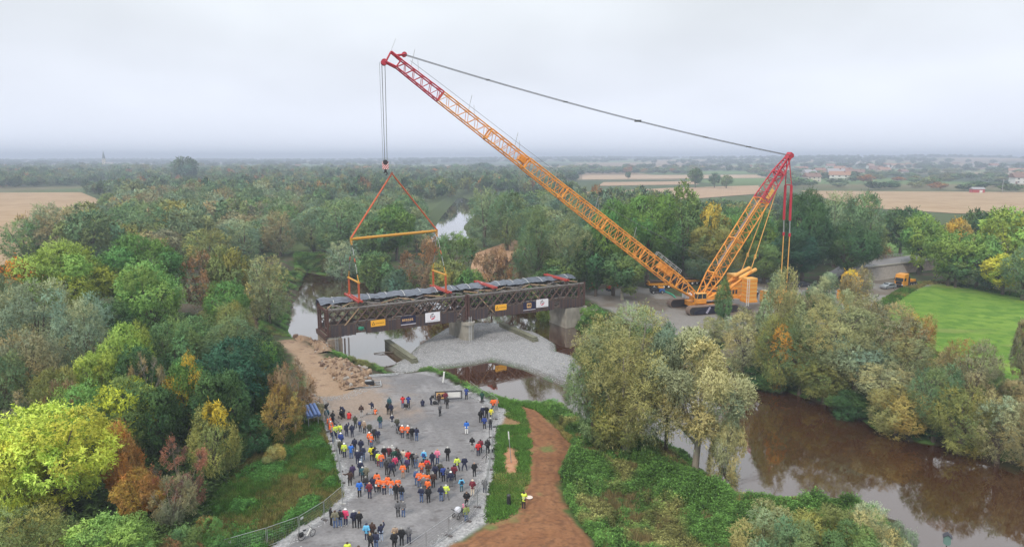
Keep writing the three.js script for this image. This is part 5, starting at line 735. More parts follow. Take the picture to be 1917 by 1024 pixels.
// heaps of broken stone beside the dirt track
{
  const rockG = [0, 1, 2, 3].map((k) => { const g = new THREE.IcosahedronGeometry(1, 1), p = g.attributes.position; for (let i = 0; i < p.count; i++) { const q = 0.72 + 0.5 * hash2(Math.round(p.getX(i) * 20) + k * 97, Math.round(p.getY(i) * 20) * 31 + Math.round(p.getZ(i) * 20)); p.setXYZ(i, p.getX(i) * q * 1.2, p.getY(i) * q * 0.75, p.getZ(i) * q * 0.95); } g.computeVertexNormals(); return g; });
  const rockM = [[0.27, 0.18, 0.115], [0.34, 0.24, 0.16], [0.2, 0.13, 0.085], [0.14, 0.09, 0.065], [0.3, 0.275, 0.25]].map((c) => M(...c, 0.95)), soil = TEXM(grain([0.2, 0.13, 0.085], [0.34, 0.235, 0.155], 14, 14), 1);
  const heap = (label, pts, n, hgt, size, grey) => {
    const cx = pts.reduce((s, p) => s + p[0], 0) / pts.length, cz = pts.reduce((s, p) => s + p[1], 0) / pts.length, t = thing('rubble_heap', label, 'rubble heap', ground(cx, cz)); const y0 = height(cx, cz), line = new THREE.CatmullRomCurve3(pts.map(([x, z]) => V(x, 0, z)));
    const wide = pts[0][2] ?? 3, N = 40, Q = 14, g = new THREE.PlaneGeometry(1, 1, N, Q), p = g.attributes.position; const prof = (f, v, x, z) => hgt * Math.max(0, 1 - v * v) * Math.pow(Math.sin(Math.PI * clamp(f, 0.02, 0.98)), 0.5) * (0.6 + 0.8 * fbm(x / 1.6, z / 1.6, 3));
    const spot = (f, v) => { const c = line.getPoint(f), d = line.getTangent(f); const x = c.x - d.z * v * wide, z = c.z + d.x * v * wide; return [x, height(x, z) + prof(f, v, x, z) - 0.05, z]; };
    for (let i = 0; i < p.count; i++) { const [x, y, z] = spot(clamp(p.getX(i) + 0.5, 0, 1), p.getY(i) * 2); p.setXYZ(i, x - cx, y - y0, z - cz); } g.computeVertexNormals(); part(t, 'mound', g, new THREE.MeshStandardMaterial({ map: soil.map, roughness: 1, side: THREE.DoubleSide }));
    seed = n * 17 + 3; for (let k = 0; k < n; k++) { const [x, y, z] = spot(rr(0.02, 0.98), rr(-1.05, 1.05)), s = size * rr(0.4, 1.25) * (rnd() < 0.12 ? 1.7 : 1); part(t, 'stone', rockG[k % 4], rockM[grey && rnd() < 0.6 ? 4 : Math.floor(rnd() * 4.3)], [x - cx, y - y0 + s * 0.15, z - cz], [rr(0, 6), rr(0, 6), rr(0, 6)], [s, s, s]); }
  };
  heap('long heap of tan broken stone between dirt track and river', [[-31.7, -117.83], [-28.64, -112.19], [-25.67, -107.04], [-23.5, -101.82]].map((p) => [...p, 2.6]), 290, 1.5, 0.26);
  heap('tan rubble piled against the near bridge abutment', [[-38.66, -134.19], [-36.08, -128.53], [-33.52, -121.9]].map((p) => [...p, 2.2]), 120, 1.5, 0.24);
  heap('small heap of grey concrete lumps at the end of the rubble', [[-26.12, -112.19], [-23.95, -108.71]].map((p) => [...p, 1.6]), 40, 0.9, 0.36, true);
  heap('low bank of earth and stones at the head of the dirt track', [[-42.59, -131.71], [-39.6, -133.35], [-37.56, -131.71]].map((p) => [...p, 1.5]), 40, 1, 0.25);
  heap('stones and broken twigs at the left corner of the gravel yard', [[-30.23, -98.45], [-28.63, -96.16], [-27.45, -93.55]].map((p) => [...p, 1.1]), 46, 0.5, 0.2, true);
}
function local(name, label, cat, px, turn, group, up = 0) { return thing(name, label, cat, ground(px[0], px[1], up), turn, group); }
{ // scaffold frames on the ground
  const t = local('steel_frame', 'grey steel frame lying on the gravel below the rubble', 'steel frame', [-22.5, -103.34], 0.25); for (const z of [-1.1, 0, 1.1]) beam(t, 'bar', [-2, 0.12, z], [2, 0.12, z], 0.18, 0.14, GALV); for (const x of [-2, 0.2, 2]) beam(t, 'cross_bar', [x, 0.25, -1.2], [x, 0.25, 1.2], 0.14, 0.12, GALV); box(t, 'box', 1.4, 0.5, 0.8, BLACK, [0.3, 0.5, 0.1]); box(t, 'lid', 1, 0.12, 0.6, GALV, [0.1, 0.8, 0]);
  const u = local('lattice_girder', 'light metal lattice girder lying beside the rubble', 'girder', [-21.75, -108.15], 0.22); for (const z of [-0.35, 0.35]) bar(u, 'chord', [-4.2, 0.15, z], [3.2, 0.15, z], 0.07, GALV); for (let k = 0; k < 12; k++) bar(u, 'rung', [-4 + k * 0.62, 0.15, -0.35], [-4 + k * 0.62 + 0.3, 0.15, 0.35], 0.05, GALV);
}
{ // bundle of blue pipes on posts
  const t = local('pipe_bundle', 'blue plastic pipes stacked beside the trees left of the yard', 'pipes', [-26.33, -86.46], -0.95), B = M(0.13, 0.2, 0.42, 0.35); for (let k = 0; k < 4; k++) bar(t, 'pipe', [-1.1, 2.7 + 0.1 * (k % 2), -0.75 + k * 0.5], [0.9, 1.75 + 0.1 * (k % 2), -0.75 + k * 0.5], 0.22, B, CYL12); for (const [x, z] of [[-0.9, -0.6], [-0.9, 0.7], [0.7, -0.6], [0.7, 0.7]]) beam(t, 'post', [x, -0.1, z], [x, x < 0 ? 2.4 : 1.6, z], 0.09, 0.09, GALV); beam(t, 'cross_bar', [-0.9, 2.35, -0.8], [-0.9, 2.35, 0.9], 0.09, 0.09, GALV); beam(t, 'cross_bar', [0.7, 1.6, -0.8], [0.7, 1.6, 0.9], 0.09, 0.09, GALV);
}
// construction fences: panels of tube and wire on block feet
{
  const wire = (w, h) => { const g = []; for (let x = 0.15; x < w; x += 0.16) g.push(new THREE.BoxGeometry(0.006, h, 0.006).translate(x - w / 2, h / 2, 0)); for (let y = 0.25; y < h; y += 0.25) g.push(new THREE.BoxGeometry(w, 0.006, 0.006).translate(0, y, 0)); return mergeGeometries(g); };
  const FOOT = M(0.1, 0.085, 0.085, 0.95), FOOTW = M(0.42, 0.41, 0.4, 0.95);
  const run = (pts, where, boards) => { for (let i = 0; i + 1 < pts.length; i++) { const [a, b] = [pts[i], pts[i + 1]], d = Math.hypot(b[0] - a[0], b[1] - a[1]), n = Math.max(1, Math.round(d / 3.4)), w = d / n;
    for (let k = 0; k < n; k++) { const f = (k + 0.5) / n, x = lerp(a[0], b[0], f), z = lerp(a[1], b[1], f), ang = -Math.atan2(b[1] - a[1], b[0] - a[0]), ya = height(lerp(a[0], b[0], k / n), lerp(a[1], b[1], k / n)), y = height(x, z), t = thing('fence_panel', `wire mesh site fence panel ${where}`, 'fence panel', [x, y, z], ang, 'site fence panels ' + where);
      const W = w - 0.12; for (const s of [-1, 1]) bar(t, 'upright', [s * W / 2, 0.1, 0], [s * W / 2, 2, 0], 0.024, GALV); for (const yy of [0.2, 1.98]) bar(t, 'rail', [-W / 2, yy, 0], [W / 2, yy, 0], 0.022, GALV); part(t, 'wire_mesh', wire(W - 0.06, 1.74), GALV, [0, 0.22, 0]).userData.kind = 'stuff'; box(t, 'foot', 0.24, 0.13, 0.72, (k + i) % 4 ? FOOT : FOOTW, [-w / 2, 0.06, 0]); if (boards && (k + i) % 2) box(t, 'notice', 0.34, 0.22, 0.02, WHITE, [W / 2 - 0.4, 1.6, 0.05]); } } };
  run([[-24.9, -87.95], [-22.5, -81.94], [-20.37, -76.07], [-18.54, -70.56], [-17.37, -65.97]], 'along the left edge of the yard', 0); run([[-17.37, -65.97], [-18.38, -62.79], [-19.95, -59.89], [-22.27, -57.91], [-25.32, -55.88]], 'at the lower left edge of the yard', 1);
  run([[-6.36, -100.59], [-4.39, -96.16], [-1.98, -92.09]], 'at the shore corner of the yard', 0); run([[-1.98, -92.09], [-2.64, -86.46], [-2.38, -79.68], [-2.52, -73.83], [-2.73, -68.02]], 'along the right edge of the yard', 0); run([[-2.73, -68.02], [-4.3, -62.59], [-5.93, -59.89], [-7.71, -57.22], [-9.94, -53.9]], 'at the lower right edge of the yard', 1);
}
{ // notice frame
  const t = local('sign_frame', 'low framed sign with a tan logo panel and a white panel', 'sign', [-9.21, -96.16], 0.15); for (const [x, y, w, h] of [[0, 1.55, 3.9, 0.16], [0, 0.42, 3.9, 0.16], [-1.9, 1, 0.16, 1.2], [1.9, 1, 0.16, 1.2]]) box(t, 'frame_bar', w, h, 0.12, M(0.06, 0.06, 0.07, 0.6), [x, y, 0]); const m = canvasTex(128, 96, (c, W, H) => { c.fillStyle = '#d9ab6c'; c.fillRect(0, 0, W, H); c.fillStyle = '#1d1a22'; c.fillRect(30, 26, 26, 46); c.fillRect(68, 26, 26, 46); }); part(t, 'logo_panel', new THREE.BoxGeometry(1.35, 1, 0.06), new THREE.MeshStandardMaterial({ map: m, roughness: 0.7 }), [-1.1, 0.98, 0.01]); box(t, 'white_panel', 1.8, 0.7, 0.05, WHITE, [0.75, 1.0, 0]); for (const x of [-1.6, 1.6]) box(t, 'leg', 0.1, 0.5, 0.1, GALV, [x, 0.2, 0]);
}
{ // small loose things
  let t = local('marker_post', 'short white marker post on the grass bank by the pond', 'post', [-10.92, -104.89], 0.2); bar(t, 'post', [0, 0, 0], [0.15, 1.0, 0], 0.12, WHITE, CYL12); bar(t, 'bent_top', [0.15, 1, 0], [0.22, 1.75, 0], 0.13, WHITE, CYL12);
  t = local('marker_pole', 'tall grey pole with a white top on the brown patch of the grass strip', 'pole', [-0.09, -75.79]); bar(t, 'pole', [0, 0, 0], [-0.25, 2.9, 0], 0.05, GALV); bar(t, 'top', [-0.25, 2.9, 0], [-0.33, 3.8, 0], 0.08, WHITE);
  t = local('rucksack', 'black and white bag by the right fence', 'bag', [-2.54, -78.44]); part(t, 'bag', new THREE.SphereGeometry(0.3, 12, 10).scale(0.9, 1.1, 0.8), BLACK, [0, 0.3, 0]); part(t, 'top', new THREE.SphereGeometry(0.24, 12, 8).scale(1, 0.8, 0.8), WHITE, [0, 0.62, 0]);
  t = local('rucksack', 'black bag on the gravel beside the bending person', 'bag', [-11.11, -95.06]); part(t, 'bag', new THREE.SphereGeometry(0.3, 12, 10).scale(1.1, 0.9, 0.8), BLACK, [0, 0.26, 0]); part(t, 'flap', new THREE.SphereGeometry(0.2, 10, 8).scale(1, 0.5, 1), BLACK, [0.25, 0.14, 0]);
  t = local('black_canister', 'black upright canister standing on the grass left of the pilot', 'canister', [-0.33, -65.86]); part(t, 'body', new THREE.CylinderGeometry(0.2, 0.22, 1, 14), BLACK, [0, 0.5, 0]); part(t, 'cap', new THREE.SphereGeometry(0.2, 12, 8), M(0.05, 0.05, 0.05, 0.5), [0, 1.02, 0]); bar(t, 'handle', [-0.1, 1.2, 0], [0.1, 1.2, 0], 0.03, BLACK);
  t = local('landing_pad', 'round white landing pad on the grass beside the pilot', 'landing pad', [1.81, -67.44], 0, null, 0.06); part(t, 'mat', new THREE.CylinderGeometry(0.34, 0.34, 0.03, 28), M(0.7, 0.55, 0.48, 0.7)); part(t, 'rim', new THREE.TorusGeometry(0.34, 0.02, 6, 28).rotateX(Math.PI / 2), WHITE);
  t = local('crate', 'black case on a stand between the red and the blue person', 'case', [-14.93, -92.92]); box(t, 'case', 0.6, 0.4, 0.45, BLACK, [0, 0.6, 0]); for (const [x, z] of [[-0.25, 0.2], [0.25, 0.2], [0, -0.25]]) bar(t, 'leg', [x * 1.4, 0, z * 1.4], [x * 0.6, 0.42, z * 0.6], 0.025, GALV);
  for (const [p, l, h] of [[[-2.82, -81.28], 'black camera tripod by the right fence, farther one', 2.6], [[-2.97, -76.36], 'black camera tripod by the right fence, nearer one', 1.9], [[-23.85, -87.76], 'black camera tripod by the left fence', 1.7]]) { t = local('tripod', l, 'tripod', p, 0.4, 'camera tripods'); for (let k = 0; k < 3; k++) bar(t, 'leg', [Math.cos(k * 2.09) * 0.75, 0, Math.sin(k * 2.09) * 0.75], [0, 0.8, 0], 0.025, BLACK); bar(t, 'column', [0, 0.3, 0], [0, h, 0], 0.03, BLACK); box(t, 'camera', 0.16, 0.14, 0.3, BLACK, [0, h + 0.05, 0]); }
  for (const [p, l] of [[[-23.25, -89.68], 'dark pushchair on the gravel left of the crouching red person'], [[-14.39, -84.32], 'small pushchair beside the orange vests in the middle']]) { t = local('pushchair', l, 'pushchair', p, 0.8); const h = new THREE.SphereGeometry(0.34, 12, 8, 0, Math.PI).rotateX(-0.6); part(t, 'hood', h, new THREE.MeshStandardMaterial({ color: 0x15151a, roughness: 0.9, side: THREE.DoubleSide }), [0, 0.72, 0]); box(t, 'seat', 0.46, 0.12, 0.6, BLACK, [0, 0.5, 0.05], [0.3, 0, 0]); for (const [x, z] of [[-0.26, 0.35], [0.26, 0.35], [-0.26, -0.3], [0.26, -0.3]]) part(t, 'wheel', new THREE.TorusGeometry(0.13, 0.035, 6, 12).rotateY(Math.PI / 2), RUBBER, [x, 0.16, z]); bar(t, 'handle', [-0.24, 0.5, -0.25], [-0.24, 1.05, -0.6], 0.02, GALV); bar(t, 'handle', [0.24, 0.5, -0.25], [0.24, 1.05, -0.6], 0.02, GALV); bar(t, 'grip', [-0.24, 1.05, -0.6], [0.24, 1.05, -0.6], 0.025, BLACK); }
  t = local('pram', 'pram with a white hood beside the toddler', 'pram', [-5.25, -63.41], 2.4); part(t, 'hood', new THREE.SphereGeometry(0.36, 14, 10, 0, Math.PI * 2, 0, 1.7).rotateX(-0.7), new THREE.MeshStandardMaterial({ color: new THREE.Color().setRGB(0.55, 0.56, 0.62), roughness: 0.8, side: THREE.DoubleSide }), [0, 0.78, -0.12]); part(t, 'basket', new THREE.SphereGeometry(0.36, 12, 8).scale(0.9, 0.6, 1.2), BLACK, [0, 0.6, 0.2]); for (const [x, z] of [[-0.32, 0.42], [0.32, 0.42], [-0.34, -0.38], [0.34, -0.38]]) part(t, 'wheel', new THREE.TorusGeometry(0.18, 0.045, 6, 14).rotateY(Math.PI / 2), RUBBER, [x, 0.22, z]); for (const x of [-0.28, 0.28]) { bar(t, 'frame_tube', [x, 0.25, -0.36], [x, 0.6, 0.1], 0.025, GALV); bar(t, 'handle', [x, 0.6, -0.3], [x, 1.05, -0.75], 0.022, GALV); } bar(t, 'grip', [-0.28, 1.05, -0.75], [0.28, 1.05, -0.75], 0.03, BLACK);
  t = local('scooter', 'small scooter lying on the gravel by the crouching child', 'scooter', [-19.6, -91.07], 0.3); bar(t, 'deck', [-0.4, 0.12, 0], [0.3, 0.12, 0], 0.06, GALV); bar(t, 'stem', [0.3, 0.12, 0], [0.5, 0.7, 0.1], 0.03, GALV); for (const x of [-0.42, 0.38]) part(t, 'wheel', new THREE.TorusGeometry(0.1, 0.03, 6, 10), RUBBER, [x, 0.12, 0]); bar(t, 'handlebar', [0.5, 0.7, -0.15], [0.5, 0.7, 0.3], 0.02, BLACK);
}
{ // bicycle
  const t = local('bicycle', 'white and black city bicycle parked at the lower left fence', 'bicycle', [-19.09, -59.52], 0.75), P = (x, y) => [x, y, 0]; for (const x of [-0.55, 0.55]) { const w = new THREE.Group(); w.name = 'wheel'; t.add(w); w.position.set(x, 0.36, 0); if (x > 0) w.rotation.y = 0.35; part(w, 'tyre', new THREE.TorusGeometry(0.335, 0.025, 8, 28), RUBBER); part(w, 'hub', CYL12, GALV, [0, 0, 0], [Math.PI / 2, 0, 0], [0.03, 0.1, 0.03]); for (let k = 0; k < 8; k++) bar(w, 'spoke', [0, 0, 0], [0.33 * Math.cos(k * 0.785), 0.33 * Math.sin(k * 0.785), 0], 0.004, GALV); }
  const fr = new THREE.Group(); fr.name = 'frame'; t.add(fr); for (const [a, b, r] of [[[0.38, 0.95], [0.0, 0.34], 0.05], [[-0.14, 0.34], [0.05, 0.32], 0.045], [[-0.22, 0.8], [0.0, 0.32], 0.03], [[-0.22, 0.7], [-0.55, 0.36], 0.018], [[0, 0.32], [-0.55, 0.36], 0.02], [[0.4, 0.92], [0.55, 0.36], 0.028]]) bar(fr, 'tube', P(...a), P(...b), r, WHITE); box(t, 'saddle', 0.27, 0.07, 0.17, BLACK, [-0.26, 0.92, 0]); bar(t, 'seat_post', P(-0.2, 0.72), P(-0.26, 0.9), 0.016, GALV); bar(t, 'handlebar', [0.3, 1.08, -0.32], [0.3, 1.08, 0.32], 0.02, BLACK); bar(t, 'stem', P(0.38, 0.93), P(0.3, 1.08), 0.02, BLACK); box(t, 'carrier', 0.42, 0.05, 0.16, BLACK, [-0.62, 0.78, 0]); for (const z of [-0.13, 0.13]) box(t, 'pannier', 0.34, 0.3, 0.12, BLACK, [-0.6, 0.6, z]); bar(t, 'crank', [0, 0.32, -0.14], [0.1, 0.22, 0.14], 0.018, BLACK);
}
{ // nest box on a pole over the water
  const p = [42.04, -61.57], t = thing('nest_box', 'green nest box with a dark roof on a pole over the river', 'nest box', [p[0], -3, p[1]], -0.5), G_ = M(0.15, 0.26, 0.24, 0.85), R = M(0.06, 0.06, 0.075, 0.85); bar(t, 'pole', [0, -2, 0], [0, 1.15, 0], 0.05, OLDWOOD); const s = new THREE.Shape(); s.moveTo(-0.3, 0); s.lineTo(0, -0.16); s.lineTo(0.3, 0); s.lineTo(0.3, 0.72); s.lineTo(0, 0.98); s.lineTo(-0.3, 0.72); s.closePath(); part(t, 'box', new THREE.ExtrudeGeometry(s, { depth: 0.5, bevelEnabled: false }).translate(0, 1.3, -0.25), G_); for (const q of [-1, 1]) box(t, 'roof_board', 0.52, 0.04, 0.75, R, [q * 0.2, 2.14, 0], [0, 0, -q * 0.72]); part(t, 'entrance', new THREE.CylinderGeometry(0.09, 0.09, 0.03, 16).rotateZ(Math.PI / 2), M(0.5, 0.32, 0.2, 0.8), [0.305, 1.75, 0.02]);
}

// ---------- vehicles and gear near the crane ----------
function wheel(parent, x, y, z, r, w, rim = GALV) { const g = new THREE.Group(); g.name = 'wheel'; parent.add(g); g.position.set(x, y, z); part(g, 'tyre', new THREE.CylinderGeometry(r, r, w, 20).rotateX(Math.PI / 2), RUBBER); part(g, 'rim', new THREE.CylinderGeometry(r * 0.58, r * 0.58, w + 0.03, 14).rotateX(Math.PI / 2), rim); return g; }
const TRUCKY = M(0.62, 0.26, 0.02, 0.35);
{
  const t = local('truck', 'orange-yellow heavy tractor unit parked on the lane by the meadow', 'truck', [108.73, -187.71], -2.55); // +x is forwards
  const s = new THREE.Shape(); s.moveTo(0, 0.6); s.lineTo(2.35, 0.6); s.lineTo(2.45, 1.6); s.lineTo(2.3, 2.7); s.lineTo(2.0, 3.55); s.lineTo(0, 3.75); s.closePath(); const cab = new THREE.Group(); cab.name = 'cab'; t.add(cab); cab.position.x = 1.2; part(cab, 'cab_shell', new THREE.ExtrudeGeometry(s, { depth: 2.3, bevelEnabled: true, bevelSize: 0.08, bevelThickness: 0.08, bevelSegments: 2 }).translate(0, 0, -1.15), TRUCKY); box(cab, 'windscreen', 0.05, 0.95, 2.15, GLASS, [2.46, 2.25, 0], [0, 0, 0.14]); for (const z of [-1.25, 1.25]) box(cab, 'side_window', 0.8, 0.75, 0.04, GLASS, [1.6, 2.3, z]); box(cab, 'grille', 0.06, 0.75, 1.6, BLACK, [2.5, 1.35, 0]); box(cab, 'bumper', 0.2, 0.5, 2.4, BLACK, [2.5, 0.62, 0]); for (const z of [-0.95, 0.95]) box(cab, 'headlight', 0.08, 0.22, 0.36, WHITE, [2.56, 0.95, z]); for (const z of [-1.4, 1.4]) box(cab, 'mirror', 0.12, 0.5, 0.18, BLACK, [2.2, 2.3, z]);
  box(t, 'chassis', 7.6, 0.35, 0.95, BLACK, [-0.2, 0.85, 0]); box(t, 'tower', 0.9, 1.9, 2.2, BLACK, [0.4, 2.05, 0]); box(t, 'ballast_box', 2.0, 0.6, 2.2, TRUCKY, [-2.2, 1.55, 0]); box(t, 'deck', 3.8, 0.12, 2.3, DARKSTEEL, [-2, 1.16, 0]); box(t, 'coupling', 0.7, 0.4, 0.8, BLACK, [-4, 0.7, 0]); part(t, 'hose_reel', new THREE.TorusGeometry(0.75, 0.14, 8, 18), BLACK, [0.3, 3, 0], [0, Math.PI / 2, 0]); for (const x of [2.6, -0.8, -2.1, -3.3]) for (const z of [-1.05, 1.05]) wheel(t, x, 0.52, z, 0.52, 0.34); for (const z of [-1.1, 1.1]) box(t, 'tank', 1.2, 0.6, 0.4, DARKSTEEL, [0.6, 0.8, z]);
}
function car(label, px, turn, body) {
  const t = local('parked_car', label, 'car', px, turn), s = new THREE.Shape(); s.moveTo(-2.15, 0.35); s.lineTo(2.1, 0.32); s.quadraticCurveTo(2.25, 0.6, 2.1, 0.82); s.lineTo(1.15, 0.98); s.quadraticCurveTo(0.6, 1.42, 0.1, 1.46); s.lineTo(-1.2, 1.44); s.quadraticCurveTo(-1.95, 1.25, -2.15, 0.95); s.closePath(); part(t, 'body', new THREE.ExtrudeGeometry(s, { depth: 1.55, bevelEnabled: true, bevelSize: 0.08, bevelThickness: 0.1, bevelSegments: 3 }).translate(0, 0, -0.775), body);
  const w = new THREE.Shape(); w.moveTo(-1.75, 1.0); w.lineTo(0.95, 1.0); w.quadraticCurveTo(0.5, 1.34, 0.1, 1.37); w.lineTo(-1.2, 1.35); w.closePath(); for (const z of [-0.9, 0.87]) part(t, 'side_window', new THREE.ExtrudeGeometry(w, { depth: 0.03, bevelEnabled: false }).translate(0, 0, z), GLASS); box(t, 'windscreen', 0.72, 0.03, 1.4, GLASS, [0.86, 1.27, 0], [0, 0, -0.72]); box(t, 'rear_window', 0.5, 0.03, 1.3, GLASS, [-1.86, 1.3, 0], [0, 0, 0.75]); for (const x of [-1.35, 1.35]) for (const z of [-0.8, 0.8]) wheel(t, x, 0.32, z, 0.32, 0.22); for (const z of [-0.62, 0.62]) { box(t, 'headlight', 0.1, 0.14, 0.34, WHITE, [2.15, 0.72, z]); box(t, 'tail_light', 0.08, 0.18, 0.26, REDSTEEL, [-2.2, 0.85, z]); } return t;
}
const SILVER = new THREE.MeshPhysicalMaterial({ color: new THREE.Color().setRGB(0.42, 0.44, 0.48), roughness: 0.3, metalness: 0.5, clearcoat: 1 });
car('silver estate car parked in front of the heavy orange tractor unit', [102.16, -184.55], -2.75, SILVER);
car('dark car half hidden by trees on the gravel place', [79.79, -186.91], 0.2, M(0.03, 0.03, 0.04, 0.3));
function trailer(label, px, turn, L, load) { const t = local('low_trailer', label, 'trailer', px, turn); box(t, 'bed', L, 0.4, 2.6, TRUCKY, [0, 1.1, 0]); box(t, 'headboard', 0.35, 0.8, 2.6, TRUCKY, [-L / 2 + 0.2, 1.6, 0]); for (let x = -L / 2 + 1.6; x < L / 2 - 0.5; x += 1.35) for (const z of [-1, 1]) wheel(t, x, 0.5, z, 0.48, 0.4, WHITE); for (let k = 0; k < load; k++) beam(t, 'timber', [-L / 2 - 0.3, 1.45 + 0.22 * k, -0.8 + 0.4 * (k % 3)], [L / 2 - 1, 1.45 + 0.22 * k, -0.8 + 0.4 * (k % 3)], 0.5, 0.18, OLDWOOD); return t; }
trailer('orange low-loader trailer with dark beams behind the crane boom', [41.45, -186.12], 0.1, 9, 4); trailer('orange low-loader trailer partly hidden behind the boom foot', [51.2, -190.99], 0.15, 8, 2);
{ const t = local('compressor', 'small blue and black site machine on wheels beside the green hose', 'site machine', [37.98, -177.8], 0.1), BL = M(0.03, 0.1, 0.3, 0.5); box(t, 'engine', 2, 1.1, 1.5, BLACK, [-0.8, 1, 0]); box(t, 'blue_box', 1.5, 1, 1.4, BL, [1.2, 0.9, 0]); box(t, 'yellow_lid', 1.4, 0.35, 1.3, TRUCKY, [1.0, 1.6, 0]); for (const x of [-1.2, 1.2]) for (const z of [-0.8, 0.8]) wheel(t, x, 0.42, z, 0.42, 0.3); bar(t, 'exhaust', [-1.2, 1.5, 0.3], [-1.2, 2.2, 0.3], 0.06, BLACK); }
{ const GR = M(0.03, 0.3, 0.19, 0.5), H = (x, z) => ground(x, z, 0.15); for (const [o, l] of [[0, 'thick green hose on the grass, upper of two'], [0.9, 'thick green hose on the grass, lower of two']]) single('hose', tube([[40.29, -180.74], [41.4, -175.65], [41.49, -170.16], [43.28, -168.19], [44.84, -167.54]].map(([x, z]) => H(x, z + o)), 0.17, 40, 8), GR, l, 'hose', [0, 0, 0], 0, 'green hoses beside the crane'); }
{ const t = local('site_container', 'white site container behind the crane tracks', 'container', [43.41, -162.53], 0.12), W_ = M(0.6, 0.62, 0.64, 0.5); box(t, 'shell', 4.6, 2.7, 2.4, W_, [0, 1.45, 0]); box(t, 'roof', 4.7, 0.12, 2.5, W_, [0, 2.86, 0]); for (let k = 0; k < 12; k++) box(t, 'rib', 0.12, 2.3, 0.06, W_, [-2.1 + k * 0.38, 1.4, 1.22]); box(t, 'window', 0.9, 0.8, 0.05, GLASS, [0.4, 1.7, 1.25]); }
for (const [p, l, w] of [[[62.3, -166.9], 'orange skip at the edge of the gravel place', 1.5], [[75.54, -170.16], 'stack of orange ballast plates behind the pale willow', 2.2], [[82.38, -168.19], 'yellow ballast plates behind the silvery willow', 2.4]]) { const t = local('ballast_stack', l, 'ballast stack', p, 0.2); for (let k = 0; k < 6; k++) box(t, 'plate', w + 0.05 * (k % 2), 0.42, 2.2, k % 2 ? YEL : YEL2, [0, 0.25 + k * 0.44, 0]); box(t, 'top_plate', w * 0.8, 0.12, 1.6, CREAM, [0, 2.8, 0]); }
{ const t = local('barrier', 'orange site barrier by the road beyond the bridge', 'barrier', [21.59, -183.78], 0.1), O_ = M(0.62, 0.12, 0.05, 0.6); box(t, 'panel', 1.5, 1.5, 0.4, O_, [0, 0.85, 0]); part(t, 'top', new THREE.CylinderGeometry(0.1, 0.75, 0.5, 4).rotateY(0.785), O_, [0, 1.8, 0], [0, 0, 0], [1, 1, 0.4]); }
{ const t = local('mini_digger', 'small red digger under the tree by the road', 'digger', [26.33, -181.49], 0.3), O_ = M(0.58, 0.07, 0.04, 0.5); for (const z of [-0.6, 0.6]) box(t, 'track', 2, 0.5, 0.35, RUBBER, [0, 0.28, z]); box(t, 'body', 1.5, 0.8, 1.3, O_, [-0.1, 1, 0]); box(t, 'cab', 0.9, 0.9, 1, GLASS, [0.1, 1.8, 0]); box(t, 'roof', 1, 0.1, 1.1, O_, [0.1, 2.3, 0]); bar(t, 'arm', [0.6, 1.1, 0], [1.6, 2.2, 0], 0.12, O_); bar(t, 'arm', [1.6, 2.2, 0], [2.2, 1, 0], 0.1, O_); box(t, 'bucket', 0.4, 0.4, 0.6, DARKSTEEL, [2.2, 0.8, 0]); }
{ const t = local('signpost', 'thin grey post by the road beyond the bridge', 'post', [22.56, -182.24]); bar(t, 'post', [0, 0, 0], [0, 3.6, 0], 0.06, GALV); box(t, 'plate', 0.4, 0.25, 0.03, GALV, [0, 3.4, 0.05]); }
for (const [p, a, l] of [[[170.32, -246.4], 0.1, 'white van half hidden by the lime trees behind the meadow'], [[186.56, -254.87], 0.2, 'white lorry at the right edge seen through the lime trees']]) { const t = local('van', l, 'van', p, a); box(t, 'body', 5, 1.9, 2, WHITE, [-0.4, 1.4, 0]); box(t, 'cab', 1.6, 1.3, 1.9, WHITE, [2.7, 1.05, 0]); box(t, 'window', 0.7, 0.7, 2.02, GLASS, [2.5, 1.75, 0]); for (const x of [-2, 2.4]) for (const z of [-0.85, 0.85]) wheel(t, x, 0.36, z, 0.36, 0.25); }

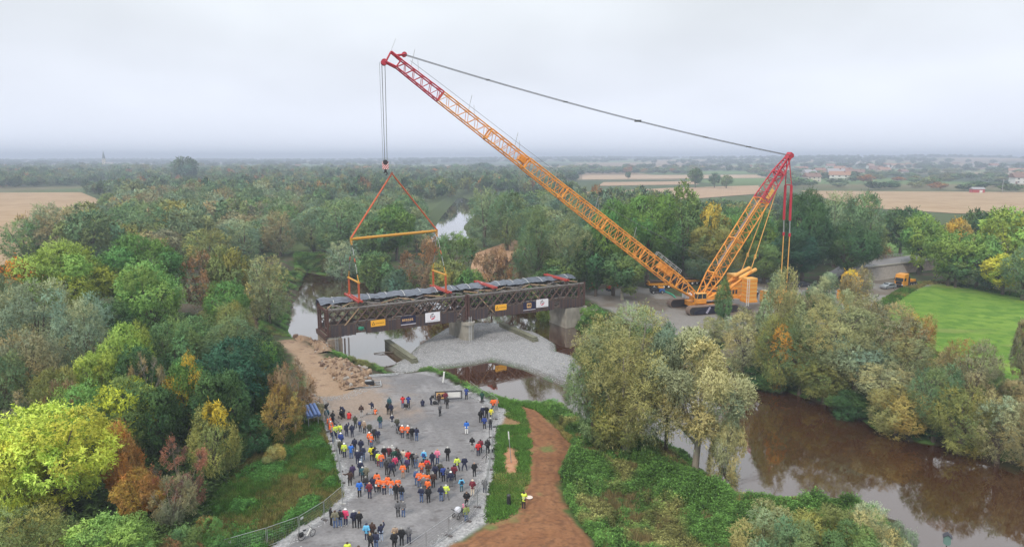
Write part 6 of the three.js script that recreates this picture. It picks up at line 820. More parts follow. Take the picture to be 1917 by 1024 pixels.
// ---------- the road and its stone bridge on the right ----------
{
  const ASPH = TEXM(grain([0.17, 0.165, 0.17], [0.26, 0.25, 0.25], 8, 8), 0.95), a = [101.57, -202.63], b = [140.1, -224.25], c = [199.53, -246.27], e = [95.68, -203.18], side = (p, q, w) => { const d = Math.hypot(q[0] - p[0], q[1] - p[1]); return [(-(q[1] - p[1]) / d) * w, ((q[0] - p[0]) / d) * w]; };
  const rib = (pts, w, ys) => { const P = [], I = [], U = []; let len = 0; pts.forEach((p, i) => { const q = pts[Math.min(i + 1, pts.length - 1)], o = pts[Math.max(i - 1, 0)], n = side(o, q, w / 2); if (i) len += Math.hypot(p[0] - o[0], p[1] - o[1]); P.push(p[0] + n[0], ys[i], p[1] + n[1], p[0] - n[0], ys[i], p[1] - n[1]); U.push(0, len / 4, w / 4, len / 4); if (i) I.push(2 * i - 2, 2 * i, 2 * i - 1, 2 * i - 1, 2 * i, 2 * i + 1); }); const g = new THREE.BufferGeometry(); g.setAttribute('position', new THREE.Float32BufferAttribute(P, 3)); g.setAttribute('uv', new THREE.Float32BufferAttribute(U, 2)); g.setIndex(I); g.computeVertexNormals(); return g; };
  setting('road', rib([e, a, b, c], 7.5, [0.6, 3.5, 3.5, 2.5]), new THREE.MeshStandardMaterial({ map: ASPH.map, roughness: 0.95, side: THREE.DoubleSide }));
  const dx = b[0] - a[0], dz = b[1] - a[1], L = Math.hypot(dx, dz), t = thing('road_bridge', 'small road bridge with iron railings and stone arch behind the heavy orange tractor', 'bridge', [(a[0] + b[0]) / 2, 0, (a[1] + b[1]) / 2], -Math.atan2(dz, dx));
  const s = new THREE.Shape(); s.moveTo(-L / 2, -0.5); s.lineTo(-L / 2, 3.2); s.lineTo(L / 2, 3.2); s.lineTo(L / 2, -0.5); const hole = new THREE.Path(); hole.absarc(L * 0.12, 0, 1.9, 0, Math.PI); hole.lineTo(L * 0.12 - 1.9, -0.45); hole.lineTo(L * 0.12 + 1.9, -0.45); s.holes.push(hole); const wg = new THREE.ExtrudeGeometry(s, { depth: 7.6, bevelEnabled: false }).translate(0, 0, -3.8); { const u = wg.attributes.uv; for (let i = 0; i < u.count; i++) u.setXY(i, u.getX(i) / 4, u.getY(i) / 4); } part(t, 'arch_wall', wg, STONES); for (const z of [-4, 4]) { box(t, 'kerb_beam', L, 0.35, 0.5, CONCRETE, [0, 3.42, z]); const x0 = z > 0 ? -L * 0.12 : -L / 2, x1 = z > 0 ? L / 2 : L * 0.2; for (const y of [4.6, 3.85]) bar(t, 'rail', [x0, y, z], [x1, y, z], 0.045, GALV); for (let x = x0; x <= x1; x += 1.5) bar(t, 'post', [x, 3.5, z], [x, 4.65, z], 0.05, GALV); const bal = []; for (let x = x0; x < x1; x += 0.18) bal.push(barGeo([x, 3.85, z], [x, 4.6, z], 0.012, 4)); part(t, 'balusters', mergeGeometries(bal), GALV).userData.kind = 'stuff'; }
  setting('embankment', (() => { const P = [], add = (x, y, z) => P.push(x, y, z), n = side(a, b, 1), q = [[-0.2, 3.3, 3.9], [0.4, 3.3, 3.9], [0.38, -0.1, 6.8], [-0.25, -0.1, 7.5]].map(([f, y, o]) => [a[0] + dx * f + n[0] * o, y, a[1] + dz * f + n[1] * o]); for (const i of [0, 2, 1, 0, 3, 2]) add(...q[i]); const g = new THREE.BufferGeometry(); g.setAttribute('position', new THREE.Float32BufferAttribute(P, 3)); g.setAttribute('uv', new THREE.Float32BufferAttribute([0, 0, 5, 2, 5, 0, 0, 0, 0, 2, 5, 2], 2)); g.computeVertexNormals(); return g; })(), new THREE.MeshStandardMaterial({ map: grain([0.15, 0.13, 0.11], [0.3, 0.27, 0.24], 12, 12), roughness: 1, side: THREE.DoubleSide }));
}

// ---------- the village on the plain and the church on the left horizon ----------
{
  const WALL = [M(0.7, 0.69, 0.66, 0.9), M(0.6, 0.54, 0.44, 0.9), M(0.55, 0.42, 0.34, 0.9)], ROOF = [M(0.26, 0.125, 0.09, 0.9), M(0.2, 0.12, 0.095, 0.9), M(0.3, 0.29, 0.3, 0.9), M(0.32, 0.18, 0.12, 0.9)], PANE = M(0.03, 0.035, 0.045, 0.15);
  const models = {}; const house = (label, x, z, w, d, h, turn, wm, rm) => { const key = wm + '_' + rm; let t = models[key]; if (t) { t = t.clone(); t.name = numbered('house'); scene.add(t); } else { t = models[key] = thing('house', label, 'house'); box(t, 'wall', 10, 5, 8, WALL[wm], [0, 2.5, 0]); const s = new THREE.Shape(); s.moveTo(-4.6, 0); s.lineTo(4.6, 0); s.lineTo(0, 3.6); s.closePath(); const g = new THREE.ExtrudeGeometry(s, { depth: 11, bevelEnabled: false }).translate(0, 0, -5.5).rotateY(Math.PI / 2).translate(0, 5, 0); const r = part(t, 'roof', g, ROOF[rm]); part(r, 'chimney', BOX, ROOF[0], [2.4, 8, 1], [0, 0, 0], [0.8, 1.8, 0.8]); for (const y of [1.6, 4]) for (const x of [-3.2, 0, 3.2]) { const f = box(t, 'window', 1.2, 1.3, 0.12, WALL[0], [x, y, 4.02]); part(f, 'pane', BOX, PANE, [0, 0, 0.45], [0, 0, 0], [0.8, 0.8, 0.3]); } box(t, 'door', 1.1, 2, 0.1, ROOF[1], [-4.2, 1, 4.02]); }
    t.position.set(x, height(x, z) - 0.1, z); t.rotation.y = turn; t.scale.set(w / 10, h / 8.6, d / 8); return tag(t, label, 'house', 'houses of the hazy village'); };
  const wn = ['white', 'cream', 'tan'], rn = ['red-brown', 'brown', 'grey', 'orange']; seed = 4242;
  const rows = [[537.97, -1263.44], [435.93, -1013.52], [586.31, -1263.44], [509.76, -1085.12], [1029.03, -2140.49], [932.15, -2045.97], [758.34, -1617.15], [1119.85, -2244.13], [1049.35, -2045.97], [842.4, -1617.15], [831.96, -1562.52], [1146.73, -2140.49], [1127.48, -2045.97], [1212.11, -2140.49], [1189.99, -2045.97], [1221.24, -2045.97], [1318.37, -2140.49], [1424.87, -2244.13], [1400.1, -2140.49], [1377.51, -2045.97], [1349.35, -1959.43], [1192.98, -1675.72], [1059.27, -1463.59], [694.67, -950.73], [706.04, -1806.54], [768.06, -2045.97], [650.83, -1806.54], [689.93, -2045.97], [719.47, -1738.68], [645.19, -1463.59], [659.55, -1376.41], [660.99, -1336.58], [793.63, -1418.67], [1490.01, -2140.49]];
  rows.forEach(([x, z], i) => { const wm = i % 5 === 4 ? 2 : i % 3 === 1 ? 1 : 0, rm = Math.floor(rnd() * 4); house(`${wn[wm]} house with ${rn[rm]} roof in the hazy right village, ${x / -z < 0.46 ? 'left' : x / -z < 0.62 ? 'middle' : 'right'} part, ${z > -1300 ? 'front' : 'back'} row`, x, z, rr(18, 30), rr(12, 16), rr(12, 16), rr(-0.6, 0.6), wm, rm); });
  const lefts = [[-1040.09, -1806.54], [-974.57, -1738.68], [-1034.36, -1738.68], [-1031.91, -1879.89], [-1102.2, -1806.54], [-540.12, -1298.99], [-515.28, -1298.99], [-497.72, -2045.97], [-682.88, -2244.13], [-373.52, -2140.49], [533.55, -1879.89]]; lefts.forEach(([x, z], i) => { const wm = i % 2, rm = (i * 3) % 4; const t = house(`pale ${wn[wm]} house with ${rn[rm]} roof far off on the left plain`, x, z, rr(14, 24), 12, rr(9, 12), rr(-0.5, 0.5), wm, rm); t.userData.group = 'far houses on the left plain'; });
  { const p = [-1189.99, -2045.97], t = thing('church', 'pale church with a pointed spire on the left horizon', 'church', ground(...p)); box(t, 'nave', 24, 9, 12, WALL[1], [12, 4.5, 0]); const s = new THREE.Shape(); s.moveTo(-8, 0); s.lineTo(8, 0); s.lineTo(0, 9); part(t, 'roof', new THREE.ExtrudeGeometry(s, { depth: 24, bevelEnabled: false }).rotateY(Math.PI / 2).translate(0.5, 9, 0), ROOF[2]); box(t, 'tower', 7, 28, 7, WALL[1], [-3, 14, 0]); part(t, 'spire', new THREE.ConeGeometry(4.6, 24, 8), M(0.1, 0.12, 0.12, 0.8), [-3, 40, 0]); for (const y of [20, 28]) { box(t, 'window', 1.6, 4, 0.3, PANE, [-3, y - 4, 3.6]); } }
  { const p = [470.66, -703.25], t = thing('shed', 'red and grey shed at the far edge of the right tan field', 'shed', ground(...p)); box(t, 'wall', 12, 3.6, 6, M(0.42, 0.06, 0.05, 0.8), [0, 1.8, 0]); box(t, 'door', 3, 2.6, 0.1, WALL[0], [2, 1.3, 3.05]); const s = new THREE.Shape(); s.moveTo(-3.6, 0); s.lineTo(3.6, 0); s.lineTo(0, 2); part(t, 'roof', new THREE.ExtrudeGeometry(s, { depth: 13, bevelEnabled: false }).translate(0, 0, -6.5).rotateY(Math.PI / 2).translate(0, 3.6, 0), ROOF[2]); }
  { const p = [488.61, -692.62], t = thing('power_pole', 'tall grey pole at the far edge of the right tan field', 'pole', ground(...p)); bar(t, 'mast', [0, 0, 0], [0, 14, 0], 0.25, GALV); bar(t, 'cross_arm', [-2, 13, 0], [2, 13, 0], 0.15, GALV); for (const x of [-1.8, 1.8]) part(t, 'insulator', CYL12, DARKSTEEL, [x, 13.4, 0], [0, 0, 0], [0.15, 0.6, 0.15]); }
  // big single trees out on the plain
  tree('broad', [-436.55, -931.49, 38.7, 38.42], 'blue', 'large dark tree standing alone above the hazy left wood', { lod: 'L' }); tree('broad', [214.95, -815.79, 24.74, 22.47], 'dark', 'tall dark tree on the far tan field', { lod: 'L' }); tree('broad', [237.48, -815.79, 18.58, 17.49], 'blue', 'round dark tree right of the tall one on the far field', { lod: 'L' }); tree('broad', [246.89, -801.55, 16.44, 17.19], 'greygreen', 'hazy tree beside the round dark one on the far field', { lod: 'L' }); tree('broad', [189.6, -1138.72, 13.8, 12.19], 'dark', 'small lone tree on the pale strip of field', { lod: 'L' }); tree('broad', [-58.04, -1418.67, 26.78, 51.99], 'blue', 'broad far tree group right of the hook', { lod: 'L' });
}
// ---------- people ----------
function blob(bones, cell, k = 0.03) {        // one continuous skin round tapered bones [a, b, ra, rb, flatten], meshed by surface nets
  const lo = [1e9, 1e9, 1e9], hi = [-1e9, -1e9, -1e9]; for (const [a, b, ra, rb] of bones) for (let i = 0; i < 3; i++) { const r = Math.max(ra, rb) * 1.25 + cell * 1.5; lo[i] = Math.min(lo[i], a[i] - r, b[i] - r); hi[i] = Math.max(hi[i], a[i] + r, b[i] + r); }
  const n = lo.map((v, i) => Math.ceil((hi[i] - v) / cell) + 1), [nx, ny, nz] = n, F = new Float32Array(nx * ny * nz);
  const f = (x, y, z) => { let s = 0; for (const [a, b, ra, rb, fl] of bones) { const q = fl ?? 1, bx = b[0] - a[0], by = b[1] - a[1], bz = b[2] - a[2], px = x - a[0], py = y - a[1], pz = z - a[2], t = clamp((px * bx + py * by + pz * bz) / (bx * bx + by * by + bz * bz + 1e-9), 0, 1), dx = px - bx * t, dy = py - by * t, dz = (pz - bz * t) / q; s += Math.exp(-(Math.sqrt(dx * dx + dy * dy + dz * dz) - (ra + (rb - ra) * t)) / k); } return -k * Math.log(s + 1e-30); };
  for (let z = 0; z < nz; z++) for (let y = 0; y < ny; y++) for (let x = 0; x < nx; x++) F[(z * ny + y) * nx + x] = f(lo[0] + x * cell, lo[1] + y * cell, lo[2] + z * cell);
  const id = new Int32Array(nx * ny * nz).fill(-1), P = [], I = [], at = (x, y, z) => (z * ny + y) * nx + x;
  for (let z = 0; z < nz - 1; z++) for (let y = 0; y < ny - 1; y++) for (let x = 0; x < nx - 1; x++) { let c = 0, sx = 0, sy = 0, sz = 0; for (const [a, b] of [[0, 1], [2, 3], [4, 5], [6, 7], [0, 2], [1, 3], [4, 6], [5, 7], [0, 4], [1, 5], [2, 6], [3, 7]]) { const va = F[at(x + (a & 1), y + ((a >> 1) & 1), z + (a >> 2))], vb = F[at(x + (b & 1), y + ((b >> 1) & 1), z + (b >> 2))]; if (va < 0 === vb < 0) continue; const t = va / (va - vb); c++; sx += lerp(a & 1, b & 1, t); sy += lerp((a >> 1) & 1, (b >> 1) & 1, t); sz += lerp(a >> 2, b >> 2, t); } if (c) { id[at(x, y, z)] = P.length / 3; P.push(lo[0] + (x + sx / c) * cell, lo[1] + (y + sy / c) * cell, lo[2] + (z + sz / c) * cell); } }
  const quad = (a, b, c, d, flip) => { if (flip) I.push(a, c, b, a, d, c); else I.push(a, b, c, a, c, d); };
  for (let z = 1; z < nz - 1; z++) for (let y = 1; y < ny - 1; y++) for (let x = 1; x < nx - 1; x++) { const v = F[at(x, y, z)] < 0; if (v !== F[at(x + 1, y, z)] < 0) quad(id[at(x, y - 1, z - 1)], id[at(x, y, z - 1)], id[at(x, y, z)], id[at(x, y - 1, z)], !v); if (v !== F[at(x, y + 1, z)] < 0) quad(id[at(x - 1, y, z - 1)], id[at(x - 1, y, z)], id[at(x, y, z)], id[at(x, y, z - 1)], !v); if (v !== F[at(x, y, z + 1)] < 0) quad(id[at(x - 1, y - 1, z)], id[at(x, y - 1, z)], id[at(x, y, z)], id[at(x - 1, y, z)], !v); }
  const g = new THREE.BufferGeometry(); g.setAttribute('position', new THREE.Float32BufferAttribute(P, 3)); g.setIndex(I); g.computeVertexNormals(); return g;
}
function hand(w, d, s) {                       // palm, four fingers of unequal length bent at the knuckle, and a thumb from the side
  const W = V(...w), D = V(...d).normalize(), X = V(s, 0.15, 0.2).cross(D).cross(D).negate().normalize(), N = D.clone().cross(X), out = [], pt = (a, b, c) => W.clone().addScaledVector(D, a).addScaledVector(X, b).addScaledVector(N, c).toArray();
  out.push(barGeo(pt(-0.02, 0, 0), pt(0.085, 0, 0), 0.03, 6, 0.036)); [[-0.027, 0.036], [-0.009, 0.046], [0.009, 0.042], [0.026, 0.03]].forEach(([x, l]) => out.push(barGeo(pt(0.075, x, 0), pt(0.08 + l, x * 1.1, -0.008), 0.009, 4), barGeo(pt(0.08 + l, x * 1.1, -0.008), pt(0.085 + l * 1.5, x * 1.1, -0.034), 0.0085, 4, 0.006))); out.push(barGeo(pt(0.01, -0.025, 0), pt(0.06, -0.058, -0.015), 0.011, 4, 0.008)); return out.map((g) => { g.deleteAttribute('uv'); return g; });
}
const POSE = {};
function makePose(name, o) {
  const s2 = (v) => [-1, 1].map((s) => [v[0] * s, v[1], v[2]]), hip = o.hip ?? s2([0.095, 0.92, 0]), knee = o.knee ?? s2([0.11, 0.5, -0.02]), ank = o.ank ?? s2([0.12, 0.09, 0.03]), sh = o.sh ?? s2([0.185, 1.43, 0.01]), el = o.el, wr = o.wr, pel = o.pel ?? [0, 0.98, 0], chest = o.chest ?? [0, 1.3, 0], neck = o.neck ?? [0, 1.47, 0], head = o.head ?? [0, 1.62, -0.02];
  const L = (grow) => { const b = []; for (const i of [0, 1]) b.push([hip[i], knee[i], 0.088 + grow, 0.062 + grow], [knee[i], ank[i], 0.06 + grow, 0.042 + grow * 1.3]); b.push([[hip[0][0], pel[1] - 0.02, pel[2]], [hip[1][0], pel[1] - 0.02, pel[2]], 0.115 + grow, 0.115 + grow, 0.85]); return b; };
  const A = (grow, cut) => { const b = []; for (const i of [0, 1]) { const w = wr[i].map((v, k) => lerp(el[i][k], v, cut)); b.push([sh[i], el[i], 0.055 + grow, 0.046 + grow], [el[i], w, 0.044 + grow, 0.034 + grow]); } b.push([pel, chest, 0.13 + grow, 0.15 + grow, 0.8], [sh[0], sh[1], 0.07 + grow, 0.07 + grow], [chest, neck, 0.13 + grow, 0.07 + grow, 0.8]); return b; };
  const face = head.map((v, i) => v + (o.face ?? [0, -0.045, -0.035])[i]);
  const body = blob([...L(-0.012), ...A(-0.012, 1), [neck, head, 0.05, 0.06], [head, face, 0.093, 0.07], [face, [face[0], face[1] + 0.01, face[2] - 0.075], 0.02, 0.012]], 0.03, 0.018), extra = [];
  for (const i of [0, 1]) { const d = wr[i].map((v, k) => v - el[i][k]); extra.push(...hand(wr[i], d, i ? 1 : -1)); } for (const s of [-1, 1]) { const ear = new THREE.SphereGeometry(0.026, 6, 5).scale(0.5, 1, 0.8).translate(head[0] + s * 0.096, head[1] - 0.02, head[2]); ear.deleteAttribute('uv'); extra.push(ear); }
  const low = pel[1] - 0.14; const coat = [...A(0.024, 0.93), [[-0.07, low, pel[2]], [0.07, low, pel[2]], 0.13, 0.13, 0.85]];
  const eyes = [-1, 1].map((s) => new THREE.SphereGeometry(0.011, 6, 5).translate(face[0] + s * 0.034, head[1] - 0.005, face[2] - 0.068));
  POSE[name] = { body: mergeGeometries([body, ...extra.map((g) => g)]), jacket: blob(coat, 0.038, 0.03), trousers: blob(L(0.012), 0.036, 0.02), eyes: mergeGeometries(eyes), ank, knee, head, pel, chest };
}
const sym = (v) => [[-v[0], v[1], v[2]], [v[0], v[1], v[2]]];
makePose('stand', { el: sym([0.27, 1.15, 0.05]), wr: sym([0.26, 0.9, -0.04]) });
makePose('pockets', { el: sym([0.3, 1.16, 0.1]), wr: sym([0.19, 0.97, -0.07]) });
makePose('folded', { el: sym([0.27, 1.15, -0.03]), wr: [[0.07, 1.2, -0.2], [-0.08, 1.17, -0.23]] });
makePose('behind', { el: sym([0.28, 1.16, 0.1]), wr: sym([0.05, 0.98, 0.17]) });
makePose('phone', { el: sym([0.25, 1.22, -0.17]), wr: sym([0.09, 1.5, -0.27]) });
makePose('raise', { el: [[-0.27, 1.15, 0.05], [0.3, 1.6, -0.08]], wr: [[-0.25, 0.9, -0.04], [0.24, 1.86, -0.12]] });
makePose('point', { el: [[-0.4, 1.3, -0.12], [0.27, 1.15, 0.05]], wr: [[-0.6, 1.32, -0.3], [0.25, 0.9, -0.04]] });
makePose('wide', { ank: sym([0.27, 0.09, 0.02]), knee: sym([0.2, 0.5, -0.02]), el: sym([0.31, 1.16, 0.06]), wr: sym([0.2, 0.99, -0.06]) });
makePose('walk', { ank: [[-0.1, 0.09, 0.3], [0.1, 0.09, -0.28]], knee: [[-0.1, 0.5, 0.08], [0.1, 0.52, -0.16]], el: [[-0.26, 1.15, -0.1], [0.26, 1.15, 0.14]], wr: [[-0.24, 0.95, -0.26], [0.25, 0.92, 0.1]] });
makePose('bend', { pel: [0, 0.97, 0.1], chest: [0, 1.2, -0.18], neck: [0, 1.28, -0.38], head: [0, 1.3, -0.54], sh: sym([0.18, 1.25, -0.3]), el: sym([0.24, 0.98, -0.36]), wr: sym([0.22, 0.74, -0.4]), hip: sym([0.095, 0.92, 0.08]) });
makePose('crouch', { pel: [0, 0.36, 0.12], hip: sym([0.1, 0.32, 0.1]), knee: sym([0.2, 0.5, -0.24]), ank: sym([0.17, 0.09, 0]), chest: [0, 0.66, 0], neck: [0, 0.82, -0.08], head: [0, 0.96, -0.12], sh: sym([0.18, 0.77, -0.04]), el: sym([0.26, 0.52, -0.2]), wr: sym([0.12, 0.5, -0.4]) });
const CLOTH = { black: [0.012, 0.012, 0.015], navy: [0.018, 0.022, 0.055], blue: [0.03, 0.16, 0.62], royal: [0.03, 0.06, 0.26], sky: [0.13, 0.45, 0.72], jeans: [0.07, 0.12, 0.25], pale: [0.35, 0.42, 0.55], grey: [0.13, 0.13, 0.14], light: [0.42, 0.42, 0.42], dark: [0.035, 0.033, 0.036], olive: [0.06, 0.062, 0.042], khaki: [0.17, 0.16, 0.11], brown: [0.06, 0.032, 0.026], maroon: [0.16, 0.02, 0.035], red: [0.62, 0.03, 0.03], pink: [0.72, 0.2, 0.32], rose: [0.62, 0.05, 0.14], purple: [0.055, 0.032, 0.1], teal: [0.03, 0.1, 0.13], green: [0.015, 0.07, 0.05], orange: [0.85, 0.16, 0.035], yellow: [0.62, 0.75, 0.08], lemon: [0.72, 0.66, 0.03], cream: [0.58, 0.5, 0.4], beige: [0.33, 0.24, 0.18], white: [0.75, 0.75, 0.75], moss: [0.24, 0.3, 0.07] };
const HAIRC = { dk: [0.018, 0.014, 0.012], br: [0.07, 0.04, 0.022], bl: [0.35, 0.24, 0.12], gr: [0.3, 0.29, 0.28], wh: [0.58, 0.57, 0.55] };
const SKIN = [M(0.5, 0.3, 0.22, 0.6), M(0.44, 0.27, 0.19, 0.6), M(0.55, 0.35, 0.26, 0.6)], SHOE = M(0.02, 0.018, 0.016, 0.7), SHOEW = M(0.6, 0.6, 0.6, 0.7), BAND = M(0.62, 0.62, 0.6, 0.3), EYE = M(0.02, 0.02, 0.02, 0.3);
const hairG = new THREE.SphereGeometry(0.108, 14, 9, 0, Math.PI * 2, 0, 1.85).rotateX(0.5), longG = new THREE.CapsuleGeometry(0.085, 0.16, 4, 10).scale(1.05, 1, 0.6).translate(0, -0.13, 0.055), hatG = new THREE.SphereGeometry(0.118, 14, 8, 0, Math.PI * 2, 0, 1.45), brimG = new THREE.CylinderGeometry(0.14, 0.145, 0.02, 16).translate(0, 0.01, -0.025), helmG = new THREE.SphereGeometry(0.145, 16, 9, 0, Math.PI * 2, 0, 1.55).scale(0.95, 1, 1.1), shoeG = (() => { const g = new THREE.CapsuleGeometry(0.048, 0.15, 4, 8).rotateX(Math.PI / 2).scale(1, 0.85, 1).translate(0, -0.045, -0.05); return g; })(), packG = new RoundedBoxGeometry(0.3, 0.42, 0.17, 2, 0.06), bandG = new THREE.CylinderGeometry(0.2, 0.2, 0.05, 18, 1, true), phoneG = new THREE.BoxGeometry(0.15, 0.08, 0.012);
let pc = 0;
function P(pose, [x, z], yaw, top, legs, hair, label, o = {}) {
  seed = 9000 + pc * 131; pc++; const q = POSE[pose], t = thing('person', label, 'person', ground(x, z), THREE.MathUtils.degToRad(yaw + rr(-14, 14))), k = (o.s ?? 1) * rr(0.965, 1.045); t.scale.set(k * rr(0.98, 1.06), k, k);
  const cl = (c) => M(...CLOTH[c], 0.85);
  part(t, 'body', q.body, SKIN[pc % 3]); part(t, 'jacket', q.jacket, cl(top)); part(t, 'trousers', q.trousers, cl(legs)); part(t, 'eyes', q.eyes, EYE);
  q.ank.forEach((a) => part(t, 'shoe', shoeG, o.whiteShoes ? SHOEW : SHOE, a));
  const h = q.head; if (hair === 'helmet') part(t, 'helmet', helmG, M(0.78, 0.78, 0.76, 0.35), [h[0], h[1] + 0.01, h[2]]); else if (hair === 'hood') part(t, 'hood', hairG, cl(top), h, null, [1.15, 1.12, 1.2]); else if (hair.startsWith('cap')) { const c = part(t, 'cap', hatG, cl(hair.slice(4)), [h[0], h[1] + 0.015, h[2]]); part(c, 'brim', brimG, cl(hair.slice(4))); } else if (hair !== 'bald') { const m = M(...HAIRC[hair.slice(0, 2)], 0.7), c = part(t, 'hair', hairG, m, h); if (hair.length > 2) part(c, 'long_hair', longG, m); }
  if (o.vest) for (const y of [0.1, 0.25]) part(t, 'reflective_band', bandG, BAND, [q.pel[0], q.pel[1] + y, q.pel[2]], null, [0.9 + y * 0.28, 1, 0.78]);
  if (o.pack) part(t, 'backpack', packG, cl(o.pack), [q.chest[0], q.chest[1] - 0.05, q.chest[2] + 0.22]);
  if (pose === 'phone' && !o.nophone) part(t, 'phone', phoneG, BLACK, [0, 1.58, -0.33]);
  if (o.holds) part(t, 'held_helmet', helmG, M(0.78, 0.78, 0.76, 0.35), [-0.3, 0.82, -0.02], [2, 0, 0]);
  return t;
}
// far edge of the yard, left to right
P('raise', [-25.55, -90.67], -20, 'black', 'black', 'dk', 'person in black with raised arm at the top left corner of the yard');
P('stand', [-24.91, -88.52], 10, 'teal', 'dark', 'br', 'person in teal behind the orange vests at the left fence');
P('phone', [-23.78, -87.2], 20, 'black', 'navy', 'dk', 'camera operator in black behind the tripod at the left fence');
P('crouch', [-22.96, -85.38], 60, 'navy', 'black', 'dk', 'crouching person in navy beside the left camera tripod');
P('stand', [-23.89, -85.74], 40, 'orange', 'dark', 'br', 'farthest of three orange vests along the left fence', { vest: 1 });
P('stand', [-23.28, -84.32], 40, 'orange', 'navy', 'helmet', 'middle one of three orange vests along the left fence', { vest: 1 });
P('folded', [-22.87, -83.11], 30, 'orange', 'dark', 'br', 'nearest of three orange vests along the left fence', { vest: 1 });
P('stand', [-22.31, -82.77], 30, 'yellow', 'navy', 'gr', 'person in hi-vis yellow hidden behind a navy coat at the left fence', { vest: 1 });
P('pockets', [-22.09, -81.12], 20, 'navy', 'jeans', 'dk', 'person in navy and jeans leaning on the left fence');
P('pockets', [-21.83, -83.28], 0, 'yellow', 'dark', 'dk', 'person in hi-vis yellow and dark hair right of the left fence', { vest: 1 });
P('raise', [-21.05, -83.45], 5, 'navy', 'navy', 'dk', 'person in navy lifting one arm right of the hi-vis yellow one');
P('pockets', [-20.31, -83.2], 0, 'navy', 'navy', 'dk', 'person in navy with both hands in pockets beside the arm-lifter');
P('folded', [-20.58, -86.19], 10, 'olive', 'black', 'dk', 'person in dark olive in the upper left of the crowd');
P('stand', [-19.69, -85.02], 0, 'grey', 'navy', 'gr', 'grey-haired person with a blue rucksack in the upper left', { pack: 'royal' });
P('pockets', [-19.03, -84.49], -5, 'beige', 'dark', 'cap-cream', 'person in a tan coat with a pale cap in the upper left');
P('bend', [-23.05, -90.07], 70, 'navy', 'dark', 'dk', 'person in navy stooping over the dark pushchair');
P('crouch', [-22.14, -89.29], 0, 'red', 'red', 'br', 'person crouching in a red jacket at the far left of the yard');
P('pockets', [-20.6, -90.07], 10, 'brown', 'light', 'dkl', 'long-haired person in dark brown with light trousers near the rubble');
P('point', [-19.46, -91.48], 0, 'navy', 'light', 'dk', 'person in navy with light trousers and one arm stretched out');
P('crouch', [-18.9, -91.07], 0, 'orange', 'light', 'dk', 'child crouching in an orange top beside the scooter', { s: 0.8 });
P('stand', [-17.3, -93.13], 0, 'teal', 'dark', 'cap-teal', 'person in teal with a cap behind two dark coats');
P('pockets', [-17.13, -91.07], 5, 'black', 'black', 'dk', 'left one of two dark coats standing close at the far middle');
P('pockets', [-16.61, -90.67], -8, 'navy', 'black', 'dk', 'right one of two dark coats standing close at the far middle');
P('phone', [-15.48, -93.55], 0, 'red', 'jeans', 'br', 'person in a bright red jacket and jeans at the far middle');
P('phone', [-14.69, -93.55], -5, 'royal', 'black', 'dk', 'person in blue and black beside the bright red jacket');
P('stand', [-17.3, -86.1], 0, 'green', 'jeans', 'dk', 'person in a dark green jacket standing alone above the crowd');
P('phone', [-15.82, -86.65], 0, 'navy', 'light', 'wh', 'white-haired person in navy with white trousers taking a photo');
P('pockets', [-14.94, -85.38], 5, 'olive', 'navy', 'gr', 'grey-haired person in olive left of the orange vests');
P('stand', [-13.91, -83.03], 0, 'orange', 'navy', 'helmet', 'left of two orange vests in the middle of the yard', { vest: 1 });
P('pockets', [-13.16, -82.77], -5, 'orange', 'black', 'helmet', 'right of two orange vests in the middle of the yard', { vest: 1 });
P('pockets', [-12.58, -82.27], 0, 'black', 'black', 'gr', 'grey-haired person in black right of the two orange vests');
P('folded', [-11.95, -82.02], -10, 'navy', 'jeans', 'dk', 'person in navy and jeans at the right of the four in the middle');
P('pockets', [-18.13, -83.45], 5, 'olive', 'dark', 'gr', 'person in olive behind the orange pair in the left crowd');
P('pockets', [-17.23, -82.02], 0, 'dark', 'black', 'gr', 'person in black beside the olive jacket in the left crowd');
P('pockets', [-16.69, -81.45], 0, 'navy', 'grey', 'gr', 'person in navy and grey trousers next to the orange pair');
P('stand', [-17.61, -80.8], 0, 'orange', 'dark', 'helmet', 'farther one of the orange pair in the left crowd', { vest: 1 });
P('folded', [-17.24, -80], 0, 'orange', 'jeans', 'gr', 'nearer one of the orange pair in the left crowd', { vest: 1 });
// along the left fence
P('stand', [-21.03, -80.32], 10, 'royal', 'navy', 'helmet', 'person in royal blue with a white helmet near the left fence');
P('pockets', [-20.97, -78.75], 15, 'light', 'dark', 'gr', 'person in a light grey jacket by the left fence');
P('stand', [-20.54, -78.14], 10, 'olive', 'black', 'gr', 'person in olive between light grey and hi-vis yellow by the left fence');
P('stand', [-19.87, -77.24], 0, 'yellow', 'navy', 'helmet', 'person in hi-vis yellow with a white helmet by the left fence', { vest: 1 });
P('phone', [-19.01, -76.95], 0, 'blue', 'jeans', 'br', 'person in bright blue holding up a phone on the left');
P('pockets', [-18.98, -78.75], 0, 'navy', 'black', 'dk', 'person in dark blue and black right of the bright blue phone holder');
P('pockets', [-18.11, -78.29], 0, 'navy', 'navy', 'dk', 'person in navy standing behind another navy coat on the left');
P('pockets', [-17.44, -76.36], -5, 'navy', 'jeans', 'gr', 'person in navy and jeans with white shoes on the left', { whiteShoes: 1 });
P('folded', [-17.88, -75.22], 5, 'navy', 'navy', 'wh', 'white-haired person in navy with white shoes on the left', { whiteShoes: 1 });
P('folded', [-17.54, -75.36], -5, 'navy', 'pale', 'dk', 'person in navy with pale jeans beside the white-haired one');
P('pockets', [-17.6, -71.58], 20, 'purple', 'dark', 'dk', 'person in purple-grey looking over the left fence');
P('point', [-17.52, -69.94], 15, 'brown', 'black', 'dk', 'person in dark brown with one arm out by the left fence', { whiteShoes: 1 });
P('pockets', [-16.92, -72.49], 5, 'navy', 'navy', 'cap-white', 'person in navy with a white cap behind the teal jacket');
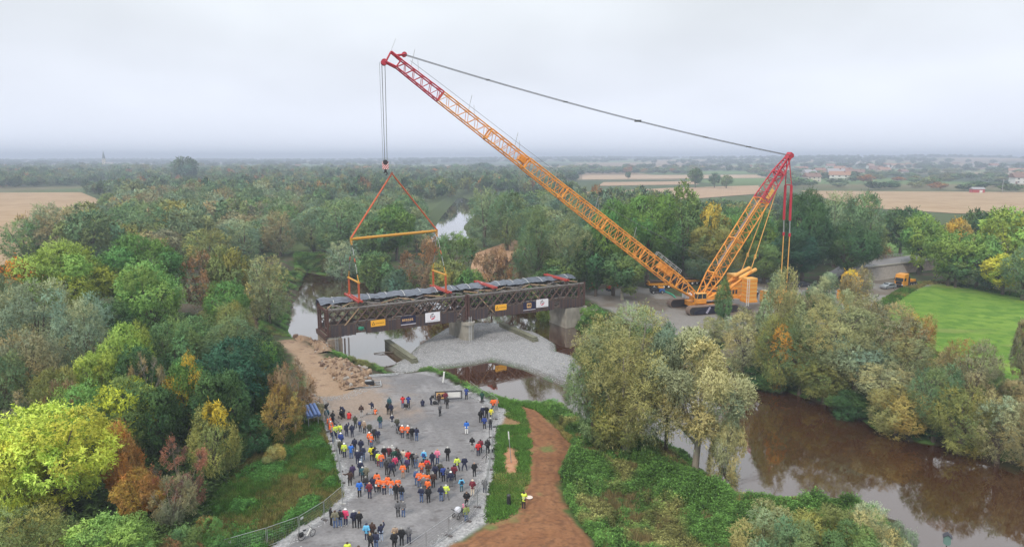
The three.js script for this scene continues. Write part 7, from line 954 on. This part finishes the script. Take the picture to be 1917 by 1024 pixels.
P('folded', [-16.41, -71.14], 0, 'teal', 'black', 'wh', 'white-haired person in a teal jacket left of the middle');
P('pockets', [-16.02, -71.2], -5, 'khaki', 'olive', 'gr', 'person in a long olive-grey coat left of the middle');
P('folded', [-15.96, -67.55], 0, 'blue', 'black', 'br', 'person in a bright blue jacket lower left of the crowd');
P('pockets', [-15.54, -68.73], 5, 'dark', 'jeans', 'gr', 'person in a dark jacket between bright blue and maroon');
P('wide', [-14.8, -68.61], -5, 'navy', 'navy', 'dk', 'person in navy behind the maroon jacket');
P('pockets', [-14.83, -67.21], 0, 'maroon', 'navy', 'bald', 'bald person in a maroon jacket lower left of the crowd');
// the dense middle of the crowd
P('pockets', [-16.45, -76.36], 0, 'lemon', 'dark', 'dkl', 'person in hi-vis yellow with long dark hair in the middle');
P('pockets', [-16.03, -76.22], 0, 'black', 'black', 'dkl', 'long-haired person in black right of the hi-vis yellow one');
P('folded', [-15.68, -75.5], 5, 'navy', 'navy', 'gr', 'person in navy behind the small yellow-green vest');
P('stand', [-15.34, -74.8], 0, 'yellow', 'maroon', 'gr', 'person in a yellow-green vest beside an orange vest', { vest: 1 });
P('pockets', [-14.97, -74.52], 0, 'orange', 'jeans', 'gr', 'person in an orange vest and jeans beside the yellow-green vest', { vest: 1 });
P('pockets', [-14.96, -76.29], 5, 'black', 'maroon', 'wh', 'white-haired person in black with dark red trousers');
P('folded', [-14.43, -76.36], 0, 'maroon', 'dark', 'wh', 'white-haired person in maroon in the middle of the crowd');
P('pockets', [-14.08, -76.65], -5, 'light', 'dark', 'wh', 'white-haired person in a pale jacket in the middle of the crowd');
P('pockets', [-13.44, -76], 0, 'brown', 'dark', 'dk', 'person in dark brown in the middle of the crowd');
P('folded', [-13.62, -75.5], 10, 'green', 'dark', 'gr', 'person in dark green in front of the dark brown coat');
P('walk', [-13.01, -75.08], -20, 'black', 'navy', 'dk', 'person in black stepping left of the cream jacket');
P('pockets', [-12.59, -75.36], 0, 'cream', 'pale', 'br', 'person in a cream jacket and pale jeans');
P('pockets', [-11.96, -75.08], 0, 'red', 'navy', 'br', 'person in a bright red jacket behind the purple coat');
P('walk', [-11.44, -74.94], 20, 'black', 'black', 'gr', 'grey-haired person in black with legs apart, right of the red jacket');
P('phone', [-11, -74.38], 0, 'grey', 'jeans', 'gr', 'person in grey and jeans holding up a camera');
P('pockets', [-11.82, -73.29], -5, 'purple', 'black', 'bl', 'person in a long dark purple coat');
P('pockets', [-12.08, -71.84], 0, 'orange', 'beige', 'br', 'person in an orange vest with bare-looking legs in the middle', { vest: 1 });
P('walk', [-13.29, -73.83], 25, 'rose', 'navy', 'gr', 'person in a pinkish red jacket in the middle of the crowd');
P('wide', [-13.41, -72.23], 0, 'navy', 'black', 'dk', 'person in navy with legs apart in front of the pinkish red jacket');
P('folded', [-14.03, -72.62], 5, 'dark', 'dark', 'dk', 'person in dark grey left of the wide-legged navy one');
P('pockets', [-14.04, -74.1], 0, 'grey', 'dark', 'dk', 'person in grey hidden behind the pinkish red jacket');
P('pockets', [-14.48, -69.45], 10, 'orange', 'dark', 'dkl', 'dark-haired orange vest at the far left of the orange group', { vest: 1 });
P('pockets', [-14.09, -68.43], 5, 'orange', 'black', 'br', 'orange vest holding a white helmet at the left of the orange group', { vest: 1, holds: 1, whiteShoes: 1 });
P('folded', [-13.48, -68.07], 0, 'orange', 'navy', 'gr', 'grey-haired orange vest in the middle of the orange group', { vest: 1 });
P('pockets', [-13.25, -68.97], 0, 'orange', 'light', 'br', 'orange vest with light trousers at the back of the orange group', { vest: 1, whiteShoes: 1 });
P('pockets', [-12.74, -68.02], -5, 'orange', 'pale', 'brl', 'long-haired orange vest with pale jeans at the front of the orange group', { vest: 1, whiteShoes: 1 });
P('folded', [-12.05, -68.25], 0, 'orange', 'dark', 'gr', 'orange vest behind two dark jackets, right of the orange group', { vest: 1 });
P('pockets', [-12.04, -66.98], 5, 'black', 'black', 'dk', 'left of two dark jackets in front of the orange vest');
P('pockets', [-11.41, -66.7], -5, 'black', 'jeans', 'dk', 'person in black with jeans in front of the orange vest');
P('pockets', [-11.27, -63.45], 5, 'grey', 'black', 'dk', 'left one of a pair standing alone below the crowd, grey and black');
P('behind', [-10.74, -63.45], -5, 'grey', 'jeans', 'gr', 'right one of a pair standing alone below the crowd, hands behind');
// right middle
P('pockets', [-10.16, -75.22], 0, 'sky', 'navy', 'wh', 'white-haired person with a light blue rucksack in the right crowd', { pack: 'royal' });
P('pockets', [-9.16, -74.8], 0, 'navy', 'navy', 'dk', 'person in navy left of the pink jacket');
P('pockets', [-8.64, -75.5], 0, 'pink', 'jeans', 'bl', 'person in a bright pink jacket');
P('pockets', [-7.53, -76.22], 0, 'black', 'black', 'wh', 'white-haired person in black standing alone right of the pink jacket');
P('wide', [-6.22, -73.56], 5, 'yellow', 'black', 'dk', 'person in hi-vis yellow with legs apart, right of the crowd', { vest: 1 });
P('wide', [-5.39, -73.63], -5, 'navy', 'navy', 'gr', 'person in navy with legs apart beside the hi-vis yellow one');
P('pockets', [-10.08, -72.49], 0, 'orange', 'maroon', 'dkl', 'dark-haired orange vest behind the right orange group', { vest: 1 });
P('pockets', [-9.52, -73.02], 10, 'red', 'navy', 'br', 'person in a red and white vest behind the olive coat', { vest: 1 });
P('pockets', [-9.28, -71.97], 0, 'brown', 'khaki', 'br', 'person in an olive-brown coat behind the right orange group');
P('pockets', [-8.45, -71.45], -5, 'navy', 'black', 'dk', 'stout person in navy-black right of the olive-brown coat');
P('walk', [-7.97, -71.97], 10, 'olive', 'black', 'gr', 'person in dark olive with white shoes in the right crowd', { whiteShoes: 1 });
P('folded', [-7.53, -71.07], 0, 'royal', 'black', 'br', 'person in a blue jacket and black trousers in the right crowd');
P('pockets', [-6.99, -70.94], 0, 'grey', 'navy', 'dk', 'person in grey-navy behind the white helmet');
P('pockets', [-6.38, -71.32], 0, 'maroon', 'black', 'dk', 'person in dark red right of the white helmet');
P('pockets', [-6.6, -69.82], 5, 'navy', 'grey', 'helmet', 'person in navy wearing a white helmet in the right crowd');
P('pockets', [-4.19, -72.23], 0, 'black', 'black', 'bald', 'bald person in black standing alone at the right');
P('pockets', [-10, -69.7], 0, 'orange', 'jeans', 'gr', 'left orange vest of the right orange group', { vest: 1 });
P('stand', [-10.34, -70.19], 0, 'jeans', 'jeans', 'gr', 'person in denim half hidden behind the left orange vest');
P('pockets', [-9.49, -69.45], 0, 'orange', 'dark', 'gr', 'middle orange vest of the right orange group', { vest: 1 });
P('folded', [-9.08, -69.33], 5, 'orange', 'dark', 'dk', 'orange vest with dark hair in the right orange group', { vest: 1 });
P('pockets', [-8.48, -69.63], 0, 'brown', 'black', 'gr', 'person in dark reddish brown right of the right orange group');
P('folded', [-8.83, -67.79], 0, 'orange', 'dark', 'br', 'big orange jacket at the front of the right orange group', { s: 1.06 });
P('pockets', [-9.34, -68.49], 5, 'grey', 'grey', 'gr', 'person in pale grey beside the big orange jacket');
P('pockets', [-9.33, -66.41], 0, 'navy', 'jeans', 'gr', 'grey-haired person in navy and jeans below the right orange group');
P('pockets', [-8.6, -66.3], 0, 'black', 'black', 'dk', 'person in black with a hood below the big orange jacket');
P('pockets', [-7.33, -66.64], 0, 'navy', 'jeans', 'dk', 'person in navy left of the yellow jacket at the lower right');
P('wide', [-6.83, -66.81], 5, 'yellow', 'grey', 'wh', 'white-haired person in hi-vis yellow at the lower right', { vest: 1 });
P('pockets', [-5.37, -68.73], 0, 'sky', 'teal', 'dk', 'child in a light blue jacket with a small rucksack', { s: 0.9, pack: 'navy' });
P('folded', [-4.14, -67.79], 0, 'maroon', 'cream', 'cap-cream', 'person with a straw hat, dark red pack and beige trousers', { pack: 'maroon' });
P('pockets', [-2.88, -68.25], -10, 'grey', 'navy', 'gr', 'person in blue-grey leaning at the lower right fence');
P('pockets', [-4.6, -65.31], 170, 'black', 'black', 'brl', 'woman in black facing the viewer beside the pram');
P('stand', [-4.46, -62.59], 30, 'moss', 'jeans', 'br', 'person in a moss green jacket behind the pram');
P('stand', [-4.84, -64.03], 120, 'pink', 'dark', 'cap-pink', 'toddler in pink between pram and moss green jacket', { s: 0.6 });
// far right of the yard
P('crouch', [-12.76, -94.19], 0, 'navy', 'navy', 'dk', 'person in navy crouching at the far middle of the yard');
P('bend', [-11.62, -94.84], -40, 'black', 'navy', 'dk', 'person in black bending over the black bag');
P('pockets', [-10.47, -94.84], 0, 'brown', 'black', 'cap-black', 'person with a dark hat and grey-brown jacket at the sign frame');
P('pockets', [-9.59, -95.28], 0, 'maroon', 'dark', 'br', 'person in dark red standing at the sign frame');
P('pockets', [-9.18, -93.34], 0, 'dark', 'black', 'dk', 'person in black in front of the sign frame');
P('folded', [-9.89, -90.47], 60, 'grey', 'black', 'gr', 'person in a grey jacket standing alone below the sign frame');
P('phone', [-6.7, -97.07], 0, 'royal', 'black', 'dk', 'person in blue at the grass edge by the pond');
P('folded', [-4.33, -95.5], 0, 'green', 'black', 'dk', 'person in dark green by the shore fence');
P('pockets', [-2.67, -92.71], -20, 'orange', 'navy', 'br', 'left of two red-orange jackets at the shore corner');
P('folded', [-2.21, -92.71], -25, 'orange', 'grey', 'gr', 'right of two red-orange jackets at the shore corner');
P('folded', [-3.99, -89.68], 0, 'navy', 'navy', 'wh', 'white-haired person in navy of the right-hand trio');
P('folded', [-3.46, -89.68], -10, 'black', 'black', 'gr', 'tall dark coat of the right-hand trio', { s: 1.04 });
P('pockets', [-4.22, -88.14], 10, 'black', 'black', 'dk', 'person in black at the left of the right-hand trio');
P('pockets', [-2.78, -89.1], -10, 'lemon', 'dark', 'dk', 'person in bright yellow at the right fence');
P('pockets', [-3.61, -85.92], 0, 'royal', 'black', 'dk', 'person in royal blue near the right fence');
P('folded', [-2.82, -85.65], -10, 'grey', 'navy', 'wh', 'white-haired person in grey with a dark bag at the right fence', { pack: 'black' });
P('folded', [-5.83, -84.14], 0, 'blue', 'white', 'dk', 'person in bright blue with white trousers standing alone');
P('folded', [-4.82, -79.06], 0, 'black', 'light', 'dk', 'person in black with pale trousers near the right fence');
P('pockets', [-3.78, -78.44], 0, 'maroon', 'dark', 'dk', 'person in dark red behind the bright red jacket at the right');
P('pockets', [-4.04, -77.69], 0, 'red', 'navy', 'br', 'person in a bright red jacket near the right fence');
P('pockets', [-2.92, -78.29], 0, 'black', 'black', 'dk', 'person in a black jacket beside the camera tripod at the right');
// the near row
P('folded', [-17.49, -61.9], -60, 'black', 'black', 'dk', 'person in black at the left end of the near row');
P('pockets', [-16.95, -61.41], 0, 'khaki', 'jeans', 'br', 'person in an olive-grey parka in the near row');
P('pockets', [-16.52, -61.6], 0, 'black', 'jeans', 'cap-navy', 'person with a dark blue hat and jeans in the near row', { whiteShoes: 1 });
P('pockets', [-16.05, -61.8], 0, 'rose', 'navy', 'cap-white', 'person in a pink jacket with a white cap in the near row', { whiteShoes: 1 });
P('pockets', [-15.14, -61.41], 5, 'navy', 'black', 'wh', 'white-haired person in navy right of the pink jacket');
P('pockets', [-14.62, -61.36], -5, 'black', 'black', 'bl', 'fair-haired person in black at the right of the near row');
P('pockets', [-13.47, -59.15], 5, 'sky', 'navy', 'cap-navy', 'person in a light blue vest at the bottom of the yard', { whiteShoes: 1 });
P('pockets', [-12.98, -59.34], 0, 'brown', 'dark', 'br', 'person in dark brown at the bottom of the yard');
P('raise', [-12.11, -59.06], 10, 'navy', 'pale', 'dk', 'person in navy with one arm raised at the bottom of the yard', { whiteShoes: 1 });
P('walk', [-12.8, -57.56], -10, 'black', 'black', 'bll', 'fair long-haired person in black at the bottom edge');
P('pockets', [-12.29, -57.56], 0, 'navy', 'jeans', 'dk', 'person in navy and jeans at the bottom edge beside the fair-haired one');
P('folded', [-14.46, -55.88], 0, 'yellow', 'navy', 'br', 'person in hi-vis yellow cut by the bottom edge', { vest: 1 });
P('pockets', [-13.37, -55.39], 0, 'red', 'navy', 'br', 'person in red cut by the bottom edge');
P('pockets', [-10.76, -58.79], 0, 'beige', 'dark', 'gr', 'person in a beige jacket behind a black one at the bottom');
P('pockets', [-10.68, -57.73], 0, 'black', 'black', 'bl', 'person in black in front of the beige jacket at the bottom');
P('pockets', [-10.1, -58.35], -5, 'black', 'black', 'gr', 'broad person in black in the middle of the bottom trio');
P('pockets', [-9.48, -58.61], -10, 'grey', 'navy', 'hood', 'person with a grey hood at the right of the bottom trio');
P('bend', [-18.78, -55.39], -40, 'pink', 'jeans', 'wh', 'white-haired person with a dark rucksack in the lower left corner of the yard', { pack: 'navy' });
// beyond the yard
P('phone', [1.19, -65.2], -30, 'yellow', 'black', 'dk', 'drone pilot in a yellow vest on the grass strip', { vest: 1, nophone: 1 });
P('pockets', [61.26, -171.5], 30, 'yellow', 'navy', 'helmet', 'worker in a yellow top and white helmet behind the crane', { vest: 1 });
P('pockets', [62.07, -171.5], -20, 'navy', 'black', 'helmet', 'worker in navy and white helmet behind the crane');
renderer.render(scene, camera);
